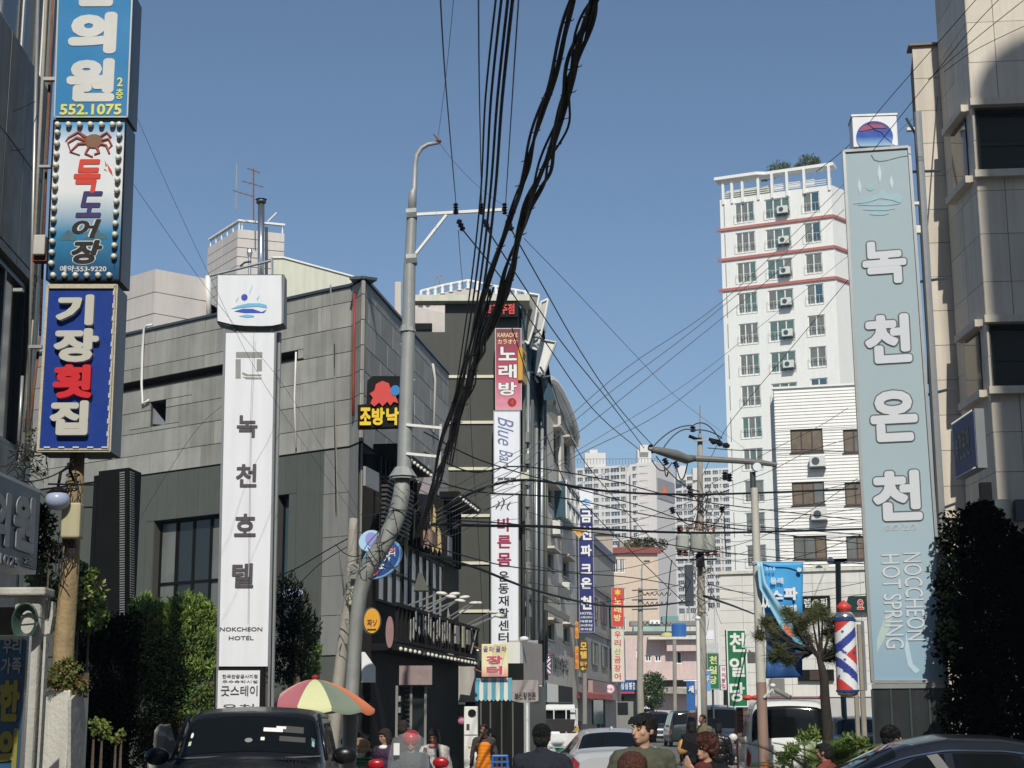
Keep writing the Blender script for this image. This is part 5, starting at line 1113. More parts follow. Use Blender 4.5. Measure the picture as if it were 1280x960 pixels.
# banner sheets
def sheet(name, label, top, bot, Y, m, wav=.05, nx=14, nz=16, parent=None):
    b = MB(); vs = []
    for j in range(nz + 1):
        for i in range(nx + 1):
            u, v = i / nx, j / nz
            P = Vector(top(u)) * (1 - v) + Vector(bot(u)) * v
            vs.append(at(P[0], P[1], Y + wav * math.sin(u * 7 + v * 2) + wav * .7 * math.sin(v * 6)))
    b.add(vs, [(j * (nx + 1) + i, j * (nx + 1) + i + 1, (j + 1) * (nx + 1) + i + 1, (j + 1) * (nx + 1) + i) for j in range(nz) for i in range(nx)])
    o = b.build(name, m, parent, smooth=True); md = o.modifiers.new('s', 'SOLIDIFY'); md.thickness = .006
    return o
def path(pts):
    def f(u):
        t = u * (len(pts) - 1); i = min(int(t), len(pts) - 2); g = t - i
        return (pts[i][0] * (1 - g) + pts[i + 1][0] * g, pts[i][1] * (1 - g) + pts[i + 1][1] * g)
    return f
sky_b = grad('banner_print', (.04, .26, .58), (.07, .40, .78), at(980, 770, 30).z, at(980, 702, 30).z, .6)
bt = thing('spa_banner', 'torn sky blue spa city banner hanging from the cream pole', 'banner', at(978, 848, 29.9))
sheet('main_sheet', '', path([(953, 703), (1004, 703)]), path([(956, 772), (1003, 769)]), 29.9, sky_b, .02, parent=bt)
lb_ = grad('banner_pale_print', (.18, .45, .62), (.35, .62, .78), at(980, 820, 30).z, at(980, 702, 30).z, .6)
sheet('folded_strip', '', path([(946, 703), (949, 735), (958, 752), (975, 783), (992, 800), (1008, 823)]), path([(953, 703), (957, 728), (970, 748), (987, 772), (1001, 791), (1019, 815)]), 29.7, lb_, .06, nx=24, nz=6, parent=bt)
sheet('lower_sheet', '', path([(958, 800), (1003, 800)]), path([(957, 848), (1003, 847)]), 30.1, grad('banner_navy_print', (.015, .06, .20), (.03, .14, .36), at(980, 848, 30).z, at(980, 800, 30).z, .6), .05, parent=bt)
sheet('middle_sheet', '', path([(955, 772), (1003, 770)]), path([(957, 800), (1003, 800)]), 30.05, mat('banner_deep', (.015, .05, .15), .6), .03, nz=6, parent=bt)
FBn = Face(950, 29.82, 1005, 29.82)
txt(FBn, bt, '동래', 963, 722, 979, 730, whitelt, -.003, .003, .02)
for ch, (a, q0, c, q1) in (('스', (963, 738, 979, 749)), ('파', (980, 734, 997, 750)), ('시', (967, 756, 981, 768)), ('티', (982, 756, 996, 768))): txt(FBn, bt, ch, a, q0, c, q1, whitelt, -.003, .003, .06)
txt(FBn, bt, 'ㅇㅇㅇ', 957, 709, 969, 713, whitelt, -.003, .003, .02); disc(FBn, bt, 'crest', mat('palest_wave_line', 0), 999, 712, 3, 3, -.006, -.003)
ppoly(Face(950, 29.5, 1005, 29.5), bt, 'orange_patch', mat('salmon_print', (.62, .2, .10), .6), [(980, 780), (987, 783), (994, 794), (990, 797), (983, 792), (980, 787)], 0, .004)
txt(Face(945, 29.4, 1005, 29.4), bt, 'ㅆ', 951, 748, 962, 760, whitelt, 0, .003, .02)
# CCTV on a bracket over the van
cc = thing('security_camera', 'white security camera on a bracket above the white van', 'camera', at(968, 868, 29.8))
MB().tube([at(955, 872, 29.9), at(966, 862, 29.8), at(968, 866, 29.8)], .025, 6).build('bracket', white, cc); MB().ell(at(966, 857, 29.8), (.055, .05, .04)).build('dome', white, cc, smooth=True)
MB().tube([at(969, 862, 29.7), at(988, 872, 29.5)], .045, 10).build('camera_body', lpanel, cc)
# ================================================================ LEFT FOREGROUND: building, signs
LB = FaceW(at(-90, 450, 11.2).xy, at(43, 450, 14.2).xy); LE = FaceW(LB.W(LB.w, 0, 0).xy, LB.W(LB.w + .0, 3, 0).xy)
lbd = thing('left_building', 'dark grey clad building edge with wide windows at the left of the street', 'building', LB.W(LB.w, 0, 0))
dk = mat('dark_clad', (.16, .165, .15), .45, var=.25, scale=2, streak=.3)
b = MB(); zs = [0]
h1 = (0, LB.w - .12, LB.uv(30, 60)[1], 12); h2 = (0, LB.w - .22, LB.uv(20, 560)[1], LB.uv(20, 335)[1])
wallmesh(b, LB, 0, LB.w, 0, 13, [h1, h2], rev=.2, y=.03); mass(b, [LB.W(0, .25, 0).xy, LB.W(LB.w, .25, 0).xy, LB.W(LB.w, 6, 0).xy, LB.W(0, 6, 0).xy], 0, 12.9); b.build('wall', stoneb, lbd)
panels(LB, lbd, dk, [0, .8, 1.6, 2.2, 2.8, LB.w], [0, 1.2, 2.2, h2[2] - .02, h2[3] + .02, 5.6, 6.5, h1[2] - .02], 0, .03, [h1, h2], gap=.012, name='cladding_panel')
piece(LB, 'corner_strip', steeld, lbd, LB.w - .1, LB.w, -.02, .2, 0, 13)
window(LB, lbd, white, [curtain, glassd], *h1, y=.05, bars=3, t=.06); window(LB, lbd, steeld, [glassd], *h2, y=.05, bars=3, t=.05)
b = MB()
hangp = []
for (p0, p1, r, m, nm) in (((47.5, -10), (34, 580), .016, steel, 'steel_conduit'), ((58, -10), (38, 420), .014, conc, 'drain_pipe'), ((66, -10), (50, 420), .012, rust, 'drain_pipe'), ((38, 420), (36, 440), .014, conc, 'drain_pipe'), ((50, 420), (32, 575), .012, rust, 'drain_pipe'), ((28, 470), (22, 570), .014, steel, 'steel_conduit'), ((41, 400), (30, 540), .01, conc, 'steel_conduit')):
    MB().tube([at(*p0, 13.3), at(*p1, 13.3)], r, 8).build(nm, m, lbd, smooth=True)
MB().tube([at(26, 560, 13.25), at(22, 583, 13.2), at(28, 588, 13.2), at(33, 580, 13.25)], .014, 6).build('u_bend', steel, lbd, smooth=True)
F13 = Face(0, 13.2, 170, 13.2)
for (a, q0, c, q1) in ((54, 96, 69, 100), (48, 206, 63, 209), (36, 431, 52, 435), (16, 360, 28, 364)): pbox(F13, lbd, 'sign_bracket', steel, a, q0, c, q1, 0, .05)
pbox(F13, lbd, 'meter_box', mat('dirty_white_plastic', (.52, .50, .46), .6, var=.15, streak=.2), 41, 293, 56, 318, -.1, .05, bevel=.01); pbox(F13, lbd, 'meter_foot', rust, 40, 318, 58, 326, -.05, .05)
b = MB()
for k in range(46):
    p = at(random.uniform(18, 46), random.uniform(555, 612), 13.1); b.tube([p, p + Vector((random.uniform(-.1, .1), random.uniform(-.05, .05), random.uniform(-.14, .1))), p + Vector((random.uniform(-.15, .15), 0, random.uniform(-.16, .05)))], .004, 4)
b.build('loose_cables', rubber, lbd)
leafmesh('creeper', [(at(44, 575, 13.1), (.06, .05, .13)), (at(40, 550, 13.1), (.05, .04, .12)), (at(50, 590, 13.1), (.07, .04, .05))], 160, .035, lo_, lbd)
# the three stacked signs
Yf = 13.0
FL = Face(50, Yf, 150, Yf, ref=300)
def slant(name, label, q, m, side=steeld, thick=.38, Fx=None, frame=None):
    # q: four photo corners TL TR BR BL
    Fx = Fx or FL
    t = thing(name, label, 'sign', Fx.W(Fx.uv((q[2][0] + q[3][0]) / 2, q[2][1])[0], thick / 2, Fx.uv(*q[2])[1]))
    ppoly(Fx, t, 'sign_face', m, q, 0, .015)
    big = [(q[0][0] - 1, q[0][1] - 1), (q[1][0] + 1, q[1][1] - 1), (q[2][0] + 1, q[2][1] + 1), (q[3][0] - 1, q[3][1] + 1)]
    ppoly(Fx, t, 'sign_box', side, big, .018, thick)
    b = MB(); n = 4
    for i in range(4):
        a = Fx.uv(*big[i], -.01); c = Fx.uv(*big[(i + 1) % 4], -.01); b.tube([Fx.W(a[0], -.005, a[1]), Fx.W(c[0], -.005, c[1])], .009, 4)
    b.build('sign_frame', frame or steel, t)
    return t
cb = mat('clinic_blue_print', (.04, .22, .47), .3, var=.06, scale=1)
s1 = slant('clinic_box_sign', 'tall blue clinic sign with huge white characters at the top left', [(74, -12), (164.5, -12), (158, 145), (69, 145)], cb)
cw = mat('soft_white_letter', (.62, .62, .60), .4)
txt(FL, s1, '한', 92, -52, 148, 8, cw, -.002, .003, .06); txt(FL, s1, '의', 85.5, 15, 146, 67, cw, -.002, .003, .075); txt(FL, s1, '원', 83, 73, 144, 127, cw, -.002, .003, .065)
ylw = mat('lemon_lettering', (.72, .68, .16), .4)
txt(FL, s1, '2', 146.5, 97, 153.5, 108, ylw, -.002, .003, .02); txt(FL, s1, '층', 145, 111, 154, 124, ylw, -.002, .003, .02); txt(FL, s1, '552.1075', 75, 130, 152, 143.5, ylw, -.002, .003, .03)
zA, zB = FL.uv(100, 347)[1], FL.uv(110, 152)[1]
crabp = grad('seaside_print', (.01, .05, .14), (.04, .33, .62), zA, zB, .3, c2=(.74, .76, .78), mid=.55)
cr = crabp.node_tree.nodes['Color Ramp'].color_ramp if 'Color Ramp' in crabp.node_tree.nodes else [n for n in crabp.node_tree.nodes if n.type == 'VALTORGB'][0].color_ramp
e_ = cr.elements.new(.28); e_.color = (.04, .22, .40, 1); e_ = cr.elements.new(.86); e_.color = (.70, .74, .80, 1)
s2 = slant('crab_restaurant_sign', 'seaside printed crab restaurant sign framed by round bulbs between two blue signs', [(68.5, 151), (156, 151), (148.5, 349), (59, 349)], crabp, frame=black)
rc = mat('brush_red', (.62, .05, .03), .4); nv = mat('brush_navy', (.04, .03, .13), .4); bk = mat('brush_black', (.012, .012, .014), .4)
txt(FL, s2, '독', 92, 199, 126, 241, rc, -.002, .003, .04, slant=.15); txt(FL, s2, '도', 95, 239, 128, 272, nv, -.002, .003, .04, slant=.2)
txt(FL, s2, '어', 90, 274, 126, 297, cw, -.002, .001, .08, slant=.2); txt(FL, s2, '어', 90, 274, 126, 297, bk, -.004, .002, .04, slant=.2)
txt(FL, s2, '장', 88, 299, 129, 331, cw, -.002, .001, .09, slant=.2); txt(FL, s2, '장', 89, 300, 128, 330, bk, -.004, .002, .05, slant=.2)
txt(FL, s2, '예약:553-9220', 75, 332, 133, 340, cw, -.003, .002, .02)
b = MB()
for pts in ([(131, 200), (134, 207), (132, 208)], [(134, 204), (140, 214), (141, 220), (136, 213)], [(130, 212), (134, 214), (131, 211)]): b.prism([FL.W(FL.uv(*p)[0], -.003, FL.uv(*p)[1]) for p in pts], FL.n * -.002)
b.build('red_brush_mark', rc, s2)
isl = mat('island_print', (.05, .13, .17), .5, var=.3, scale=30)
ppoly(FL, s2, 'island_print', isl, [(72, 300), (80, 292), (85, 287), (90, 290), (95, 297), (96, 301)], -.002, -.0005); ppoly(FL, s2, 'island_print', isl, [(104, 299), (110, 294), (122, 285), (126, 291), (133, 294), (136, 299)], -.002, -.0005)
# crab: shell and legs
crm = mat('crab_brown', (.20, .10, .06), .5, var=.3, scale=40); crr = mat('crab_red', (.38, .10, .07), .5, var=.3, scale=40)
disc(FL, s2, 'crab_shell', crm, 117, 176, 11, 8.5, -.012, -.001)
b = MB()
legs = [[(108, 172), (98, 165), (86, 172), (82, 177)], [(108, 176), (96, 172), (85, 179), (88, 188)], [(107, 179), (98, 180), (88, 190), (100, 194)], [(126, 171), (134, 166), (139, 172)], [(127, 176), (136, 174), (140, 182), (136, 186)], [(126, 180), (133, 182), (137, 192)], [(112, 183), (107, 192), (116, 196)], [(121, 184), (124, 191), (118, 193)]]
for L_ in legs:
    b.tube([FL.W(FL.uv(*p)[0], -.006, FL.uv(*p)[1]) for p in L_], [.014, .012, .009, .005][:len(L_)], 5)
b.build('crab_legs', crr, s2)
bmesh_ = MB().ell((0, 0, 0), (.024, .022, .024), 10, 7).mesh('bulb', bulbm, smooth=True); cup = MB().tube([(0, .0, 0), (0, .02, 0)], .026, 10).mesh('bulb_holder', lpanel)
pos = [(73 + k * 13.7, 157) for k in range(6)] + [(150, 157)] + [(72.5 - k * .62, 167 + k * 13.6) for k in range(13)] + [(149.8 - k * .6, 171 + k * 13.7) for k in range(12)] + [(67.5 + k * 14, 345) for k in range(6)]
for p in pos:
    x, z = FL.uv(*p); o = inst('bulb_holder', cup, s2, Matrix.Translation(FL.W(x, -.022, z))); inst('bulb', bmesh_, o, Matrix.Translation(FL.W(x, -.035, z)))
b = MB(); b.tube([FL.W(*(lambda q: (q[0], -.008, q[1]))(FL.uv(72.8, 160))), FL.W(*(lambda q: (q[0], -.008, q[1]))(FL.uv(65, 333)))], .003, 4).tube([FL.W(*(lambda q: (q[0], -.008, q[1]))(FL.uv(150, 160))), FL.W(*(lambda q: (q[0], -.008, q[1]))(FL.uv(143, 335)))], .003, 4); b.build('bulb_wire', rubber, s2)
nb_ = mat('navy_blue_print', (.014, .045, .25), .3, var=.05)
s3 = slant('raw_fish_sign', 'deep blue raw fish restaurant sign with raised grey and red characters', [(60, 357), (145.5, 357), (136.5, 563), (47.5, 563)], nb_, frame=mat('chipped_white_frame', (.62, .60, .50), .7, var=.3, scale=20, tint=(.35, .25, .15)))
gl_ = mat('raised_grey_letter', (.50, .49, .44), .5, var=.06)
b = MB(); Q4 = [(60, 357), (145.5, 357), (136.5, 563), (47.5, 563)]
cq = (97, 460)
for i in range(4):
    a, c = Q4[i], Q4[(i + 1) % 4]; ia = (a[0] + (cq[0] - a[0]) * .05, a[1] + (cq[1] - a[1]) * .02); ic = (c[0] + (cq[0] - c[0]) * .05, c[1] + (cq[1] - c[1]) * .02)
    if i == 0: ia = (ia[0], 361); ic = (ic[0], 361)
    b.prism([FL.W(FL.uv(*p)[0], -.02, FL.uv(*p)[1]) for p in (a, c, ic, ia)], FL.n * .019)
b.build('white_border', mat('chipped_white_frame', 0), s3)
for ch, (a, q0, c, q1), m in (('기', (72, 370, 119, 408), gl_), ('장', (69, 412, 125, 454), gl_), ('횟', (68, 457, 117, 499), mat('raised_red_letter', (.60, .02, .03), .4)), ('집', (64, 502, 112, 545), gl_)):
    txt(FL, s3, ch, a, q0, c, q1, m, -.001, .05, .055)
b = MB()
for k in range(12): x, z = FL.uv(139.5 - k * .72 + 3.5, 370 + k * 16); b.box(FL, x - .006, x + .006, -.03, -.021, z, z + .04)
for k in range(5): x, z = FL.uv(56 + k * 18, 560); b.box(FL, x, x + .05, -.03, -.021, z - .005, z + .008)
b.build('border_lamps', mat('pale_yellow_print', 0) if 'pale_yellow_print' in MATS else cream, s3)
pbox(Face(100, 13.6, 150, 13.6), s3, 'rear_stub', lpanel, 108, 566, 137, 572, 0, .1)
# street facing clinic sign, its shade put into darker colours
FC2 = FaceW(at(-40, 660, 6.95).xy, at(48, 660, 7.9).xy)
s4 = thing('shaded_clinic_sign', 'blue clinic sign darkened in colour for shade, facing the street at the left edge', 'sign', FC2.W(FC2.w, .1, 0)); s4.location.z = 0
z0, z1 = FC2.uv(48, 719)[1], FC2.uv(48, 611)[1]
MB().box(FC2, 0, FC2.w, 0, .12, z0, z1).build('sign_box', steel, s4); MB().box(FC2, .0, FC2.w - .02, -.008, -.001, z0 + .02, z1 - .02).build('sign_face', mat('shade_clinic_blue', (.06, .08, .115), .4), s4)
gw = mat('shade_white_letter', (.24, .26, .28), .5)  # white lettering darkened in its colour to stand for shade
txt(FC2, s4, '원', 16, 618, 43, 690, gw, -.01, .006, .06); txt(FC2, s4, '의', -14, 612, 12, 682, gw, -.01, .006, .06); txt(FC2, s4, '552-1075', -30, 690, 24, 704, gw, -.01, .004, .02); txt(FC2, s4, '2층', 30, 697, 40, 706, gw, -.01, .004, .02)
# white wall block with hose, blue sign below
FW = Face(-60, 9.6, 75, 9.6)
wl = thing('white_yard_wall', 'dirty white rendered wall post with a coiled green hose at the left edge', 'wall', FW.W(FW.w, 0, 0))
wm_ = mat('dirty_white_render', (.46, .45, .41), .8, var=.15, streak=.35, bump=.4)
x0, x1, z0, z1 = FW.rect(15, 742, 60, 960); MB().box(FW, FW.uv(15, 800)[0], FW.uv(49, 800)[0], 0, .12, 0, z1).build('wall', wm_, wl, bevel=.02)
x0, x1, z0, z1 = FW.rect(-60, 735, 60, 745); MB().box(FW, x0, x1, -.06, .15, z0, z1).build('coping', wm_, wl, bevel=.01)
ppoly(FW, wl, 'side_post', wm_, [(50, 748), (66, 752), (66, 770), (62, 792), (51, 793)], .1, .16); pbox(FW, wl, 'post_lower', wm_, 50, 793, 53, 970, .05, .12)
MB().box(FW, FW.uv(-60, 800)[0], FW.uv(15, 800)[0] - .01, .2, .4, 0, z1 - .1).build('dark_recess', char, wl)
b = MB()
for k in range(5): b.tube([FW.W(FW.uv(36, 778)[0] + (.05 + .006 * k) * math.cos(t), -.03 - .012 * k, FW.uv(36, 778)[1] + (.075 + .008 * k) * math.sin(t)) for t in [q * math.tau / 20 for q in range(21)]], .008, 5)
b.build('hose_coil', mat('hose_green', (.03, .06, .05), .4), wl, smooth=True)
hang(FW, wl, 'bracket_wire', rubber, [(18, 770), (40, 768), (60, 776), (62, 745)], .004)
FU = Face(-60, 8, 31, 8)
s5 = thing('family_clinic_sign', 'blue standing sign with white and yellow characters at the lower left edge', 'sign', FU.W(FU.w, .1, 0))
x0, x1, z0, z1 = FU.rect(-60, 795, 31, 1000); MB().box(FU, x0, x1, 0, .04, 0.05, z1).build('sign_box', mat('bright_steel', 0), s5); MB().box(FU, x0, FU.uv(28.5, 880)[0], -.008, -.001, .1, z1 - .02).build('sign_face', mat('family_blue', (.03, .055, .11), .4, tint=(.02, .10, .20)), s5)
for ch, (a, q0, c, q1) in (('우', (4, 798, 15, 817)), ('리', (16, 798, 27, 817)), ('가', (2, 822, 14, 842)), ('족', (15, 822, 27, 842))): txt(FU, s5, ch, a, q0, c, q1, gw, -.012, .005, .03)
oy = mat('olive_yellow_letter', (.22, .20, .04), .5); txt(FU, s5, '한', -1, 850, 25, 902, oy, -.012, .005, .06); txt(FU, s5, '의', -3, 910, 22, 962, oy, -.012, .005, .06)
# planter post with shrub
PP = FaceW(at(54, 900, 11.2).xy, at(86, 900, 11.0).xy); PQ = FaceW(PP.W(PP.w, 0, 0).xy, at(110, 900, 11.6).xy)
pp = thing('planter_post', 'cracked white plaster planter post with a bush on top beside the utility pole', 'planter', PP.W(0, 0, 0))
zc_ = at(86, 862, 11).z; b = MB(); mass(b, [PP.o.xy, PQ.o.xy, PQ.W(PQ.w, 0, 0).xy, (-3.42, 11.75)], 0, zc_); b.build('post', concl, pp, bevel=.015)
ppoly(PQ, pp, 'rough_render', mat('rough_grey_render', (.42, .41, .38), .9, var=.3, scale=9, bump=.9, bscale=14), [(89, 875), (95, 868), (105, 872), (107, 905), (104, 935), (106, 985), (88, 985)], -.025, -.002)
MB().tube([PP.W(.12, .25, zc_ - .05), PP.W(.12, .25, zc_ + .12)], .02, 5).build('stem', bark, pp)
rl = mat('leaf_reddish', (.16, .06, .03), .6, var=.3); yl = mat('leaf_yellowgreen', (.14, .16, .03), .6, var=.3)
leafmesh('foliage', [(at(80, 845, 11.1), (.12, .11, .10)), (at(95, 857, 11.1), (.10, .1, .07)), (at(68, 852, 11.1), (.07, .08, .05)), (at(84, 830, 11.1), (.06, .06, .05))], 1900, .026, [lg[1], yl, rl, lg[2], yl], pp, asp=1.7, surf=.35)
# utility pole left with box, globe lamp
up = thing('utility_pole', 'old tan utility pole with a dirty meter box under the deep blue sign', 'utility pole', (at(80, 900, 13.2).x, 13.2, 0))
MB().tube([(at(76, 900, 13.2).x, 13.2, 0), at(80, 800, 13.2), at(87, 720, 13.2), at(97, 566, 13.2)], [.09, .085, .075, .06], 14).build('shaft', mat('old_tan_pole', (.33, .24, .13), .85, var=.35, scale=9, streak=.4, bump=.5), up, smooth=True)
F = Face(70, 13.05, 110, 13.05); pbox(F, up, 'meter_box', mat('yellowed_plastic', (.45, .41, .26), .6, var=.2, streak=.3), 76, 628, 100, 672, -.1, .05, bevel=.015)
for q in (580, 594, 603, 612, 680, 700): MB().tube([at(94 - (q - 570) * .09 + 9 * math.cos(t), q + 2 * math.sin(t), 13.2 + .09 * math.sin(t)) for t in [k * math.tau / 10 for k in range(11)]], .006, 4).build('strap', steeld, up)
b = MB()
for k in range(30):
    q = random.uniform(575, 705); p = at(93 - (q - 570) * .09 + random.uniform(-8, 10), q, 13.05); b.tube([p, p + Vector((random.uniform(-.06, .06), 0, -.1)), p + Vector((random.uniform(-.08, .08), 0, -.22))], .005, 4)
b.build('loose_cables', rubber, up)
gl2 = thing('globe_lamp', 'blue grey globe street lamp on a curved black bracket beside the utility pole', 'street lamp', at(71, 640, 12.9))
MB().tube([at(92, 600, 13.1), at(86, 584, 13), at(76, 590, 12.95), at(72, 612, 12.9)], .013, 6).build('bracket', black, gl2, smooth=True)
MB().tube([at(60, 605, 12.9), at(118, 606, 12.9)], .008, 5).tube([at(105, 634, 12.9), at(118, 634, 12.9)], .008, 5).build('cross_bar', black, gl2)
MB().ell(at(72, 625, 12.9), (.10, .10, .085), 20, 12).build('globe', mat('lamp_glass', 0), gl2, smooth=True)
MB().tube([at(72, 609, 12.9), at(72, 616, 12.9)], [.03, .09], 12).tube([at(72, 625, 12.9) + Vector((-.1, 0, 0)) , at(72, 625, 12.9) + Vector((.1, 0, 0))], .006, 4).build('lamp_cap', black, gl2)
# black louvred tower sign
FTw = FaceW(at(118, 700, 27).xy, at(156, 700, 26.6).xy); FTr = FaceW(FTw.W(FTw.w, 0, 0).xy, at(172, 700, 27.2).xy)
bt2 = thing('black_louvre_tower', 'tall black louvred tower left of the hotel sign', 'tower', FTw.W(0, 0, 0))
z1 = FTw.uv(140, 587)[1]; b = MB(); mass(b, [FTw.o.xy, FTr.o.xy, FTr.W(FTr.w, 0, 0).xy, FTw.W(0, .5, 0).xy], 0, z1); b.build('casing', black, bt2)
pbox(FTw, bt2, 'side_flange', black, 113, 595, 118, 780, .02, .2)
gll = mat('louvre_grey', (.26, .26, .25), .5)
for col, (p0, p1) in enumerate(((149.5, 155.5), (163, 168))):
    F = FTw if col == 0 else FTr
    for k in range(60): a = F.rect(p0, 590 + k * 3.0, p1, 591.4 + k * 3.0, -.01); piece(F, 'louvre', gll, bt2, a[0], a[1], -.012, -.002, a[2], a[3])
# ================================================================ HOTEL SIGN
HFs = Face(272, 22, 342, 22, ref=600)
hsg = thing('hotel_sign', 'tall white hotel sign panel with black characters standing behind the black jeep', 'sign', HFs.W(HFs.w / 2, .15, 0))
ppoly(HFs, hsg, 'sign_face', whitel, [(281.5, 416), (343.5, 416), (334.5, 833), (272, 833)], 0, .02); ppoly(HFs, hsg, 'sign_box', steeld, [(280.5, 415), (345, 415), (336, 834.5), (271, 834.5)], .022, .26)
b = MB()
for a, c in (((344.5, 415), (335.5, 900)), ((281, 415), (271, 885))): u0, u1 = HFs.uv(*a), HFs.uv(*c); b.tube([HFs.W(u0[0], -.01, u0[1]), HFs.W(u1[0], -.01, u1[1])], .018, 6)
u0 = HFs.uv(349, 416, .25); u1 = HFs.uv(338, 960, .25); b.tube([HFs.W(u0[0], .25, u0[1]), HFs.W(u1[0], .25, 0)], .035, 8); u0 = HFs.uv(284, 416, .25); b.tube([HFs.W(HFs.uv(275, 900)[0], .28, u0[1]), HFs.W(HFs.uv(271, 960)[0], .28, 0)], .03, 8)
b.build('frame', steel, hsg)
for ch, (a, q0, c, q1) in (('녹', (296, 519, 322, 547)), ('천', (295, 580, 321, 609)), ('호', (293, 642, 320, 671)), ('텔', (290, 704, 317, 735))): txt(HFs, hsg, ch, a, q0, c, q1, lettergrey, -.003, .006, .03)
txt(HFs, hsg, 'NOKCHEON', 275, 784, 328, 789, lettergrey, -.003, .004, .015); txt(HFs, hsg, 'HOTEL', 286, 795, 317, 800, lettergrey, -.003, .004, .015)
lgry = mat('logo_grey', (.28, .29, .27), .5)
b = MB()
for pts in ([(295, 440), (328, 440), (328, 447), (295, 447)], [(294.5, 449), (301, 449), (301, 473), (294.5, 473)], [(321, 449), (327.5, 449), (327.5, 464), (321, 464)], [(303, 465), (310, 468), (327, 468), (327, 470), (308, 470), (303, 468)], [(303, 471), (327, 472), (327, 474), (308, 474)]):
    b.prism([HFs.W(HFs.uv(*p)[0], -.004, HFs.uv(*p)[1]) for p in pts], HFs.n * .003)
b.build('monogram', lgry, hsg)
ppoly(HFs, hsg, 'lower_panel', whitel, [(271.5, 838), (325, 838), (324, 890), (270, 890)], -.02, .2); ppoly(HFs, hsg, 'lower_panel_case', black, [(268, 835), (329, 835), (328, 950), (267, 950)], -.015, .21)
txt(HFs, hsg, '한국관광공사지정', 278, 843, 322, 848, lettergrey, -.024, .003, .01); txt(HFs, hsg, '우수숙박시설', 278, 850, 322, 854, lettergrey, -.024, .003, .0); txt(HFs, hsg, '굿스테이', 276, 857, 322, 870, lettergrey, -.024, .004, .015); txt(HFs, hsg, '온천', 277, 880, 318, 890, lettergrey, -.024, .004, .0)
tp = thing('hotel_logo_sign', 'white curved logo sign with blue waves above the tall hotel sign', 'sign', HFs.W(HFs.uv(314, 405)[0], .1, HFs.uv(314, 405)[1]))
b = MB(); pts = [(272, 344), (352, 344), (352, 404.5), (340, 407), (326, 407.5), (305, 407), (288, 405), (272, 401)]
ppoly(HFs, tp, 'sign_face', whitel, pts, -.02, 0); ppoly(HFs, tp, 'sign_box', steeld, [(271, 343), (355, 343), (355, 405), (340, 409), (326, 409), (300, 408.5), (285, 407), (271, 403)], .003, .3)
pbox(HFs, tp, 'right_edge', lpanel, 352.5, 344, 355, 404, -.03, .003)
disc(HFs, tp, 'blue_dot', mat('royal_blue', (.04, .09, .50), .4), 305.5, 371.5, 4, 4, -.026, -.021)
lbw = mat('cyan_wave', (.18, .50, .72), .4)
ppoly(HFs, tp, 'wave_mark', lbw, [(289, 386), (297, 382), (310, 379), (325, 379), (333, 381), (334, 385), (322, 383), (308, 384)], -.026, -.021)
ppoly(HFs, tp, 'wave_mark', mat('royal_blue', 0), [(293, 389), (303, 386), (316, 386), (327, 390), (333, 387), (330, 391), (318, 391), (305, 391)], -.026, -.021)
ppoly(HFs, tp, 'wave_mark', lbw, [(299, 395), (308, 393), (317, 394), (318, 396), (309, 397)], -.026, -.021)
b = MB()
for (cx, cy, s_) in ((297, 374, 5), (314, 361, 8), (323, 372, 5)): b.tube([HFs.W(HFs.uv(cx + 1.2 * math.sin(k * 1.5), cy)[0], -.022, HFs.uv(cx, cy - s_ + k * s_ / 2)[1]) for k in range(5)], [.002, .01, .012, .01, .002], 4)
b.build('steam_mark', mat('pale_cyan', (.5, .72, .82), .4), tp)
for p in (292, 338): MB().tube([HFs.W(HFs.uv(p, 407)[0], .1, HFs.uv(p, 408)[1]), HFs.W(HFs.uv(p, 416)[0], .1, HFs.uv(p, 417)[1])], .02, 6).build('stub', steel, tp)
# ================================================================ POLES IN THE CENTRE
YP = 24
cp = thing('bent_silver_pole', 'silver street pole with a hooked top, white crossarm and kinked cable wrapped trunk', 'utility pole', (at(434, 960, YP).x, YP, 0))
def tp_(pts, rpx, Y, seg=16): return [at(*p, Y) for p in pts], [r * Y / 2000 for r in rpx]
p_, r_ = tp_([(505, 592), (510.5, 410), (512, 330)], [9.2, 8.6, 7.6], YP); MB().tube(p_, r_, 18).build('lower_shaft', polem, cp, smooth=30)
p_, r_ = tp_([(512, 331), (515, 268)], [7.2, 6.6], YP); MB().tube(p_, r_, 18).build('middle_shaft', polem, cp, smooth=30)
p_, r_ = tp_([(515, 268), (516, 240), (518, 236), (519, 205), (521, 194), (527, 185), (535, 180.5), (549, 178)], [5.6, 5.2, 3.6, 3.1, 3.1, 3.0, 2.8, 2.4], YP); MB().tube(p_, r_, 14).build('hook_arm', white if 0 else polem, cp, smooth=True)
MB().tube([at(542, 168, YP), at(549, 176, YP), at(550, 180, YP)], .012, 5).ell(at(548, 176.5, YP), (.05, .05, .03)).build('hook_fitting', rust, cp)
for (x, y, r1, r2, h2) in ((509.5, 411, 11, 8.8, 8), (503.5, 590, 18, 10, 12), (503, 596, 17, 12, 6)):
    MB().tube([at(x, y - h2 / 2, YP), at(x, y + h2 / 2, YP)], [r2 * YP / 2000, r1 * YP / 2000], 8).build('flange', polem, cp)
low = [(503, 596), (502, 618), (496, 645), (484, 672), (468, 697), (457, 716), (450, 742), (446, 775), (443, 815), (440, 862), (436, 960), (434, 1030)]
p_, r_ = tp_(low, [9.2, 10.6, 11.2, 11.2, 11, 10.3, 9.3, 8.8, 8.5, 8.5, 8.8, 9], YP); p_[-1].z = 0
MB().tube(p_, r_, 18).build('bent_trunk', mat('stained_silver_paint', (.30, .31, .29), .6, metal=.15, var=.25, scale=4, streak=.35, bump=.25), cp, smooth=True)
wr = MB()
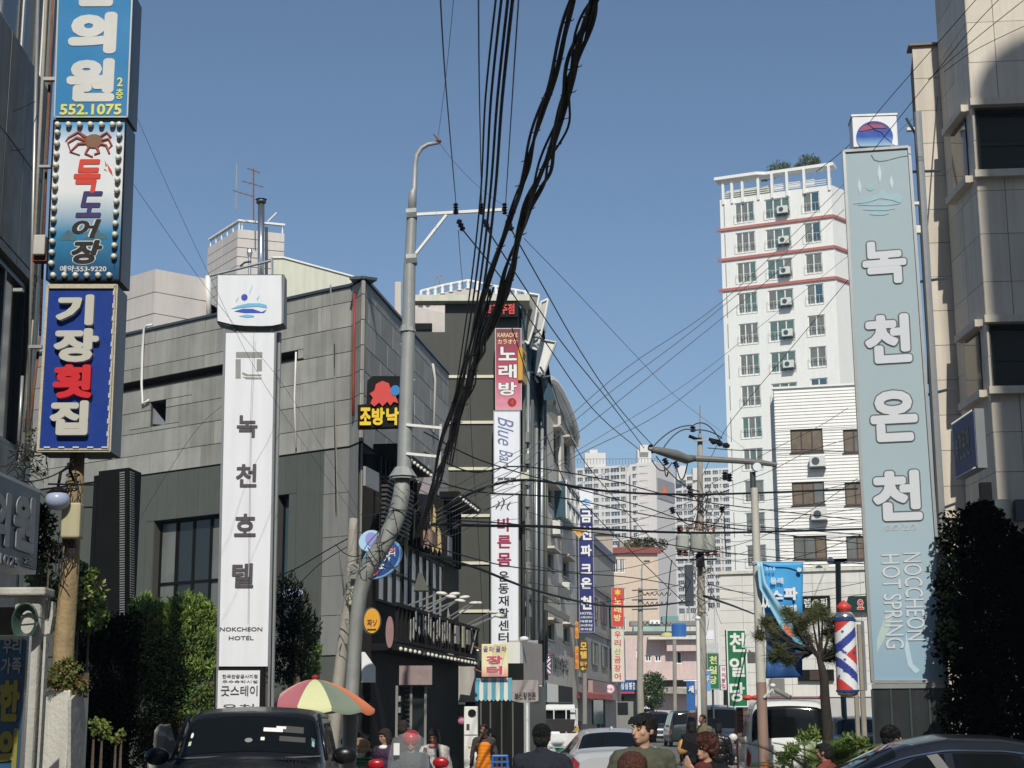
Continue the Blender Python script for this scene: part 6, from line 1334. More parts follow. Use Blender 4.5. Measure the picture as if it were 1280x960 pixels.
for k in range(7):
    t = random.uniform(2.2, 5.5); i = int(t); f = t - i; c = p_[i].lerp(p_[i + 1], f); rr_ = r_[i] + .012; d = (p_[i + 1] - p_[i]).normalized(); u = d.orthogonal().normalized(); v = d.cross(u); tl = random.choice([-1, 1]) * random.uniform(1.6, 3)
    a0 = random.uniform(0, 6); wr.tube([c + (u * math.cos(a0 + s * .7) + v * math.sin(a0 + s * .7)) * rr_ + d * tl * s * .06 for s in range(8)], .007, 4)
wr.build('wrapped_cables', rubber, cp, stuff=True)
jm = MB()
def droop(c, dx, dz, sag, n=8): return [c + Vector((dx * k / n, 0, dz * k / n - sag * 4 * (k / n) * (1 - k / n))) for k in range(n + 1)]
for k in range(34):
    p0 = (random.gauss(520, 14), random.gauss(645, 16)) if k % 3 else (random.gauss(475, 14), random.gauss(700, 14))
    jm.tube(droop(at(*p0, YP - random.uniform(.12, .4)), random.uniform(-.5, .5), random.uniform(-.5, .35), random.uniform(-.02, .14)), random.choice([.005, .007, .010]), 4)
jm.build('cable_tangle', rubber, cp, stuff=True)
MB().tube([at(516, 268.5, YP), at(632, 262, YP)], .032, 4).build('crossarm', white, cp); MB().tube([at(558, 269, YP), at(519, 318, YP)], .028, 4).build('crossarm_brace', white, cp)
for q in (268, 325): MB().tube([at(508, q, YP - .02), at(521, q - 1, YP - .02)], [.10, .10], 8).build('clamp', polem, cp)
ins = mat('insulator_black', (.012, .012, .014), .35)
def insul(p, q, parent, r=.05, n=4, m=ins):
    p = Vector(p); q = Vector(q); pts = []; rs = []
    for k in range(n * 2 + 1): pts.append(p.lerp(q, k / (n * 2))); rs.append(r if k % 2 else r * .45)
    return MB().tube(pts, rs, 10).build('insulator', m, parent)
for px in (570, 602, 631): insul(at(px, 268, YP - .05), at(px - .5, 254, YP - .05), cp, .045); insul(at(px + 3, 275, YP), at(px + 9, 288, YP + .2), cp, .05, 3)
for (x0, y0, x1) in ((508, 531, 552), (508, 567, 550)):
    MB().tube([at(x0, y0, YP - .1), at(x1, y0 + 4, YP - .1)], .028, 4).build('cable_arm', white, cp)
MB().tube([at(551, 530, YP - .1), at(549, 602, YP - .1)], .025, 4).build('cable_arm_post', steel, cp)
for q in (375, 430, 475, 500, 520): MB().tube([at(505, q, YP - .02), at(519 if q % 2 else 500, q, YP - .02)], .008, 4).build('step_bolt', steel, cp)
# concrete pole beside it
kp = thing('concrete_pole', 'pale concrete utility pole leaning beside the round orange sign', 'utility pole', (at(410, 960, 25).x, 25, 0))
p_, r_ = tp_([(442, 648), (441, 665), (438, 740), (428, 810), (421, 870), (412, 960), (404, 1020)], [5, 6, 7, 7.2, 8, 8.8, 9], 25); p_[-1].z = 0; MB().tube(p_, r_, 16).build('shaft', conc, kp, smooth=True)
F = Face(430, 24.6, 450, 24.6); pbox(F, kp, 'upper_box', lpanel, 437, 705, 450, 724, 0, .2, bevel=.01); pbox(F, kp, 'meter_box', mat('yellowed_plastic', 0), 436, 733, 445.5, 756, 0, .15, bevel=.01)
cg = MB()
for k in range(10): c = at(random.uniform(430, 444), random.uniform(668, 790), 24.55); cg.tube([c + Vector((.1 * math.cos(t), 0, .14 * math.sin(t))) for t in [random.uniform(0, 3) + s * .6 for s in range(6)]], .007, 4)
cg.build('cable_loops', mat('grey_cable', (.22, .22, .21), .6), kp, stuff=True)
bc = MB().tube([at(432, 935, 24.2), at(432, 862, 24.2)], .05, 8).build('blue_capped_post', steel); tag(bc, 'thin grey post between the concrete pole and the bent pole', 'post')
# utility pole far right of centre with transformers
YQ = 48
tpz = thing('transformer_pole', 'concrete utility pole crowded with transformers and tangled wires in front of the flats', 'utility pole', (at(878, 897, YQ).x, YQ, 0))
p_, r_ = tp_([(879, 930), (877.5, 820), (876, 700), (875, 600), (875, 552)], [5.6, 5.2, 4.6, 3.6, 3.2], YQ); p_[0].z = 0; MB().tube(p_, r_, 14).build('shaft', conc, tpz, smooth=True)
MB().tube([at(875, 553, YQ), at(874.8, 546, YQ), at(875, 540, YQ), at(875, 506, YQ)], [.09, .06, .03, .02], 8).build('cap_rod', polem, tpz)
for (y, a, c) in ((551, 868, 884), (618, 838, 912), (637, 842, 905), (661, 840, 905), (700, 845, 900)): MB().tube([at(a, y, YQ - .15), at(c, y - 1, YQ - .15)], .04, 4).build('crossarm', steel, tpz)
for (px, q0, q1, r) in ((853, 668, 688, .2), (886, 668, 690, .2), (872, 664, 690, .22)):
    c0, c1 = at(px, q1, YQ - .4), at(px, q0, YQ - .4); MB().tube([c0, c0.lerp(c1, .1), c0.lerp(c1, .9), c1], [r * .85, r, r, r * .8], 16).build('transformer', mat('transformer_grey', (.42, .43, .38), .5, var=.1, streak=.15), tpz, smooth=30)
    insul(c1, c1 + Vector((-.05, 0, .28)), tpz, .05, 3, rust); insul(c1 + Vector((.12, 0, 0)), c1 + Vector((.18, 0, .25)), tpz, .05, 3, rust)
for (px, q) in ((849, 690), (857, 691), (884, 691), (894, 690)): insul(at(px, q + 4, YQ - .4), at(px, q - 2, YQ - .4), tpz, .10, 2, rust)
F = Face(860, YQ - .4, 890, YQ - .4); pbox(F, tpz, 'switch_box', black, 871, 692, 880, 708, 0, .25); pbox(F, tpz, 'cable_box', mat('blue_grey_box', (.05, .06, .08), .5), 857, 706, 867, 757, 0, .25)
for (p, q) in (((861, 545), (876, 551)), ((900, 552), (886, 549))): MB().tube([at(*p, YQ - .1), at(*q, YQ - .1)], .05, 6).build('fuse_arm', black, tpz)
for (p, q) in (((888, 551), (912, 558)), ((812, 556), (818, 566)), ((830, 573), (834, 581)), ((843, 577), (847, 585)), ((866, 533), (866, 540)), ((906, 590), (906, 600)), ((861, 607), (865, 622)), ((850, 658), (850, 668)), ((912, 592), (912, 602)), ((903, 633), (903, 641)), ((839, 634), (842, 642))): insul(at(*p, YQ - .2), at(*q, YQ - .2), tpz, .10, 3)
b = MB()
def arc(p, q, sag, n=9, Y=YQ - .3): return [at(p[0] + (q[0] - p[0]) * k / n, p[1] + (q[1] - p[1]) * k / n + sag * 4 * (k / n) * (1 - k / n), Y) for k in range(n + 1)]
for p, q, s in (((815, 560), (866, 532), -8), ((866, 532), (905, 560), -14), ((828, 562), (868, 538), -10), ((868, 538), (903, 548), -4), ((815, 575), (840, 578), 12), ((820, 570), (875, 615), 8), ((845, 580), (860, 575), 22), ((830, 580), (835, 590), 10), ((840, 617), (912, 612), 6), ((862, 610), (884, 640), 3), ((884, 615), (863, 640), 3), ((845, 640), (873, 650), 10), ((905, 637), (880, 655), 10), ((840, 700), (832, 790), -14), ((875, 620), (862, 690), 6), ((905, 645), (908, 690), 10)): b.tube(arc(p, q, s), .022, 4)
b.build('jumper_wires', rubber, tpz)
b = MB()
for k in range(90):
    c = at(random.gauss(876, 8), random.uniform(600, 700) if k % 2 else random.gauss(735, 18), YQ - random.uniform(-.3, .6))
    b.tube(droop(c, random.uniform(-.4, .4), random.uniform(-.9, .3), random.uniform(-.02, .08), 6), random.choice([.008, .011, .015]), 3)
b.build('cable_tangle', mat('dusty_cable', (.06, .06, .055), .7), tpz, stuff=True)
o = MB().prism([at(*p, 46) for p in ((829, 607), (832, 610), (834, 620), (828, 616))], (0, .02, 0)).build('orange_rag', mat('rag_orange', (.7, .15, .04), .7)); tag(o, 'scrap of orange cloth caught on the wires left of the transformer pole', 'rag')
sp = thing('slim_white_pole', 'slim white pole with a small lamp left of the transformer pole', 'pole', (at(873.5, 900, 47).x, 47, 0)); MB().tube([(at(873.5, 900, 47).x, 47, 0), at(873.5, 860, 47), at(872, 775, 47)], .055, 8).build('shaft', white, sp); MB().ell(at(872, 773, 47), (.09, .09, .07)).build('lamp', whitel, sp)
dp = thing('utility_pole', 'distant grey concrete utility pole before the pink building', 'utility pole', (at(801, 880, 95).x, 95, 0)); MB().tube([(at(801, 880, 95).x, 95, 0), at(800, 860, 95), at(800.5, 735, 95)], [.22, .2, .14], 10).build('shaft', conc, dp)
for q in (738, 750, 762): MB().tube([at(790, q, 94.8), at(822, q - 1, 94.8)], .05, 4).build('crossarm', steeld, dp)
b = MB()
for q in (738, 750, 775):
    for k in range(6): b.tube(arc((803 + k * 6, q + 2), (809 + k * 6, q + 3), 4, 6, 94.6), .03, 3)
b.build('spiral_cable', rubber, dp, stuff=True)
dp2 = thing('utility_pole', 'small thin pole in front of the pink house windows', 'utility pole', (at(843, 880, 110).x, 110, 0)); MB().tube([(at(843, 880, 110).x, 110, 0), at(843, 800, 110)], .13, 8).build('shaft', conc, dp2)
# ================================================================ VEGETATION
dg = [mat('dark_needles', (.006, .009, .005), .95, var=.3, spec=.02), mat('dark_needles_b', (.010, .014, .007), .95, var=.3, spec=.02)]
bg_ = [mat('bright_needles_a', (.06, .11, .02), .7, var=.3), mat('bright_needles_b', (.12, .19, .035), .7, var=.3), mat('bright_needles_c', (.18, .26, .05), .7, var=.3)]
def plant(name, label, cat, blobs, n, size, mats, trunk=None, group=None, **k):
    """blobs: (px, py, Y, rx, ry, rz) ; trunk: list of (px,py,Y,r)"""
    B = [(at(a, b_, c), (r1, r2, r3)) for a, b_, c, r1, r2, r3 in blobs]
    base = min(B, key=lambda q: q[0].z)[0]
    t = thing(name, label, cat, (base.x, base.y, 0), group)
    if trunk:
        P = [at(a, b_, c) for a, b_, c, r in trunk]; P[0].z = 0
        MB().tube(P, [q[3] for q in trunk], 9).build('trunk', bark, t, smooth=True)
        bb_ = MB()
        for c, r in B[:10]:
            m0 = P[-1]; mid = m0.lerp(c, .5) + Vector((0, 0, .1)); bb_.tube([m0 - Vector((0, 0, .15)), mid, c], [trunk[-1][3] * .7, trunk[-1][3] * .45, .01], 5)
        bb_.build('branches', bark, t)
    if not trunk and cat == 'shrub':
        sm_ = MB()
        for c, r in B: sm_.tube([(c.x * .7 + base.x * .3, c.y, 0), (c.x, c.y, c.z * .55), c], [.03, .022, .008], 5)
        sm_.build('stems', bark, t, stuff=True)
    leafmesh('crown', B, n, size, mats, t, **k)
    return t
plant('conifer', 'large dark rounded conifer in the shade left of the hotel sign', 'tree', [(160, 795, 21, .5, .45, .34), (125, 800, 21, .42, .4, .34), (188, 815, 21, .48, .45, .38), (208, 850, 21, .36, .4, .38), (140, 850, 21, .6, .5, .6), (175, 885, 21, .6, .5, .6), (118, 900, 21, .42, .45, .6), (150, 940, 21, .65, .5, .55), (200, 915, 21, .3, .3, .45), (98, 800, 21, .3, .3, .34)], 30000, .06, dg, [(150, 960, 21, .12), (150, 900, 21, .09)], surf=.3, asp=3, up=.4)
plant('juniper', 'bright green feathery juniper in sun against the dark hotel windows', 'tree', [(238, 762, 25, .34, .4, .28), (215, 785, 25, .45, .45, .35), (180, 768, 25, .28, .3, .35), (245, 800, 25, .36, .4, .35), (170, 800, 25.2, .3, .3, .4), (225, 830, 25, .55, .5, .4), (258, 770, 25.2, .2, .25, .25), (200, 775, 25.1, .3, .35, .28), (222, 768, 25, .3, .35, .25), (250, 830, 25, .3, .35, .3)], 15000, .10, bg_, [(225, 900, 25, .12), (225, 840, 25, .08)], surf=.3, asp=4.5, up=1.4)
plant('shrub', 'low green and rusty shrub just above the black jeep roof', 'shrub', [(238, 875, 24, .35, .3, .16), (222, 868, 24, .2, .25, .14), (258, 866, 24, .2, .3, .14), (226, 892, 23.8, .25, .25, .1), (266, 880, 24, .15, .3, .2), (212, 898, 23.6, .15, .2, .1)], 4200, .06, [bg_[0], bg_[1], rl], surf=.3)
plant('shrub', 'leafy sunlit shrub with pale yellow flowers behind the old utility pole', 'shrub', [(60, 745, 17, .2, .3, .25), (100, 735, 17.2, .25, .3, .28), (112, 765, 17.4, .2, .3, .25), (48, 720, 17.5, .15, .2, .15), (96, 715, 17.4, .12, .2, .12), (78, 770, 17.3, .3, .3, .2), (55, 700, 17.5, .1, .1, .1)], 3800, .06, [lg[0], bg_[1], bg_[2], mat('flower_cream', (.45, .42, .2), .7)], surf=.2, asp=1.8)
plant('shrub', 'small light green sprig at the foot of the dark conifer', 'shrub', [(128, 912, 14, .09, .1, .09), (118, 905, 14, .05, .07, .06), (145, 924, 14, .07, .07, .05), (152, 918, 14, .04, .04, .04)], 420, .04, [lg[1], bg_[1], yl], surf=.1, asp=1.8)
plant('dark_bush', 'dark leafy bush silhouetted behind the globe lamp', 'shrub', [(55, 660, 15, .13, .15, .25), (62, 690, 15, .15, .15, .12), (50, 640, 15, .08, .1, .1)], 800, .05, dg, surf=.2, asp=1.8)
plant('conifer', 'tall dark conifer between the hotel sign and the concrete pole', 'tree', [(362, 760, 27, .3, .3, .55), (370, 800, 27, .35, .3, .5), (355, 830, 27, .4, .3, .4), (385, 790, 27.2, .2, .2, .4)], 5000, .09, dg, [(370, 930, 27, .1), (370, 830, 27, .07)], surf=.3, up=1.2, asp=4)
plant('juniper', 'yellow green juniper tips just above the striped parasol', 'shrub', [(378, 842, 28, .28, .3, .2), (396, 812, 28, .10, .12, .16), (368, 850, 28, .2, .2, .15), (392, 835, 28, .14, .2, .2)], 2200, .08, bg_, surf=.3, up=1.4, asp=4)
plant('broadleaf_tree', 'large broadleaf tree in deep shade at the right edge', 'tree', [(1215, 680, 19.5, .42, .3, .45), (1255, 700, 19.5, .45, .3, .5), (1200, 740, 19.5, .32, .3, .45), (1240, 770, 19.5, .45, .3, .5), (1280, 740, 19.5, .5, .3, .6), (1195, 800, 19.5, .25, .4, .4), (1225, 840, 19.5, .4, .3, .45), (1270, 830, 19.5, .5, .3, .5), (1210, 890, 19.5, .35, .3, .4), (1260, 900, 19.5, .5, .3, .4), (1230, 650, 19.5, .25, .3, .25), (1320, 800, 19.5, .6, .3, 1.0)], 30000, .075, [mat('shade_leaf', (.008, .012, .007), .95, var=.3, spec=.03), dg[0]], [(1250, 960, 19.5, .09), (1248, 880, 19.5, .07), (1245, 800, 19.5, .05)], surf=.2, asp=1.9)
# hedge in the shade at the far left behind the pole
# pine with tufts
pt = thing('pine_tree', 'small pine with brownish needle tufts in front of the torn banner', 'tree', (at(1032, 960, 19.9).x, 19.9, 0))
tk = mat('dark_pine_bark', (.035, .028, .025), .9, var=.4, scale=14, bump=.5)
MB().tube([(at(1032, 960, 19.9).x, 19.9, 0), at(1034, 905, 19.9), at(1031, 870, 19.9), at(1030, 845, 19.9), at(1022, 815, 19.9)], [.072, .068, .06, .056, .03], 10).build('trunk', tk, pt, smooth=True)
tufts = [(957, 778, 11), (968, 790, 12), (950, 795, 10), (975, 812, 13), (985, 826, 11), (967, 822, 12), (990, 772, 14), (1003, 780, 15), (1015, 772, 13), (1028, 768, 14), (1040, 778, 13), (1035, 792, 12), (1010, 800, 13), (1022, 760, 10), (998, 790, 11), (1046, 800, 14), (1043, 820, 12), (983, 765, 10), (1035, 820, 14), (1050, 812, 12)]
b = MB()
for px, py, r in tufts:
    c = at(px, py, 19.9 + random.uniform(-.25, .25)); m0 = at(1026, 825, 19.9) if px > 990 else at(1015, 815, 19.9); b.tube([m0, m0.lerp(c, .6) + Vector((0, 0, -.04)), c], [.022, .014, .006], 5)
b.build('branches', tk, pt)
V = []; Fc = []; mi = []
for px, py, r in tufts:
    c = at(px, py, 19.9 + random.uniform(-.22, .22)); rr_ = r * 19.9 / 2000 * 1.25
    for k in range(330):
        d = Vector(np.random.normal(size=3).tolist()); d.z = d.z * .8 + .25; d.normalize(); o_ = c + Vector(np.random.normal(size=3).tolist()) * rr_ * .22
        e_ = o_ + d * rr_ * random.uniform(.6, 1.0); s_ = d.orthogonal().normalized() * .0042; n0 = len(V); V += [o_ - s_, o_ + s_, e_]; Fc.append((n0, n0 + 1, n0 + 2)); mi.append(random.choice([0, 0, 1, 2]))
b = MB(); b.v = V; b.f = Fc
me = bpy.data.meshes.new('needles'); me.from_pydata([tuple(v) for v in V], [], Fc)
for m in (mat('pine_green', (.045, .065, .025), .7, var=.2), mat('pine_olive', (.085, .115, .04), .7, var=.2), mat('pine_brown', (.15, .12, .05), .7, var=.2)): me.materials.append(m)
me.polygons.foreach_set('material_index', mi); reg(bpy.data.objects.new('needles', me), pt, Matrix.Identity(4))
# cycad / leafy planting
cyc = thing('cycad', 'bushy green cycad with long arching fronds in front of the white van', 'plant', (at(1030, 960, 19.2).x, 19.2, 0))
cm = [mat('frond_green', (.075, .125, .02), .5, var=.2), mat('frond_light', (.13, .19, .035), .5, var=.2)]
for k in range(26):
    a = k * 2.4; c0 = at(1028 + random.uniform(-30, 26), 975, 19.2 + random.uniform(-.3, .3)); L_ = random.uniform(.58, .85); up_ = random.uniform(.35, 1.25)
    dr = Vector((math.cos(a), math.sin(a) * .8 - .1, 0)).normalized(); P = []
    for s in range(9):
        t = s / 8; P.append(c0 + dr * L_ * t * math.cos(up_ * (1 - t * .6)) + Vector((0, 0, L_ * (math.sin(up_) * t * 1.1 - .45 * t * t))))
    b = MB(); b.tube(P, [.010 - .001 * s for s in range(9)], 4)
    for s in range(34):
        t = .08 + .9 * s / 34; i = min(7, int(t * 8)); f = t * 8 - i; q = P[i].lerp(P[i + 1], f); d = (P[i + 1] - P[i]).normalized(); sd_ = d.cross(Vector((0, 0, 1))).normalized(); ln = .17 * math.sin(math.pi * (t * .85 + .12)) + .03
        for sg_ in (-1, 1):
            e_ = q + sd_ * sg_ * ln + d * ln * .6 + Vector((0, 0, .02)); w_ = d * .010; b.add([q - w_, q + w_, e_], [(0, 1, 2)])
    b.build('frond', cm[k % 2], cyc)
plant('shrub', 'light green leafy shrub behind the cycad and before the van rear window', 'shrub', [(1005, 922, 20, .11, .15, .10), (1020, 918, 20, .12, .15, .10), (990, 938, 20, .11, .15, .10), (1062, 925, 20, .12, .15, .10), (1050, 935, 20, .11, .15, .12), (1078, 930, 20, .10, .15, .10), (980, 950, 20, .1, .15, .1)], 1500, .06, [cm[1], cm[0], bg_[1]], surf=.05, asp=2.6, up=.8)
rk = MB().ell((at(204, 914, 20.6).x, 20.6, .72), (.20, .2, .86), 11, 14); rk.v = [tuple(Vector(v) + Vector((noise.noise(Vector(v) * 6), noise.noise(Vector(v) * 9 + Vector((9, 0, 0))), noise.noise(Vector(v) * 9 + Vector((0, 9, 0))))) * .14) for v in rk.v]; tag(rk.build('garden_rock', conc), 'tall rough garden rock showing left of the jeep windshield', 'rock')

# ================================================================ WIRES
def wire(label, pts, Y0, Y1, r, cat='wire', group=None, m=None, name='overhead_wire', n=None):
    d = [0]
    for a, c in zip(pts[:-1], pts[1:]): d.append(d[-1] + math.hypot(c[0] - a[0], c[1] - a[1]))
    P = []
    # smooth (Catmull-Rom) through the photo positions
    for i in range(len(pts) - 1):
        p0 = pts[max(i - 1, 0)]; p1 = pts[i]; p2 = pts[i + 1]; p3 = pts[min(i + 2, len(pts) - 1)]
        for s in range(6):
            t = s / 6; q = [.5 * ((2 * p1[j]) + (-p0[j] + p2[j]) * t + (2 * p0[j] - 5 * p1[j] + 4 * p2[j] - p3[j]) * t * t + (-p0[j] + 3 * p1[j] - 3 * p2[j] + p3[j]) * t ** 3) for j in (0, 1)]
            dd = (d[i] + (d[i + 1] - d[i]) * t) / d[-1]; P.append(at(q[0], q[1], 1 / ((1 - dd) / Y0 + dd / Y1)))
    P.append(at(*pts[-1], Y1))
    o = MB().tube(P, r, 6).build(name, m or rubber, None, smooth=True); return tag(o, label, cat, group)
G1 = 'wires running overhead from the bent silver pole'; G2 = 'thick parallel supply wires'; G3 = 'wires crossing the street'; G4 = 'wires fanning up to the right'
def W(l, p, a, c, r, g=None, **k): return wire(l, p, a, c, r, group=g, **k)
W('leftmost thin wire rising from the crossarm out of the top of the picture', [(550, -12), (556, 90), (570, 255)], 11, 24, .007, G1)
W('thin wire rising from the middle crossarm insulator', [(598, -12), (599, 100), (602, 255)], 11, 24, .007, G1)
W('thin wire rising from the outer crossarm insulator', [(649, -12), (643, 80), (632, 255)], 11, 24, .007, G1)
W('faint thread of wire ending at the hook of the silver pole', [(568, -12), (558, 90), (547, 176)], 12, 24, .003, G1)
W('faint wire dropping from the hook to the crossarm', [(550, 180), (570, 205), (600, 235), (631, 258)], 24, 24, .003, G1)
for i, (a, q, e) in enumerate((((621, -12), 530, 0), ((628, -12), 545, 1), ((636, -12), 552, 2), ((642, -12), 558, 3))):
    W(['first', 'second', 'third', 'fourth'][i] + ' from the left of the four black wires dropping beside the crossarm', [a, (a[0] - 14, 120), (601 + i * 6, 240), (588 + i * 5.5, 360), (571 + i * 4, 480), (556 + i * 3, 580)], 9.8, 24, [.008, .010, .011, .013][i], G2)
W('inner descending wire from the crossarm to the transformer pole', [(579, 288), (630, 352), (680, 425), (740, 510), (800, 563)], 24, 48, .0115, G1)
W('middle descending wire from the crossarm to the transformer pole', [(610, 288), (650, 350), (700, 425), (760, 500), (805, 560)], 24, 48, .0115, G1)
W('outer descending wire from the crossarm to the transformer pole', [(638, 285), (680, 360), (720, 430), (770, 505), (816, 557)], 24, 48, .0115, G1)
W('hair thin wire curving down right across the empty sky', [(655, 298), (720, 365), (800, 450), (850, 500), (930, 560)], 24, 60, .005, G1)
# two cable bundles, several strands each
def bundle(name, label, core, Y0, Y1, strands, spread, r):
    t = thing(name, label, 'cable bundle', at(*core[-1], Y1))
    rc_ = random.Random(len(core))
    d = [0]
    for a, c in zip(core[:-1], core[1:]): d.append(d[-1] + math.hypot(c[0] - a[0], c[1] - a[1]))
    base = []
    for i in range(len(core) - 1):
        p0 = core[max(i - 1, 0)]; p1 = core[i]; p2 = core[i + 1]; p3 = core[min(i + 2, len(core) - 1)]
        for s in range(8):
            t_ = s / 8; q = [.5 * ((2 * p1[j]) + (-p0[j] + p2[j]) * t_ + (2 * p0[j] - 5 * p1[j] + 4 * p2[j] - p3[j]) * t_ * t_ + (-p0[j] + 3 * p1[j] - 3 * p2[j] + p3[j]) * t_ ** 3) for j in (0, 1)]
            dd = (d[i] + (d[i + 1] - d[i]) * t_) / d[-1]; base.append(at(q[0], q[1], 1 / ((1 - dd) / Y0 + dd / Y1)))
    base.append(at(*core[-1], Y1)); n = len(base)
    for k in range(strands):
        ph = rc_.uniform(0, 6.28); sp = spread * rc_.uniform(.4, 1.25); fr = rc_.uniform(.06, .30); P = [p + Vector((math.cos(ph + i * fr), 0, math.sin(ph + i * fr) * .6)) * sp * (1 + .5 * math.sin(i * .37 + k)) for i, p in enumerate(base)]
        MB().tube(P, r * rc_.uniform(.7, 1.4), 7).build('strand', rubber, t, smooth=True)
    for i in range(3, n - 2, 4):
        c = base[i]; u = Vector((1, 0, .3)).normalized(); v = Vector((.2, .9, .4)).normalized(); rr_ = spread + r * 1.6
        MB().tube([c + (u * math.cos(a) + v * math.sin(a)) * rr_ for a in [s * math.tau / 10 for s in range(11)]] + [c + u * rr_ * 1.15 + Vector((0, 0, .01))], r * .33, 5).build('cable_tie', rubber, t)
    return t
bundle('cable_bundle', 'straighter black cable bundle on the left of the two sweeping down from the top', [(724, -14), (716, 0), (694, 87), (665, 175), (647, 240), (622, 320), (592, 420), (575, 480), (556, 540), (543, 600), (530, 650)], 9.3, 24, 5, .021, .0108)
bundle('cable_bundle', 'thicker knotted black cable bundle on the right of the two sweeping down from the top', [(744, -14), (740, 0), (722, 62), (708, 125), (690, 190), (668, 240), (647, 302), (632, 360), (608, 415), (595, 447), (584, 490), (570, 535), (556, 575), (540, 620), (520, 670)], 9.2, 24, 11, .036, .0105)
bundle('cable_bundle', 'sagging black loop bundle beside the knotted bundle above the round blue sign', [(612, 360), (598, 420), (592, 470), (575, 500), (566, 545), (545, 590)], 20, 24, 4, .035, .012)
HW = [((545, 640), (600, 612), (660, 600), (760, 614), (880, 618), (1072, 611), 'highest thick black wire across the street above the blue hotel sign', .022),
      ((530, 565), (590, 590), (650, 583), (760, 600), (870, 626), (1072, 650), 'thin wire just under the highest thick wire', .012),
      ((540, 600), (600, 615), (700, 622), (790, 640), (870, 652), (1075, 668), 'wire passing just under the highest thick wire and sinking to the right', .012),
      ((540, 655), (600, 657), (680, 658), (740, 661), (880, 666), (1078, 661), 'thick dark wire crossing level with the yellow pennant', .024),
      ((530, 540), (600, 575), (700, 605), (800, 632), (880, 655), (1080, 680), 'long wire slanting gently from the cable arms to the big pale sign', .011),
      ((560, 650), (640, 655), (760, 668), (900, 690), (1080, 705), 'thin wire a little below the thick dark wire', .011),
      ((520, 690), (590, 708), (660, 735), (740, 755), (800, 758), (862, 752), 'thick wire sagging low in front of the white exercise sign', .024),
      ((530, 680), (620, 705), (700, 715), (790, 722), (860, 735), 'wire sagging just above the low thick wire', .012),
      ((880, 745), (910, 755), (944, 768), 'thick wire between the transformer pole and the cream pole', .022),
      ((885, 730), (915, 738), (944, 745), 'thin wire above the thick one beside the cream pole', .010)]
for h in HW: W(h[-2], list(h[:-2]), 24, 40 if h[-3][0] > 1000 else 46, h[-1], G3)
FN_ = [((545, 640), (600, 602), (680, 548), (780, 462), (905, 375), (1050, 235), (1180, 110), 'upper dark wire fanning from the cable knot across the tower front'),
       ((545, 645), (640, 590), (750, 500), (870, 410), (1000, 300), (1064, 230), 'second wire of the fan crossing the tower front'),
       ((545, 650), (640, 600), (730, 535), (850, 440), (960, 350), (1055, 262), 'third wire of the fan crossing the tower front'),
       ((548, 655), (650, 605), (760, 540), (860, 478), (960, 400), (1060, 320), 'lower pale wire fanning towards the pale blue sign'),
       ((550, 668), (640, 620), (720, 570), (820, 520), (905, 455), 'lowest wire of the fan ending at the tower edge')]
for h in FN_: W(h[-1], list(h[:-1]), 24, 34, .0045 if 'lower' in h[-1] else .0065, G4, m=mat('grey_wire', (.10, .10, .10), .6))
for lab, p, a, c in (('wire rising left to right past the globe sign to the stone building', [(1020, 215), (1065, 178), (1110, 125), (1180, 45), (1230, -12)], 21, 18),
                     ('second wire rising across the recessed stone fin', [(1090, 190), (1150, 115), (1215, 35), (1260, -12)], 20, 18), ('wire crossing the bright upper stone face', [(1160, 100), (1215, 52), (1280, 0)], 19.6, 19), ('lower pale wire crossing the upper stone face', [(1180, 90), (1220, 62), (1290, 28)], 19.6, 19)):
    W(lab, p, a, c, .005, G4)
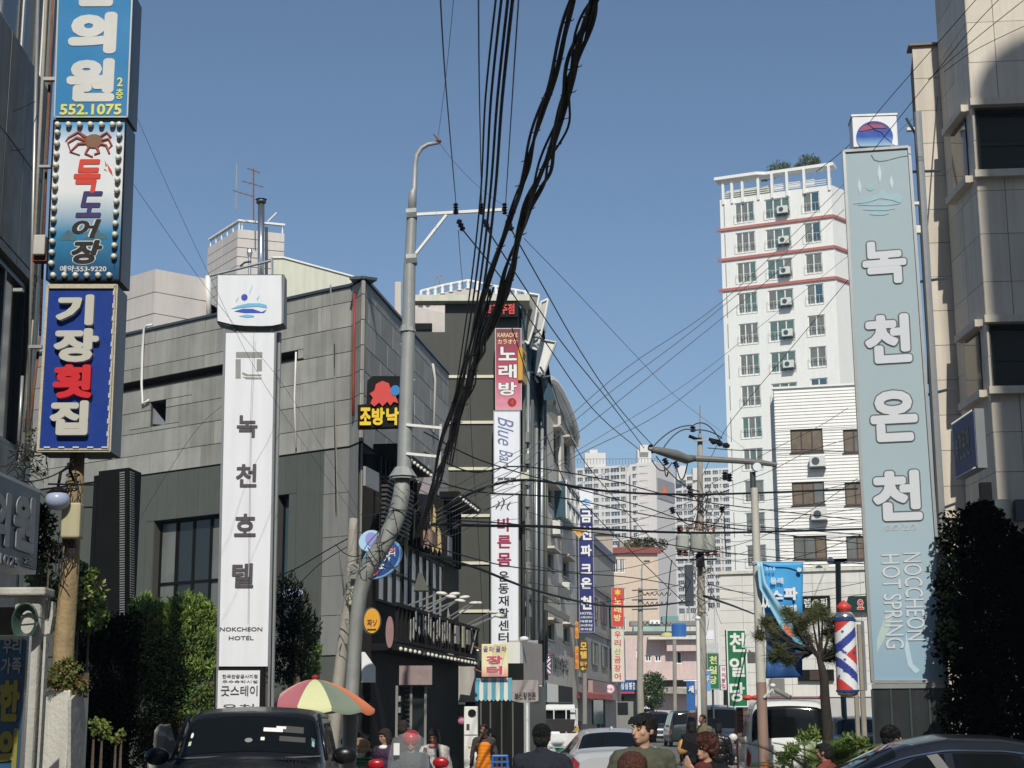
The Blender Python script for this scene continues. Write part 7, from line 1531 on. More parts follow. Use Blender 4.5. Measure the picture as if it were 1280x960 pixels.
for lab, p, a, c, r in (('thin guy wire left of the tower block', [(168, 140), (215, 245), (262, 345), (330, 480), (450, 655)], 16, 26, .0028), ('thin guy wire crossing the hotel stone face beside the hotel sign', [(163, 225), (240, 335), (300, 415), (360, 490), (450, 640)], 16, 25, .0028),
                        ('short wire across the upper left building', [(-5, 147), (20, 138), (44, 127)], 12.8, 13.2, .004), ('short wire with an insulator on the left building', [(-5, 183), (15, 188), (30, 186)], 12.8, 13.2, .004),
                        ('thin wire dropping down the hotel sign face', [(318, 408), (314, 500), (312, 600), (310, 780)], 21.8, 21.8, .003), ('wire crossing the sunlit hotel stone to the lower left', [(350, 462), (262, 520), (210, 590), (172, 655)], 22, 30, .004),
                        ('dark wire running left from the concrete pole across the hotel wall', [(444, 668), (405, 690), (375, 708), (345, 722)], 25, 27, .012), ('lower dark wire left from the concrete pole', [(440, 680), (400, 705), (370, 735), (352, 760)], 25, 27, .009),
                        ('curved black cable from the utility pole to the left building', [(92, 574), (75, 590), (50, 600), (30, 602)], 13, 12.6, .007), ('thin vertical drop wire over the charcoal building', [(587, 480), (590, 560), (596, 640), (605, 800)], 30, 34, .006),
                        ('pale wire from the crossarm insulator down past the railings', [(573, 288), (576, 330), (579, 362)], 24, 50, .008), ('wire from the transformer pole to the cream pole and siding', [(885, 560), (930, 563), (1000, 562), (1066, 565)], 47, 60, .018),
                        ('upper slanting wire over the white siding', [(905, 610), (960, 590), (1010, 565), (1072, 545)], 47, 50, .011), ('long wire slanting up over brown windows to the pale sign', [(880, 610), (960, 565), (1020, 535), (1060, 510)], 46, 50, .010), ('low wire over the siding under the brown windows', [(885, 690), (950, 672), (1010, 640), (1072, 598)], 46, 40, .010),
                        ('wire crossing to the white siding near its lowest window', [(900, 700), (960, 703), (1020, 690), (1078, 668)], 46, 40, .010), ('diagonal wire crossing the far flats left to right', [(640, 410), (700, 590), (740, 640), (800, 700), (862, 760)], 30, 48, .014), ('second diagonal wire crossing the far flats', [(690, 480), (720, 560), (770, 625), (820, 680), (866, 730)], 34, 48, .012),
                        ('thin wire below across the lower tiled wall', [(890, 735), (950, 742), (1010, 740), (1080, 728)], 46, 40, .009), ('another thin wire across the lower tiled wall', [(890, 748), (950, 752), (1010, 752), (1085, 742)], 46, 40, .009), ('rising wire from the transformer pole rod across the tower edge', [(878, 595), (905, 540), (935, 500), (985, 440), (1060, 350)], 48, 40, .011)):
    W(lab, p, a, c, r * .8, 'assorted service wires')
NTH = ['first', 'second', 'third', 'fourth', 'fifth', 'sixth', 'seventh']
for q in range(7):
    W(NTH[q] + ' thin slack wire from the top right of the transformer pole', [(880, 612 + q * 13), (915, 622 + q * 13 + (q % 3) * 3), (950, 626 + q * 12), (1010, 616 + q * 15), (1080, 600 + q * 17)], 47, 42, .007, 'thin slack wires right of the transformer pole')
for q in range(6):
    W(NTH[q] + ' thin slack wire from the top left of the transformer pole', [(660, 640 + q * 22), (720, 655 + q * 20), (790, 652 + q * 19), (868, 625 + q * 20)], 44, 48, .008, 'thin slack wires left of the transformer pole')
for q in range(5):
    W(NTH[q] + ' thin service wire from the top spreading over the restaurant front', [(520 + q * 4, 600 + q * 12), (560, 610 + q * 15), (600, 590 + q * 16), (655, 560 + q * 22)], 24, 40, .006, 'service wires over the restaurant front')

# ================================================================ VEHICLES
def paint(key, rgb, metal=.35, coat=.6): return mat(key, rgb, .3, metal=metal, var=.05, coat=coat, spec=.4)
tyre = mat('tyre', (.015, .015, .015), .85); rimm = mat('alloy', (.45, .46, .47), .3, metal=.9); tint_g = mat('tinted_glass', (.006, .007, .007), .06, var=.1, spec=.28); trimm = mat('black_trim', (.012, .012, .012), .5); chrome = mat('chrome', (.65, .65, .66), .12, metal=1.)
lens_r = mat('tail_lens', (.35, .012, .012), .15, coat=.8); lens_w = mat('head_lens', (.6, .62, .64), .1, coat=.8); plate = mat('number_plate', (.55, .57, .55), .5); platg = mat('green_plate', (.03, .16, .09), .5)
class Car:
    def __init__(s, name, label, x, y, ang, rows, m, cat='car'):
        s.M = Matrix.Translation((x, y, 0)) @ Matrix.Rotation(R(ang), 4, 'Z'); s.rows = np.array(rows); s.cc = {}
        s.t = bpy.data.objects.new(name, None); reg(s.t, None, s.M); tag(s.t, label, cat); s.m = m
        r = s.rows; s.y0, s.y1 = r[0, 0], r[-1, 0]
        N, K = 90, 48; ys = np.linspace(s.y0, s.y1, N); b = MB(); vs = []
        for y in ys:
            for k in range(K + 1): vs.append(s.sp(y, 12 * k / K))
        fs = [(i * (K + 1) + k, (i + 1) * (K + 1) + k, (i + 1) * (K + 1) + k + 1, i * (K + 1) + k + 1) for i in range(N - 1) for k in range(K)]
        fs += [tuple(range(K + 1)), tuple(range((N - 1) * (K + 1), N * (K + 1)))[::-1]]; fs += [(i * (K + 1), i * (K + 1) + K, (i + 1) * (K + 1) + K, (i + 1) * (K + 1)) for i in range(N - 1)]
        b.add(vs, fs); s.put(b, 'body', m, smooth=50)
    def put(s, b, name, m, parent=None, smooth=False):
        b.v = [tuple(s.M @ Vector(v)) for v in b.v]; return b.build(name, m, parent or s.t, smooth=smooth)
    def ctrl(s, y):
        y = round(y, 3); q = s.cc.get(y)
        if q is None: q = s.cc[y] = s.ctrl_(y)
        return q
    def ctrl_(s, y):
        r = s.rows; g = [np.interp(y, r[:, 0], r[:, i]) for i in range(1, 6)]; zl, zb, zt, wb, wt = g
        h = zt - zb
        return [(wb * .90, zl), (wb * .98, zl + .12), (wb, zl + (zb - zl) * .55), (wb * .965, zb), (wt * 1.0, zt - min(.10, h * .25)), (wt * .86, zt), (0, zt + .035)]
    def sp(s, y, p, off=0.):
        ax = az = 0.
        for dy in (-.06, 0, .06):
            c = s.ctrl(min(max(y + dy, s.y0), s.y1))
            for dp in (-.3, -.15, 0, .15, .3):
                q = p + dp
                q = min(max(q, 0), 12); sg = 1
                if q > 6: q = 12 - q; sg = -1
                i = min(5, int(q)); f = q - i
                ax += (c[i][0] * (1 - f) + c[i + 1][0] * f) * sg; az += c[i][1] * (1 - f) + c[i + 1][1] * f
        return Vector((ax / 15, y, az / 15))
    def nrm(s, y, p):
        a = s.sp(y + .03, p) - s.sp(y - .03, p); c = s.sp(y, min(12, p + .1)) - s.sp(y, max(0, p - .1)); n = c.cross(a)
        if n.length < 1e-9: return Vector((0, 0, 1))
        n.normalize(); ctr = Vector((0, (s.y0 + s.y1) / 2, .8)); 
        return n if n.dot(s.sp(y, p) - ctr) > 0 else -n
    def patch(s, name, m, ya, yb, pa, pb, off=.006, parent=None, nu=12, nv=12):
        """ya,yb may be (at pa, at pb) pairs"""
        ya = ya if isinstance(ya, tuple) else (ya, ya); yb = yb if isinstance(yb, tuple) else (yb, yb); b = MB(); vs = []
        for j in range(nv + 1):
            v = j / nv; p = pa + (pb - pa) * v; a = ya[0] + (ya[1] - ya[0]) * v; c = yb[0] + (yb[1] - yb[0]) * v
            for i in range(nu + 1): y = a + (c - a) * i / nu; vs.append(s.sp(y, p) + s.nrm(y, p) * off)
        b.add(vs, [(j * (nu + 1) + i, j * (nu + 1) + i + 1, (j + 1) * (nu + 1) + i + 1, (j + 1) * (nu + 1) + i) for j in range(nv) for i in range(nu)])
        return s.put(b, name, m, parent, smooth=True)
    def wheels(s, ys, r=.32, w=.88):
        for y in ys:
            for sg in (-1, 1):
                b = MB(); b.tube([(sg * (w - .20), y, r), (sg * (w - .18), y, r), (sg * (w - .02), y, r), (sg * w, y, r)], [r * .9, r, r, r * .9], 22)
                o = s.put(b, 'wheel', tyre, smooth=30); b = MB(); b.tube([(sg * (w - .02), y, r), (sg * (w + .008), y, r)], [r * .66, r * .6], 16); s.put(b, 'rim', rimm, o)
    def box(s, name, m, x0, x1, y0, y1, z0, z1, bev=.01, parent=None):
        b = MB().box(ID, x0, x1, y0, y1, z0, z1); b.v = [tuple(s.M @ Vector(v)) for v in b.v]; return b.build(name, m, parent or s.t, bevel=bev)
    def mirror(s, y, z, x, m, r=(.10, .06, .085)):
        for sg in (-1, 1):
            b = MB(); b.ell((sg * (x + .12), y, z), r, 14, 9); o = s.put(b, 'wing_mirror', m, smooth=True); b = MB(); b.tube([(sg * (x - .03), y + .03, z - .05), (sg * (x + .1), y, z - .02)], .02, 6); s.put(b, 'mirror_stem', trimm, o)
    def plate(s, y, z, m=plate, txt_=None, sgn=1):
        o = s.box('number_plate', m, -.26, .26, min(y, y + .02 * sgn), max(y, y + .02 * sgn), z, z + .12, 0)
SED = [(-2.4, .38, .58, .63, .66, .52), (-2.3, .26, .66, .72, .82, .70), (-1.5, .22, .84, .90, .90, .80), (-1.0, .22, .92, .96, .91, .80), (-.15, .22, .95, 1.36, .91, .60), (.25, .22, .96, 1.43, .91, .57), (.8, .22, .97, 1.42, .91, .57), (1.15, .22, .98, 1.36, .91, .58), (1.75, .24, 1.0, 1.06, .90, .74), (2.25, .28, .98, 1.03, .86, .72), (2.4, .38, .84, .92, .74, .62)]
def sedan(name, label, x, y, ang, m, hi=1.0, cat='car'):
    rows = [(a, b_, c * hi, d * hi, e, f) for a, b_, c, d, e, f in SED]; c = Car(name, label, x, y, ang, rows, m, cat)
    c.patch('windshield', tint_g, -.92, -.22, 4.25, 7.75); c.patch('rear_window', tint_g, 1.16, 1.68, 4.3, 7.7)
    for sg in (0, 1):
        pa, pb = (3.12, 3.92) if not sg else (12 - 3.12, 12 - 3.92)
        c.patch('side_window', tint_g, (-.62, -.05), (.22, .22), pa, pb); c.patch('side_window', tint_g, (.30, .30), (1.05, .92), pa, pb); c.patch('quarter_window', tint_g, (1.12, .98), (1.42, 1.05), pa, pb)
        c.patch('chrome_line', chrome, (-.85, -.85), (1.6, 1.6), (3.98 if not sg else 8.02), (4.04 if not sg else 7.96), .012, nu=40, nv=2)
        c.patch('door_seam', trimm, .255, .265, *( (1.0, 3.0) if not sg else (9.0, 11.0)), off=.003)
        c.patch('tail_light', lens_r, 2.18, 2.395, *((2.2, 3.0) if not sg else (9.0, 9.8)), off=.012); c.patch('headlight', lens_w, -2.38, -2.1, *((2.3, 3.2) if not sg else (8.8, 9.7)), off=.012)
    c.wheels((-1.45, 1.4)); c.mirror(-.6, 1.0, .90, m); c.plate(2.41, .62); c.plate(-2.42, .42, sgn=-1)
    c.box('bumper_strip', trimm, -.6, .6, 2.34, 2.42, .35, .42)
    return c
silver = paint('silver_paint', (.50, .51, .52), .15, .4)
c = sedan('silver_sedan', 'silver sedan seen from behind between the two dark haired men', at(766, 912, 29).x + .02, 31.6, 180 + 3, silver)
b = MB(); b.ell((0, 1.0, 1.44), (.035, .07, .05)); c.put(b, 'roof_aerial', silver, smooth=True); b = MB(); b.tube([(-.05, 2.33, .93), (0, 2.35, .90), (.05, 2.33, .93)], .012, 5); c.put(b, 'badge', chrome)
darkp = paint('midnight_paint', (.014, .016, .022), .2)
c = sedan('dark_sedan', 'shiny dark sedan seen side on at the lower right corner', 3.85, 16.0, -94, darkp, 1.015)
for sg in (0, 1): c.patch('pillar_cover', mat('grey_pillar', (.16, .16, .155), .4), (.20, .06), (.32, .16), (3.1 if not sg else 8.9), (3.95 if not sg else 8.05), .010)
b = MB(); b.tube([(-.5, 1.35, 1.2), (-.48, 1.0, 1.40)], .02, 5); c.put(b, 'rear_pillar_trim', lpanel)
# black jeep-like four by four facing the viewer
blk = paint('black_car_paint', (.008, .008, .008), .0, .25)
JP = [(-2.1, .45, .85, .92, .74, .62), (-2.0, .35, 1.0, 1.06, .86, .74), (-1.0, .32, 1.10, 1.17, .88, .78), (-.85, .32, 1.14, 1.20, .88, .76), (-.42, .32, 1.17, 1.70, .88, .74), (.0, .32, 1.18, 1.76, .88, .74), (1.5, .32, 1.18, 1.755, .88, .74), (1.9, .34, 1.16, 1.70, .87, .74), (2.08, .42, 1.05, 1.2, .83, .70)]
c = Car('black_jeep', 'black off road car facing the viewer with stickers on its windshield at the lower left', at(311, 925, 18.5).x, 19.1, 3, JP, blk)
c.patch('windshield', tint_g, -.80, -.46, 4.15, 7.85, .008)
for sg in (0, 1):
    pa, pb = (3.12, 3.9) if not sg else (8.88, 8.1)
    c.patch('side_window', tint_g, (-.60, -.22), (.4, .4), pa, pb, .008); c.patch('side_window', tint_g, .5, 1.4, pa, pb, .008)
    c.patch('window_frame', mat('worn_grey_trim', (.10, .10, .09), .6), .40, .50, pa, pb, .01); c.patch('roof_gutter', mat('worn_grey_trim', 0), -.35, 1.9, (4.12 if not sg else 7.88), (4.2 if not sg else 7.8), .015, nu=30, nv=2)
    b = MB(); b.tube([(.86 if not sg else -.86, -.80, 1.20), (.74 if not sg else -.74, -.44, 1.69)], .022, 6); c.put(b, 'windshield_pillar', blk, smooth=True)
c.wheels((-1.4, 1.35), .36, .86); c.mirror(-.62, 1.24, .93, blk, (.14, .07, .10))
for sg in (-1, 1):
    b = MB(); b.tube([(sg * .55 - .3, -.86, 1.215), (sg * .55 + .25, -.84, 1.235)], .012, 5); b.tube([(sg * .55, -.87, 1.2), (sg * .50, -.84, 1.23)], .01, 5); c.put(b, 'wiper', trimm)
st_ = whitelt
def stick(px, py, rx, rz, m, sq_=True):
    y = -.80 + .42 * (947 - py) / 50
    for p_ in [12 - 4.22 - (q) for q in ()]: pass
def wsp(u, v):   # point on windshield: u -1..1 across, v 0..1 up
    y = -.78 + .30 * v; p = 6 - 1.7 * u; return c.sp(y, p) + c.nrm(y, p) * .012
for (u, v, du, dv, m, nm) in ((-.72, .56, .04, .09, st_, 'round_sticker'), (-.76, .30, .05, .07, mat('sticker_white_green', (.5, .6, .45), .5), 'sticker'), (-.02, .28, .04, .07, lpanel, 'dash_dial'), (.86, .30, .08, .09, mat('sticker_pale_blue', (.30, .42, .45), .5), 'sticker'), (.85, .44, .10, .05, mat('sticker_teal', (.06, .16, .17), .5), 'sticker'), (.22, .62, .10, .06, st_, 'paper'), (.30, .70, .05, .04, st_, 'paper'), (.45, .66, .12, .10, mat('seat_grey', (.06, .06, .06), .7), 'seat_back'), (.45, .36, .16, .08, mat('seat_grey', 0), 'seat_back'), (.12, .33, .02, .05, st_, 'paper')):
    b = MB()
    if 'round' in nm or 'dial' in nm: pts = [wsp(u + du * math.cos(t), v + dv * math.sin(t)) for t in [k * math.tau / 14 for k in range(14)]]
    else: pts = [wsp(u - du, v - dv), wsp(u + du, v - dv), wsp(u + du, v + dv), wsp(u - du, v + dv)]
    b.add(pts, [tuple(range(len(pts)))]); c.put(b, nm, m)
b = MB()
for k in range(9): b.box(ID, -.5 + k * .04 + .8, -.48 + k * .04 + .8, -.98, -.90, 1.205, 1.215)
c.put(b, 'cowl_grille', trimm)
# vans and others
def van(name, label, x, y, ang, m, H=1.97, L=4.9, win=True, cat='van', w=.9):
    s = L / 4.9
    rows = [(-2.45 * s, .4, .75, .82, .72, .60), (-2.35 * s, .28, .95, 1.02, w * .93, .72), (-1.75 * s, .26, 1.05, 1.15, w, .78), (-1.05 * s, .26, 1.12, H * .96, w, .70), (-.6 * s, .26, 1.12, H, w, .70), (2.0 * s, .26, 1.12, H, w, .70), (2.25 * s, .28, 1.10, H * .96, w * .98, .70), (2.42 * s, .34, 1.0, 1.12, w * .94, .78), (2.45 * s, .45, .85, .95, w * .85, .74)]
    c = Car(name, label, x, y, ang, rows, m, cat); c.patch('windshield', tint_g, -1.68 * s, -1.12 * s, 4.25, 7.75); c.patch('rear_window', tint_g, 2.235 * s, 2.40 * s, 4.0, 8.0, .01)
    for sg in (0, 1):
        pa, pb = (3.1, 3.93) if not sg else (8.9, 8.07)
        for a, e in ((-1.0, -.1), (0, 1.0), (1.1, 2.05)): c.patch('side_window', tint_g, a * s, e * s, pa, pb)
        c.patch('tail_light', lens_r, 2.3 * s, 2.44 * s, *((1.9, 2.9) if not sg else (9.1, 10.1)), off=.012); c.patch('headlight', lens_w, -2.43 * s, -2.2 * s, *((2.2, 3.1) if not sg else (8.9, 9.8)), off=.012)
    c.wheels((-1.5 * s, 1.5 * s), .33, w - .02); c.mirror(-1.25 * s, 1.2, w, m); c.plate(2.46 * s, .62); c.plate(-2.47 * s, .45, sgn=-1)
    return c
vw = van('white_van', 'white van with a big dark rear window and red roof lights behind the cycad', at(1008, 900, 32).x + .05, 35.2, 180 - 6, paint('white_car_paint', (.70, .70, .69), 0))
b = MB(); b.tube([(-.72, 2.1, 2.02), (.72, 2.1, 2.02)], .03, 6); vw.put(b, 'roof_bar', mat('maroon_bar', (.10, .02, .03), .5))
for x, r in ((-.72, .10), (.60, .13), (.80, .11)): b = MB(); b.ell((x, 2.12, 2.03), (r, .09, .055), 12, 7); vw.put(b, 'red_roof_light', mat('sign_red', 0), smooth=True)
van('blue_grey_van', 'dark blue grey van facing the viewer behind the people and the brick pillar', at(904, 897, 57).x, 59.5, 0, paint('slate_car_paint', (.07, .08, .11), .3), H=2.05)
c5 = van('dark_green_suv', 'dark green grey boxy car seen from behind, parked beyond the transformer pole', at(858, 897, 92).x, 94.4, 180, paint('green_grey_paint', (.035, .045, .045), .3), H=2.0, cat='car', w=.95)
van('dark_pickup', 'dark pickup truck facing the viewer far down the street', at(825, 897, 108).x, 110, 0, paint('charcoal_car_paint', (.045, .05, .06), .3), H=2.0, cat='truck', w=.9)
sedan('small_silver_car', 'small silver car with a round white sticker parked far down the street on the left', at(784, 897, 112).x, 114.5, -12, silver, 1.05)
van('black_far_car', 'barely visible black car behind the far pickup on its right', at(846, 897, 124).x, 126, 0, blk, H=1.8, cat='car')
van('white_box_truck', 'white box truck partly hidden behind the distant utility pole', at(806, 897, 125).x, 128, 0, paint('white_car_paint', 0), H=2.5, cat='truck')
sedan('dark_parked_car', 'dark parked car with a chrome edge just right of the white van', at(1078, 900, 38).x, 40, 185, darkp, 1.15)
# white flatbed truck seen from behind
tr_ = thing('white_truck', 'white flatbed truck seen from behind in front of the tan building', 'truck', (at(695, 897, 53).x, 53, 0)); tx, ty = tr_.location.x, 53.0
wp_ = paint('white_car_paint', 0); Ft = FaceW((tx - .87, ty), (tx + .87, ty))
MB().box(Ft, 0, 1.74, .12, 2.8, .72, .8).build('flatbed', steeld, tr_)
for a in (0, 1.70): MB().box(Ft, a, a + .04, .12, 2.8, .8, 1.13).build('side_board', wp_, tr_, bevel=.005)
MB().box(Ft, .002, 1.738, .04, .11, .72, 1.14).build('tailgate', wp_, tr_, bevel=.01)
for k in range(4): piece(Ft, 'tailgate_rib', wp_, tr_, .15 + k * .46, .22 + k * .46, .02, .04, .74, 1.12)
cabp = [(3.0, .5), (4.7, .5), (4.72, .95), (4.25, 1.85), (4.05, 2.06), (3.1, 2.09), (2.98, 1.95)]
b = MB(); vs0 = [Ft.W(.04, y, z) for y, z in cabp]; vs1 = [Ft.W(1.70, y, z) for y, z in cabp]; i0 = [Ft.W(.14, y, z) if z > 1.6 else Ft.W(.02, y, z) for y, z in cabp]; i1 = [Ft.W(1.60, y, z) if z > 1.6 else Ft.W(1.72, y, z) for y, z in cabp]; n = len(cabp)
b.add(i0 + i1, [tuple(range(n)), tuple(range(2 * n - 1, n - 1, -1))] + [(k, k + n, (k + 1) % n + n, (k + 1) % n) for k in range(n)]); b.build('cab', wp_, tr_, bevel=.03)
MB().box(Ft, .30, 1.44, 2.93, 2.975, 1.60, 1.90).build('rear_window', tint_g, tr_, bevel=.01)
MB().box(Ft, .12, 1.62, 2.86, 2.94, 1.15, 1.28).build('tarp_roll', mat('dark_tarp', (.03, .025, .025), .8, var=.3), tr_, bevel=.02)
ppoly(Face(660, 54.5, 730, 54.5), tr_, 'black_tarp', mat('dark_tarp', 0), [(671, 899), (719, 899), (717, 915), (672, 914)], -.3, .1)
b = MB()
for x in (.08, .45, .87, 1.29, 1.66): b.box(Ft, x - .02, x + .02, 2.80, 2.84, 1.13, 1.93)
for z in (1.45, 1.91): b.box(Ft, .06, 1.68, 2.802, 2.838, z, z + .04)
b.build('head_guard', wp_, tr_); MB().box(Ft, .25, 1.5, 3.1, 3.9, 2.11, 2.17).build('roof_rack_load', mat('bottle_green', 0), tr_, bevel=.01)
for a in (.05, 1.49): MB().box(Ft, a, a + .2, .02, .1, .5, .64).build('tail_light', lens_r, tr_, bevel=.01)
disc(Ft, tr_, 'spare_reflector', lens_w, 656 + 0, 930, .1, .1, 0, .01) if 0 else None
for y in (1.0, 4.0):
    for x in (.12, 1.45): MB().tube([Ft.W(x, y, .3), Ft.W(x + .18, y, .3)], .3, 18).build('wheel', tyre, tr_, smooth=30)
ppoly(Face(660, 53.2, 730, 53.2), tr_, 'wooden_board', mat('orange_board', (.45, .25, .06), .7), [(715, 915), (723, 907), (724, 914)], 0, .03); MB().box(Ft, .5, 1.0, .2, .6, 1.0, 1.2).build('white_bundle', whitel, tr_, bevel=.03)
for a in (-.12, 1.74): MB().box(Ft, a, a + .12, 4.0, 4.08, 1.25, 1.55).build('wing_mirror', trimm, tr_, bevel=.01)
pl_ = MB().box(Ft, .65, 1.1, .012, .025, .55, .7).build('number_plate', platg, tr_)
# scooter
sx, sy = at(511, 930, 19.6).x, 19.6
sc_ = thing('scooter', 'scooter with red mirrors and a clear windshield facing the viewer', 'scooter', (sx, sy, 0)); red_p = paint('scooter_red', (.38, .012, .02), .1)
MB().tube([(sx, sy - .1, .28), (sx, sy - .08, .6), (sx, sy, .95)], .04, 8).build('steering_column', trimm, sc_)
b = MB(); b.ell((sx, sy - .05, .72), (.22, .12, .32), 16, 12); b.build('front_cowl', red_p, sc_, smooth=True)
b = MB(); b.ell((sx, sy + .9, .62), (.20, .55, .22), 16, 12); b.build('rear_body', red_p, sc_, smooth=True); MB().box(ID, sx - .14, sx + .14, sy + .05, sy + .5, .28, .34).build('footboard', trimm, sc_, bevel=.01)
b = MB(); b.ell((sx, sy + .85, .82), (.15, .42, .07), 14, 8); b.build('seat', trimm, sc_, smooth=True)
for y in (-.15, 1.15): MB().tube([(sx - .05, sy + y, .24), (sx + .05, sy + y, .24)], .24, 20).build('wheel', tyre, sc_, smooth=30)
MB().tube([(sx - .33, sy + .08, 1.02), (sx, sy, .96), (sx + .33, sy + .08, 1.02)], .02, 8).build('handlebar', trimm, sc_, smooth=True); b = MB(); b.ell((sx, sy - .14, .86), (.08, .05, .07)); b.build('headlight', lens_w, sc_, smooth=True)
acr = mat('clear_acrylic', (.72, .76, .78), .10, var=.02, alpha=.17, spec=.9, coat=1.)
b = MB(); vs = []
for j in range(13):
    for i in range(13): u = -1 + i / 6; v = j / 12; wd_ = .25 * (1 - .22 * v ** 3); vs.append((sx + u * wd_, sy - .16 + .10 * u * u + .10 * v, .95 + .53 * v * (1 - .05 * u * u) - .05 * u * u * v))
b.add(vs, [(j * 13 + i, j * 13 + i + 1, (j + 1) * 13 + i + 1, (j + 1) * 13 + i) for j in range(12) for i in range(12)]); wsd = b.build('windshield', acr, sc_, smooth=True)
b = MB(); b.box(ID, sx - .17, sx - .10, sy - .15, sy - .145, 1.22, 1.36); b.build('sticker', whitelt, sc_)
for sg in (-1, 1):
    MB().tube([(sx + sg * .28, sy + .06, 1.0), (sx + sg * .36, sy, 1.12)], .01, 6).build('mirror_stem', trimm, sc_); b = MB(); b.ell((sx + sg * .385, sy - .02, 1.11 + (.02 if sg > 0 else 0)), (.10, .04, .065), 14, 9); b.build('mirror', red_p, sc_, smooth=True)
# street things
um = thing('parasol', 'striped pink, yellow, grey and orange market parasol behind the black jeep', 'parasol', (at(401, 880, 23.4).x, 23.4, 0)); ux = um.location.x
cols = [mat('parasol_orange', (.72, .22, .10), .7, var=.06), mat('parasol_rose', (.45, .15, .17), .7, var=.06), mat('parasol_yellow', (.64, .65, .36), .7, var=.06), mat('parasol_sage', (.20, .24, .18), .7, var=.06), mat('parasol_salmon', (.70, .40, .32), .7, var=.06)]
za, zr_, uy, ur = at(393, 849, 23.4).z, at(401, 884, 23.4).z, 23.4, .775; order = [0, 0, 2, 1, 4, 1, 2, 3]
def dome(a, t): return Vector((ux - .09 * (1 - t) + ur * t * math.cos(a), uy + ur * t * math.sin(a), zr_ + (za - zr_) * (1 - t ** 1.75) - .03 * math.cos(a) * t))
for k in range(10):
    a0 = R(-90 - 18) + k * math.tau / 10; b = MB(); vs = []
    for i in range(7):
        for j in range(7):
            t = i / 6; a = a0 + j / 6 * math.tau / 10; sag = math.sin(j / 6 * math.pi) * .05 * t; vs.append(dome(a, t * (1 - .04 * math.sin(j / 6 * math.pi))) - Vector((0, 0, sag)))
    for j in range(7): vs.append(vs[42 + j] + Vector((0, 0, -.05 - .02 * math.sin(j / 6 * math.pi))))
    b.add(vs, [(i * 7 + j, i * 7 + j + 1, (i + 1) * 7 + j + 1, (i + 1) * 7 + j) for i in range(7) for j in range(6)]); b.build('canopy_panel', cols[[2, 3, 0, 4, 3, 2, 1, 0, 4, 1][k]], um, smooth=True)
MB().tube([(ux, uy, 0), (ux - .08, uy, za)], .022, 8).build('pole', steel, um); b = MB(); b.ell((ux - .09, uy, za + .03), (.05, .05, .035)); b.build('finial', red_p, um)
for k in range(10): a = R(-108) + k * math.tau / 10; MB().tube([dome(a, .05) - Vector((0, 0, .03)), dome(a, .5) - Vector((0, 0, .03)), dome(a, 1) - Vector((0, 0, .02))], .008, 5).build('rib', steeld, um)
def crate(label, px, py, Y, sz, m):
    p = at(px, py, Y); F = FaceW((p.x - sz[0] / 2, Y), (p.x + sz[0] / 2, Y)); t = thing('crate', label, 'crate', (p.x, Y, p.z - sz[2])); z0 = p.z - sz[2]
    b = MB()
    for k in range(3): h_ = sz[2] / 3; b.box(F, 0, sz[0], 0, .015, z0 + k * h_ + .01, z0 + (k + 1) * h_ - .02).box(F, 0, sz[0], sz[1], sz[1] + .015, z0 + k * h_ + .01, z0 + (k + 1) * h_ - .02).box(F, -.015, 0, 0, sz[1], z0 + k * h_ + .01, z0 + (k + 1) * h_ - .02).box(F, sz[0], sz[0] + .015, 0, sz[1], z0 + k * h_ + .01, z0 + (k + 1) * h_ - .02)
    b.box(F, 0, sz[0], 0, sz[1], z0, z0 + .015); b.build('slatted_box', m, t); return t
st2 = thing('stall_table', 'low market stall table under the striped parasol', 'table', (at(450, 960, 27).x, 27, 0)); F = FaceW((st2.location.x - .5, 27), (st2.location.x + .5, 27)); zt9 = at(450, 952, 27).z
MB().box(F, 0, 1, 0, .8, zt9 - .04, zt9).build('top', mat('worn_wood', (.22, .14, .08), .8, var=.3), st2)
for x in (.03, .93):
    for y in (.03, .73): MB().box(F, x, x + .04, y, y + .04, 0, zt9 - .04).build('leg', steeld, st2)
crate('green plastic crate filled with a clear bag on the stall', 450, 945, 26.9, (.30, .3, .16), grn)
pg = mat('paper_bag', (.32, .19, .10), .8, var=.3, scale=8)
for lab, px, py, sx_, sz_, m in (('crumpled brown paper bag topmost on the stall', 451, 930, .17, .09, pg), ('wide brown paper sack lying under the topmost bag', 447, 937, .24, .08, pg), ('clear plastic bag of greens in the green crate', 447, 943, .14, .07, mat('clear_bag', (.40, .45, .38), .3, var=.4, scale=12)), ('small yellow bag at the left of the stall', 434, 941, .07, .09, mat('pennant_yellow', 0))):
    b = MB(); p = at(px, py, 27); b.ell(p, (sx_, .14, sz_), 14, 9); b.v = [tuple(Vector(v) + Vector((noise.noise(Vector(v) * 9), noise.noise(Vector(v) * 9 + Vector((5, 0, 0))), noise.noise(Vector(v) * 9 + Vector((0, 7, 0))))) * .06) for v in b.v]; tag(b.build('market_bag', m, smooth=30), lab, 'bag')
stl2 = thing('blue_stool', 'stack of blue plastic stools beside the woman in orange', 'stool', (at(625, 950, 28).x, 28, 0)); X = stl2.location.x; bp_ = mat('stool_blue', (.03, .12, .40), .45); ztl = at(625, 943.5, 28).z
MB().box(ID, X - .14, X + .14, 27.86, 28.14, ztl - .04, ztl).build('seat', bp_, stl2, bevel=.015)
for sx_ in (-1, 1):
    for sy_ in (-1, 1): MB().tube([(X + sx_ * .18, 28 + sy_ * .18, 0), (X + sx_ * .12, 28 + sy_ * .12, ztl - .03)], [.035, .02], 6).build('leg', bp_, stl2)
for k in (0, 1): MB().box(ID, X - .15 - k * .01, X + .15 + k * .01, 27.85, 28.15, ztl - .13 - k * .1, ztl - .10 - k * .1).build('rung', bp_, stl2)
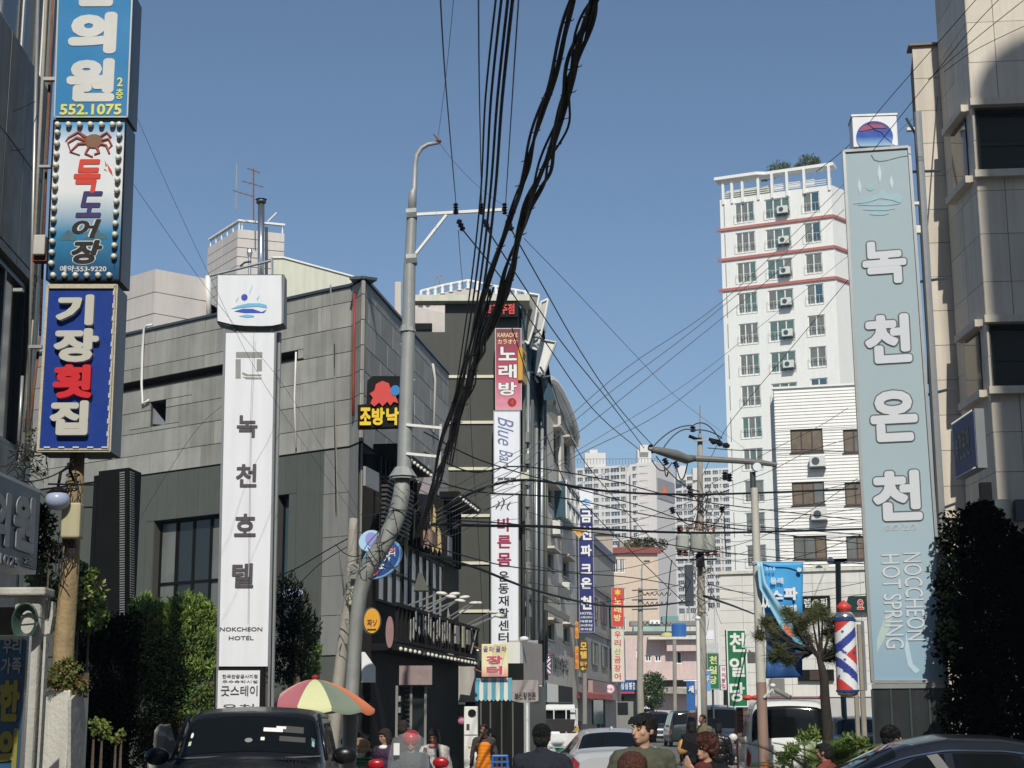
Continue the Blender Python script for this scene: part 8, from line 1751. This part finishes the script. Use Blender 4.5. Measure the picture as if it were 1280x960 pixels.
bo = thing('orange_bollard', 'rounded orange bollard top at the foot of the cream pole', 'bollard', (at(960, 955, 26).x, 26, 0)); X = bo.location.x; zb9 = at(960, 950, 26).z
MB().tube([(X, 26, 0), (X, 26, zb9 - .10), (X, 26, zb9 - .04), (X, 26, zb9)], [.085, .085, .07, .02], 16).build('post', mat('bollard_orange', (.70, .13, .03), .5), bo, smooth=True)
gc = thing('green_bundle', 'green cloth bundle on a small cart beside the man in the suit', 'bundle', at(938, 945, 47)); b = MB(); b.ell(at(937, 938, 47), (.20, .18, .16), 14, 10); b.v = [tuple(Vector(v) + Vector((noise.noise(Vector(v) * 7), 0, noise.noise(Vector(v) * 7 + Vector((0, 3, 0))))) * .12) for v in b.v]; b.build('cloth', mat('jade_cloth', (.04, .25, .17), .7), gc, smooth=True)
b = MB(); c0 = at(938, 950, 47); b.tube([(c0.x - .3, 47, .25), (c0.x + .3, 47, .25)], .02, 5).tube([(c0.x + .3, 47, .25), (c0.x + .35, 47, 1.0)], .02, 5).tube([(c0.x - .3, 47, .25), (c0.x - .2, 47, .5)], .02, 5); b.build('cart_frame', steeld, gc)
for x in (-.25, .25): MB().tube([(c0.x + x - .02, 47, .1), (c0.x + x + .02, 47, .1)], .1, 12).build('wheel', tyre, gc)
mb_ = MB(); mb_.ell(at(577, 901, 40), (.10, .08, .10), 12, 8); tag(mb_.build('magenta_bag', mat('magenta_cloth', (.45, .04, .14), .7, tint=(.6, .3, .4))), 'small magenta bag hung on the plaster wall', 'bag')
# ================================================================ PEOPLE
def remesh(b, vox, name, m, parent, mw, sm=3, disp=0., dsc=9):
    me = bpy.data.meshes.new('r'); me.from_pydata(b.v, [], b.f); o = bpy.data.objects.new('r', me); TMP.collection.objects.link(o)
    bm = bmesh.new(); bm.from_mesh(me); bmesh.ops.recalc_face_normals(bm, faces=bm.faces); bm.to_mesh(me); bm.free()
    r = o.modifiers.new('r', 'REMESH'); r.mode = 'VOXEL'; r.voxel_size = vox; r.use_smooth_shade = True
    if sm: s = o.modifiers.new('s', 'SMOOTH'); s.iterations = sm; s.factor = .5
    dg_ = tdg(); ev = o.evaluated_get(dg_); nm = bpy.data.meshes.new_from_object(ev); bpy.data.objects.remove(o); bpy.data.meshes.remove(me)
    if disp and len(nm.vertices):
        n = len(nm.vertices); co = np.empty(n * 3); no = np.empty(n * 3); nm.vertices.foreach_get('co', co); nm.vertices.foreach_get('normal', no); co = co.reshape(-1, 3); no = no.reshape(-1, 3)
        d = np.array([noise.noise(Vector((p[0] * dsc, p[1] * dsc, p[2] * dsc * .7))) + .5 * noise.noise(Vector((p[0] * dsc * 2.3, p[1] * dsc * 2.3, p[2] * dsc * 2)))for p in co]); nm.vertices.foreach_set('co', (co + no * (d * disp)[:, None]).ravel())
    nm.materials.clear(); nm.materials.append(m); nm.shade_smooth(); nm.name = name
    return reg(bpy.data.objects.new(name, nm), parent, mw)
def cap(b, p, q, r1, r2, seg=12):
    p = Vector(p); q = Vector(q); d = (q - p).normalized()
    pts = [p - d * r1 * .95, p - d * r1 * .7, p - d * r1 * .35, p, q, q + d * r2 * .35, q + d * r2 * .7, q + d * r2 * .95]
    b.tube(pts, [r1 * .25, r1 * .7, r1 * .94, r1, r2, r2 * .94, r2 * .7, r2 * .25], seg); return b
skin_l = mat('skin_light', (.50, .30, .21), .5, var=.06, spec=.3); skin_m = mat('skin_tan', (.38, .20, .13), .5, var=.08, spec=.3)
hair_b = mat('hair_black', (.010, .009, .009), .42, var=.5, scale=60, bump=.9, bscale=120); hair_br = mat('hair_auburn', (.085, .030, .018), .42, var=.5, scale=50, bump=.9, bscale=110); hair_g = mat('hair_dark_brown', (.03, .02, .016), .45, var=.5, scale=60, bump=.9, bscale=110)
eyew = mat('eye_white', (.6, .58, .55), .3); lipm = mat('lips', (.40, .19, .14), .5)
def arm_default(s): return (Vector((s * .22, .03, -1)), Vector((s * .08, -.18, -1)))
def person(label, px, top, Y, face=0, hy=0, H=None, skin=skin_l, hair='short', hm=hair_b, top_m=None, bot_m=None, vox=.011, arms=None, tilt=0, sit=False, build=1.0, stride=.0, long_top=False, shoes=None, extra=None, thick=1.):
    P0 = at(px, top, Y); H = H or max(1.45, P0.z); k = H / 1.74; zoff = P0.z - H if sit else 0
    mw = Matrix.Translation((P0.x, Y, 0)) @ Matrix.Rotation(R(face), 4, 'Z') @ Matrix.Translation((0, 0, P0.z - H)) @ Matrix.Scale(k, 4)
    t = bpy.data.objects.new('person', None); reg(t, None, Matrix.Translation((P0.x, Y, 0))); tag(t, label, 'person')
    b = MB(); sw = .185 * build
    hip = Vector((0, 0, .93)); hd = Matrix.Rotation(R(hy), 3, 'Z') @ Matrix.Rotation(R(tilt), 3, 'X')
    hc = Vector((0, -.015, 1.615)) + (hd @ Vector((0, -.03 * math.sin(R(abs(tilt))), 0)))
    def hp(x, y, z): return hc + hd @ Vector((x, y, z))
    # torso core
    b.ell((0, 0, 1.0), (.155 * build, .11 * build, .14), 14, 10); b.ell((0, .0, 1.15), (.14 * build, .10 * build, .16), 14, 10); b.ell((0, 0, 1.32), (.165 * build, .11 * build, .15), 14, 10)
    for s in (-1, 1): cap(b, (0, .01, 1.42), (s * sw * .85, .01, 1.41), .06, .055)
    cap(b, (0, .01, 1.40), (hc + Vector((0, .02, -.05))), .058, .055)
    # head
    M3 = hd
    b.ell(hp(0, .012, .025), (.074, .092, .095), 18, 14, M3); b.ell(hp(0, -.022, -.035), (.060, .066, .070), 16, 12, M3); b.ell(hp(0, -.058, -.078), (.030, .026, .024), 12, 8, M3)
    cap(b, hp(0, -.088, .015), hp(0, -.108, -.022), .009, .014, 10); b.ell(hp(0, -.078, .034), (.055, .014, .012), 12, 8, M3); b.ell(hp(0, -.083, -.052), (.024, .014, .012), 12, 8, M3)
    for s in (-1, 1): b.ell(hp(s * .076, .012, -.005), (.010, .022, .032), 10, 8, M3); b.ell(hp(s * .045, -.06, -.02), (.022, .018, .020), 10, 8, M3)
    # arms and hands
    HANDS = []; ARMS = []
    for s in (-1, 1):
        ua, fa = (arms or {}).get(s) or arm_default(s); ua = Vector(ua).normalized(); fa = Vector(fa).normalized()
        sh = Vector((s * sw, .01, 1.40)); el = sh + ua * .285; wr = el + fa * .25; ARMS.append((sh, el, wr))
        cap(b, sh, el, .046, .036); cap(b, el, wr, .036, .024)
        pal = wr + fa * .045; side = fa.cross(Vector((0, 1, 0))).normalized() if abs(fa.y) < .9 else Vector((1, 0, 0)); nrm_ = fa.cross(side).normalized()
        M_ = Matrix((side * .5, nrm_ * .5, fa * .5)).transposed() * 2
        b.ell(pal, (.040, .015, .050), 12, 8, M_)
        for i in range(4):
            o_ = (i - 1.5) * .0195; L1, L2 = [.036, .042, .039, .030][i], [.034, .040, .036, .026][i]; cu_ = .35 + .08 * i
            k0 = pal + fa * .040 + side * o_; d1 = (fa + nrm_ * cu_ * -s * .8).normalized(); k1 = k0 + d1 * L1; d2 = (fa + nrm_ * (cu_ * 2.4) * -s * .8).normalized(); cap(b, k0, k1, .0095, .0088, 8); cap(b, k1, k1 + d2 * L2, .0088, .0075, 8)
        t0 = pal - side * s * -.030 + fa * -.015 if 1 else pal; th = (fa * .8 + side * s * -.8 * -1).normalized(); cap(b, t0, t0 + th * .034, .011, .010, 8); cap(b, t0 + th * .034, t0 + th * .034 + (fa + nrm_ * -s * .3).normalized() * .028, .010, .008, 8)
        HANDS.append(pal)
    # legs
    LEG = []
    for s in (-1, 1):
        st = stride * s
        if sit: hj, kn, an = Vector((s * .09, 0, .90)), Vector((s * .15, -.42, .88)), Vector((s * .15, -.46, .46))
        else: hj, kn, an = Vector((s * .09, 0, .90)), Vector((s * .10, -st * .5 - .02, .50)), Vector((s * .10, -st + (.06 if st < 0 else 0), .10))
        LEG.append((hj, kn, an)); cap(b, hj, kn, .078, .052); cap(b, kn, an, .052, .036); cap(b, an + Vector((0, .03, -.05)), an + Vector((0, -.13, -.06)), .035, .030)
    body = remesh(b, vox, 'body', skin, t, mw, 3)
    # top
    tm = MB(); g = 1.0 * thick
    tm.ell((0, 0, 1.02), (.175 * build * g, .13 * build * g, .15), 14, 10); tm.ell((0, 0, 1.17), (.165 * build * g, .125 * build * g, .18), 14, 10); tm.ell((0, 0, 1.32), (.185 * build * g, .13 * build * g, .15), 14, 10)
    if long_top: tm.ell((0, 0, .88), (.19 * build, .145 * build, .17), 14, 10)
    for s in (-1, 1): cap(tm, (0, .012, 1.42), (s * sw * .92, .01, 1.41), .080, .070)
    cap(tm, (0, .015, 1.40), (0, .012, 1.47), .088, .072)
    for sh, el, wr in ARMS: cap(tm, sh, el, .062 * thick, .050 * thick); cap(tm, el, wr - (wr - el).normalized() * .02, .050 * thick, .038 * thick)
    remesh(tm, max(vox, .012), 'jacket' if thick > 1.05 else 'shirt', top_m, t, mw, 2, .019 * thick, 10)
    tb_ = MB(); tb_.ell((0, 0, .97), (.165 * build, .12 * build, .12), 14, 10)
    for hj, kn, an in LEG: cap(tb_, hj, kn, .094, .068); cap(tb_, kn, an + Vector((0, 0, .02)), .068, .055)
    remesh(tb_, max(vox, .014), 'trousers', bot_m, t, mw, 2, .010, 9)
    for hj, kn, an in LEG:
        s_ = MB(); cap(s_, an + Vector((0, .03, -.05)), an + Vector((0, -.15, -.062)), .046, .038); remesh(s_, .014, 'shoe', shoes or trimm, t, mw, 1)
    # hair
    hb_ = MB()
    if hair != 'helmet':
        sc2 = {'short': 1.0, 'bob': 1.08, 'curly': 1.22, 'bun': 1.02, 'thin': .98}.get(hair, 1)
        hb_.ell(hp(0, .022, .045), (.085 * sc2, .096 * sc2, .086 * sc2), 16, 12, M3); hb_.ell(hp(0, .05, -.01), (.080 * sc2, .068 * sc2, .085 * sc2), 16, 12, M3)
        if hair in ('short', 'bob', 'curly'): hb_.ell(hp(0, -.045, .080), (.070, .052, .034), 14, 10, M3)
        if hair == 'short' and top_m is not None:
            for q in range(7): cap(hb_, hp(-.06 + q * .02, -.06, .09), hp(-.066 + q * .022, -.098, .045), .016, .006, 8)
            for s in (-1, 1): hb_.ell(hp(s * .074, .0, .02), (.012, .030, .04), 10, 8, M3)
        if hair == 'bob':
            for s in (-1, 1): hb_.ell(hp(s * .070, .02, -.035), (.028, .06, .10), 12, 10, M3)
            hb_.ell(hp(0, .06, -.06), (.085, .055, .10), 14, 10, M3)
        if hair == 'curly':
            rg_ = random.Random(int(px))
            for q in range(26): v = Vector((rg_.gauss(0, 1), rg_.gauss(.3, .8), rg_.gauss(.35, .8))).normalized(); hb_.ell(hp(v.x * .092, .02 + v.y * .092, .03 + v.z * .092), (.034, .034, .034), 10, 8, M3)
        ho = remesh(hb_, min(vox, .010), 'hair', hm, t, mw, 1, .008, 34)
        if vox <= .0105:            # loose strands over the hair mass
            sb = MB(); rs_ = random.Random(int(px) + 5); curl = hair == 'curly'
            for q in range(420):
                v = Vector((rs_.gauss(0, 1), rs_.gauss(.25, .9), rs_.gauss(.5, .7))).normalized()
                if v.y < -.35 and v.z < .55 and not curl: continue
                if v.z < -.5: continue
                rr_ = (.088 * sc2, .100 * sc2, .090 * sc2); P = []; u = v.copy(); tw = Vector((rs_.gauss(0, .3), rs_.gauss(0, .3) + (-.5 if v.y < 0 else .3), -1)); ln = .085 if hair == 'bob' else (.05 if hair != 'thin' else .03)
                for s in range(5):
                    w_ = u.normalized(); P.append(hp(w_.x * rr_[0] * (1.0 + .012 * s), .022 + w_.y * rr_[1] * (1.0 + .012 * s), .042 + w_.z * rr_[2] * (1 + .012 * s)))
                    d_ = (tw - w_ * tw.dot(w_)); u = w_ + d_.normalized() * (ln / .09 / 4) + (Vector((rs_.gauss(0, .25), rs_.gauss(0, .25), rs_.gauss(0, .25))) if curl else Vector((0, 0, 0)))
                sb.tube(P, [.0012, .0028, .0026, .0018, .0005], 3, False)
            sb.v = [tuple(mw @ Vector(v)) for v in sb.v]; sb.build('hair_strands', hm, t, smooth=True, stuff=True)
    else:
        hb_.ell(hp(0, .01, .045), (.125, .145, .12), 20, 14, M3); o = remesh(hb_, .010, 'helmet', hm, t, mw, 3)
    if vox <= .0125:
        for s in (-1, 1):
            e_ = MB().ell(hp(s * .031, -.083, .012), (.0115, .006, .0055), 10, 8, M3); e_.v = [tuple(mw @ Vector(v)) for v in e_.v]; eo = e_.build('eye', eyew, t, smooth=True)
            e_ = MB().ell(hp(s * .031, -.0895, .012), (.0058, .0035, .0055), 8, 6, M3); e_.v = [tuple(mw @ Vector(v)) for v in e_.v]; e_.build('iris', hair_b, eo, smooth=True)
            e_ = MB(); cap(e_, hp(s * .018, -.092, .034), hp(s * .046, -.086, .036), .004, .003, 6); e_.v = [tuple(mw @ Vector(v)) for v in e_.v]; e_.build('eyebrow', hair_b, t, smooth=True)
        e_ = MB().ell(hp(0, -.094, -.054), (.019, .006, .005), 12, 6, M3); e_.v = [tuple(mw @ Vector(v)) for v in e_.v]; e_.build('lips', lipm, t, smooth=True)
    return t, mw, hp, HANDS, M3
def cloth(key, rgb, **k): return mat(key, rgb, .85, var=.15, scale=8, bump=.4, bscale=90, spec=.2, **k)
jeans = cloth('denim', (.05, .07, .12)); blackc = cloth('black_cloth', (.012, .012, .014)); greyc = cloth('dark_grey_cloth', (.05, .05, .055))
t, mw, hp, Hh, M3 = person('young man in an olive green sweatshirt with white numbers looking left', 803, 892, 12, face=14, hy=-62, vox=.009, top_m=cloth('olive_sweat', (.085, .088, .062)), bot_m=jeans, hair='short', build=1.12)
F = FaceW((0, -.165), (1, -.165))
for i, ch in enumerate('89'):
    o = glyph(ch, whitelt, .002, .03, -.03 + i * .075, .035 + i * .075, 1.12, 1.22, F, 0, parent=None, name='number_print'); COL.objects.unlink(o)
    mm_ = mw @ o.matrix_basis; o2 = bpy.data.objects.new('number_print', o.data); reg(o2, t, mm_); bpy.data.objects.remove(o)
person('stocky man seen from behind in a grey and navy quilted vest', 677, 905, 14, face=176, vox=.010, top_m=cloth('navy_quilt', (.022, .025, .036)), bot_m=greyc, hair='thin', build=1.15, thick=1.12, skin=skin_m)
t, mw, hp, Hh, M3 = bpy.data.objects['person.001'], None, None, None, None
person('woman with shiny auburn hair close to the viewer, only her head top showing', 790, 941, 8.3, face=185, H=1.47, vox=.011, hair='bob', hm=hair_br, top_m=greyc, bot_m=blackc)
t, mw, hp, Hh, M3 = person('woman with curly auburn hair raising a dark phone to her face', 882, 918, 13, face=-40, hy=-12, vox=.0085, hair='curly', hm=hair_br, top_m=blackc, bot_m=jeans, skin=skin_l, arms={1: (Vector((-.15, -.75, -.75)), Vector((-.50, -.35, .95))), -1: (Vector((.0, -.45, -.9)), Vector((.35, -.8, .6)))}, thick=1.1)
hpos = mw @ (hp(-.03, -.16, .02)); b = MB().box(ID, -.075, .075, -.006, .006, -.04, .04); M_ = Matrix.Translation(hpos) @ Matrix.Rotation(R(-35), 4, 'Z') @ Matrix.Rotation(R(18), 4, 'Y'); b.v = [tuple(M_ @ Vector(v)) for v in b.v]; tag(b.build('mobile_phone', trimm, bevel=.004), 'dark mobile phone held up before the face of the curly haired woman', 'phone')
b = MB(); 
for s in range(3): b.ell((.0 + s * .01, -.06 - s * .02, 1.44 - s * .06), (.10 - s * .015, .09, .06), 14, 8)
remesh(b, .012, 'scarf', cloth('maroon_scarf', (.10, .03, .03)), t, mw, 2, .012, 16)
t, *_ = person('person in black seen from behind carrying an orange bag near the dark green car', 865, 902, 34, face=170, vox=.016, top_m=blackc, bot_m=blackc, hair='bob', thick=1.3, long_top=True)
b = MB(); b.ell(at(853, 934, 33.6), (.11, .08, .12), 14, 10); b.v = [tuple(Vector(v) + Vector((noise.noise(Vector(v) * 8), 0, noise.noise(Vector(v) * 8 + Vector((3, 0, 0))))) * .05) for v in b.v]; b.tube([at(849, 930, 33.6), at(852, 924, 33.6), at(857, 930, 33.6)], .012, 5); tag(b.build('orange_bag', mat('bag_orange', (.62, .24, .05), .5, tint=(.5, .35, .15)), smooth=True), 'orange shopping bag hanging from the hand of the person in black', 'bag')
person('man in a khaki jacket with a shoulder strap facing left beside the transformer pole', 878, 893, 38, face=-40, vox=.014, top_m=cloth('khaki', (.16, .14, .09)), bot_m=greyc, hair='thin', hm=hair_g, skin=skin_m)
person('person in a black leather jacket walking away left of the brick pillar', 898, 904, 31, face=175, vox=.014, top_m=mat('black_leather', (.012, .012, .013), .35, var=.3), bot_m=blackc, hair='short', thick=1.15, stride=.2)
person('man in a dark brown suit walking away beside the brick pillar', 929, 891, 48, face=165, hy=-25, vox=.016, top_m=cloth('brown_suit', (.035, .026, .024)), bot_m=cloth('brown_suit_b', (.028, .022, .02)), hair='short', stride=.3, long_top=True, skin=skin_m)
person('black haired person in a dull red shirt seen from behind in front of the cycad', 1031, 928, 18, face=-125, H=1.5, vox=.011, top_m=cloth('brick_shirt', (.22, .06, .05)), bot_m=blackc, hair='short', hm=hair_b, skin=skin_m)
t, mw, hp, Hh, M3 = person('dark curly haired woman with glasses in profile behind the dark sedan', 1113, 909, 17.9, face=70, hy=-5, vox=.009, top_m=cloth('teal_top', (.03, .06, .07)), bot_m=blackc, hair='curly', hm=hair_b, skin=skin_m)
b = MB()
for s in (-1, 1): b.tube([hp(s * .031 + .022 * math.cos(a), -.100, .010 + .017 * math.sin(a)) for a in [q * math.tau / 12 for q in range(13)]], .0022, 5); b.tube([hp(s * .053, -.098, .012), hp(s * .078, .0, .01)], .002, 5)
b.tube([hp(-.01, -.104, .012), hp(.01, -.104, .012)], .002, 5); b.v = [tuple(mw @ Vector(v)) for v in b.v]; b.build('glasses', trimm, t)
orc = cloth('orange_overall', (.80, .24, .02))
t, mw, hp, Hh, M3 = person('woman in bright orange overalls standing before the white cabinet', 605, 905, 31, face=0, vox=.011, top_m=cloth('grey_brown_sleeves', (.07, .06, .055)), bot_m=orc, hair='bun', hm=hair_g, skin=skin_m, H=1.56)
b = MB()
for q in range(8): b.ell((0, -.012, .80 + q * .072), (.165 + .018 * math.cos(q * .8 - .6), .150, .10), 16, 10)
for s in (-1, 1): cap(b, (s * .09, -.10, 1.30), (s * .10, .0, 1.455), .022, .022)
remesh(b, .012, 'overall_bib', orc, t, mw, 4, .003, 10); b = MB(); b.ell((0, -.03, 1.46), (.085, .085, .035), 14, 8); remesh(b, .012, 'neck_scarf', cloth('maroon_scarf', 0), t, mw, 1, .01, 16)
hm_ = paint('helmet_red', (.42, .015, .02), .1)
t, mw, hp, Hh, M3 = person('rider in a red helmet sitting on the scooter behind its windshield', 514, 916, 20.35, face=0, H=1.60, vox=.011, hair='helmet', hm=hm_, top_m=cloth('slate_jacket', (.05, .055, .065)), bot_m=greyc, sit=True, thick=1.15, arms={1: (Vector((.25, -.45, -.75)), Vector((.05, -1, .05))), -1: (Vector((-.25, -.45, -.75)), Vector((-.05, -1, .05)))})
b = MB(); b.ell((0, -.11, 1.60), (.06, .03, .045), 14, 8); 
person('balding man in a dark olive jacket seen from behind the scooter', 504, 900, 23.5, face=172, vox=.011, top_m=cloth('dark_olive', (.035, .036, .028)), bot_m=blackc, hair='thin', hm=hair_g, skin=skin_m, thick=1.2, build=1.1)
t, mw, hp, Hh, M3 = person('woman in a dark purple jacket with a pale scarf at the left of the scooter', 482, 911, 23, face=-35, hy=-10, tilt=14, vox=.011, top_m=cloth('purple_jacket', (.055, .03, .06)), bot_m=blackc, hair='bob', hm=hair_g, skin=skin_m, thick=1.15)
b = MB(); b.ell((0, -.03, 1.44), (.09, .10, .05), 14, 8); remesh(b, .012, 'scarf', whitelt, t, mw, 1, .012, 16)
t, mw, hp, Hh, M3 = person('woman in a white coat looking down at the right of the scooter', 543, 911, 23.3, face=-15, tilt=22, vox=.011, top_m=cloth('white_coat', (.50, .47, .44)), bot_m=blackc, hair='bob', hm=hair_g, skin=skin_m, thick=1.15, arms={-1: (Vector((-.1, -.5, -.8)), Vector((.5, -.5, .8)))})
b = MB(); cap(b, (.10, -.13, 1.40), (.12, -.13, 1.12), .018, .018); b.v = [tuple(mw @ Vector(v)) for v in b.v]; b.build('rucksack_strap', trimm, t); b = MB(); b.ell((0, -.06, 1.46), (.08, .08, .04), 14, 8); remesh(b, .012, 'pink_scarf', cloth('pink_scarf', (.55, .2, .2)), t, mw, 1, .012, 16)
person('vendor in dark clothes with a maroon hat bending in the shade under the parasol', 441, 897, 29, face=-60, tilt=20, vox=.013, top_m=blackc, bot_m=blackc, hair='bob', hm=cloth('maroon_hat', (.07, .02, .022)), skin=skin_m, thick=1.3, build=1.15)
person('small distant person in a dark red jacket and jeans in front of the dark shop', 678, 889, 66, face=180, vox=.02, top_m=cloth('dark_red_jacket', (.11, .018, .018)), bot_m=jeans, hair='short', hm=hair_b)
# ================================================================ AIR
hz = MB().box(ID, -420, 420, -120, 700, -1, 112).build('haze', None); hz['kind'] = 'stuff'
hm2 = bpy.data.materials.new('thin_haze'); hm2.use_nodes = True; n_ = hm2.node_tree.nodes; n_.remove(n_['Principled BSDF'])
pv = n_.new('ShaderNodeVolumePrincipled'); pv.inputs['Color'].default_value = (.5, .75, 1, 1); pv.inputs['Density'].default_value = .00034; pv.inputs['Anisotropy'].default_value = .1
hm2.node_tree.links.new(pv.outputs[0], n_['Material Output'].inputs['Volume']); hz.data.materials.append(hm2)
S.cycles.volume_bounces = 0
bpy.data.scenes.remove(TMP)
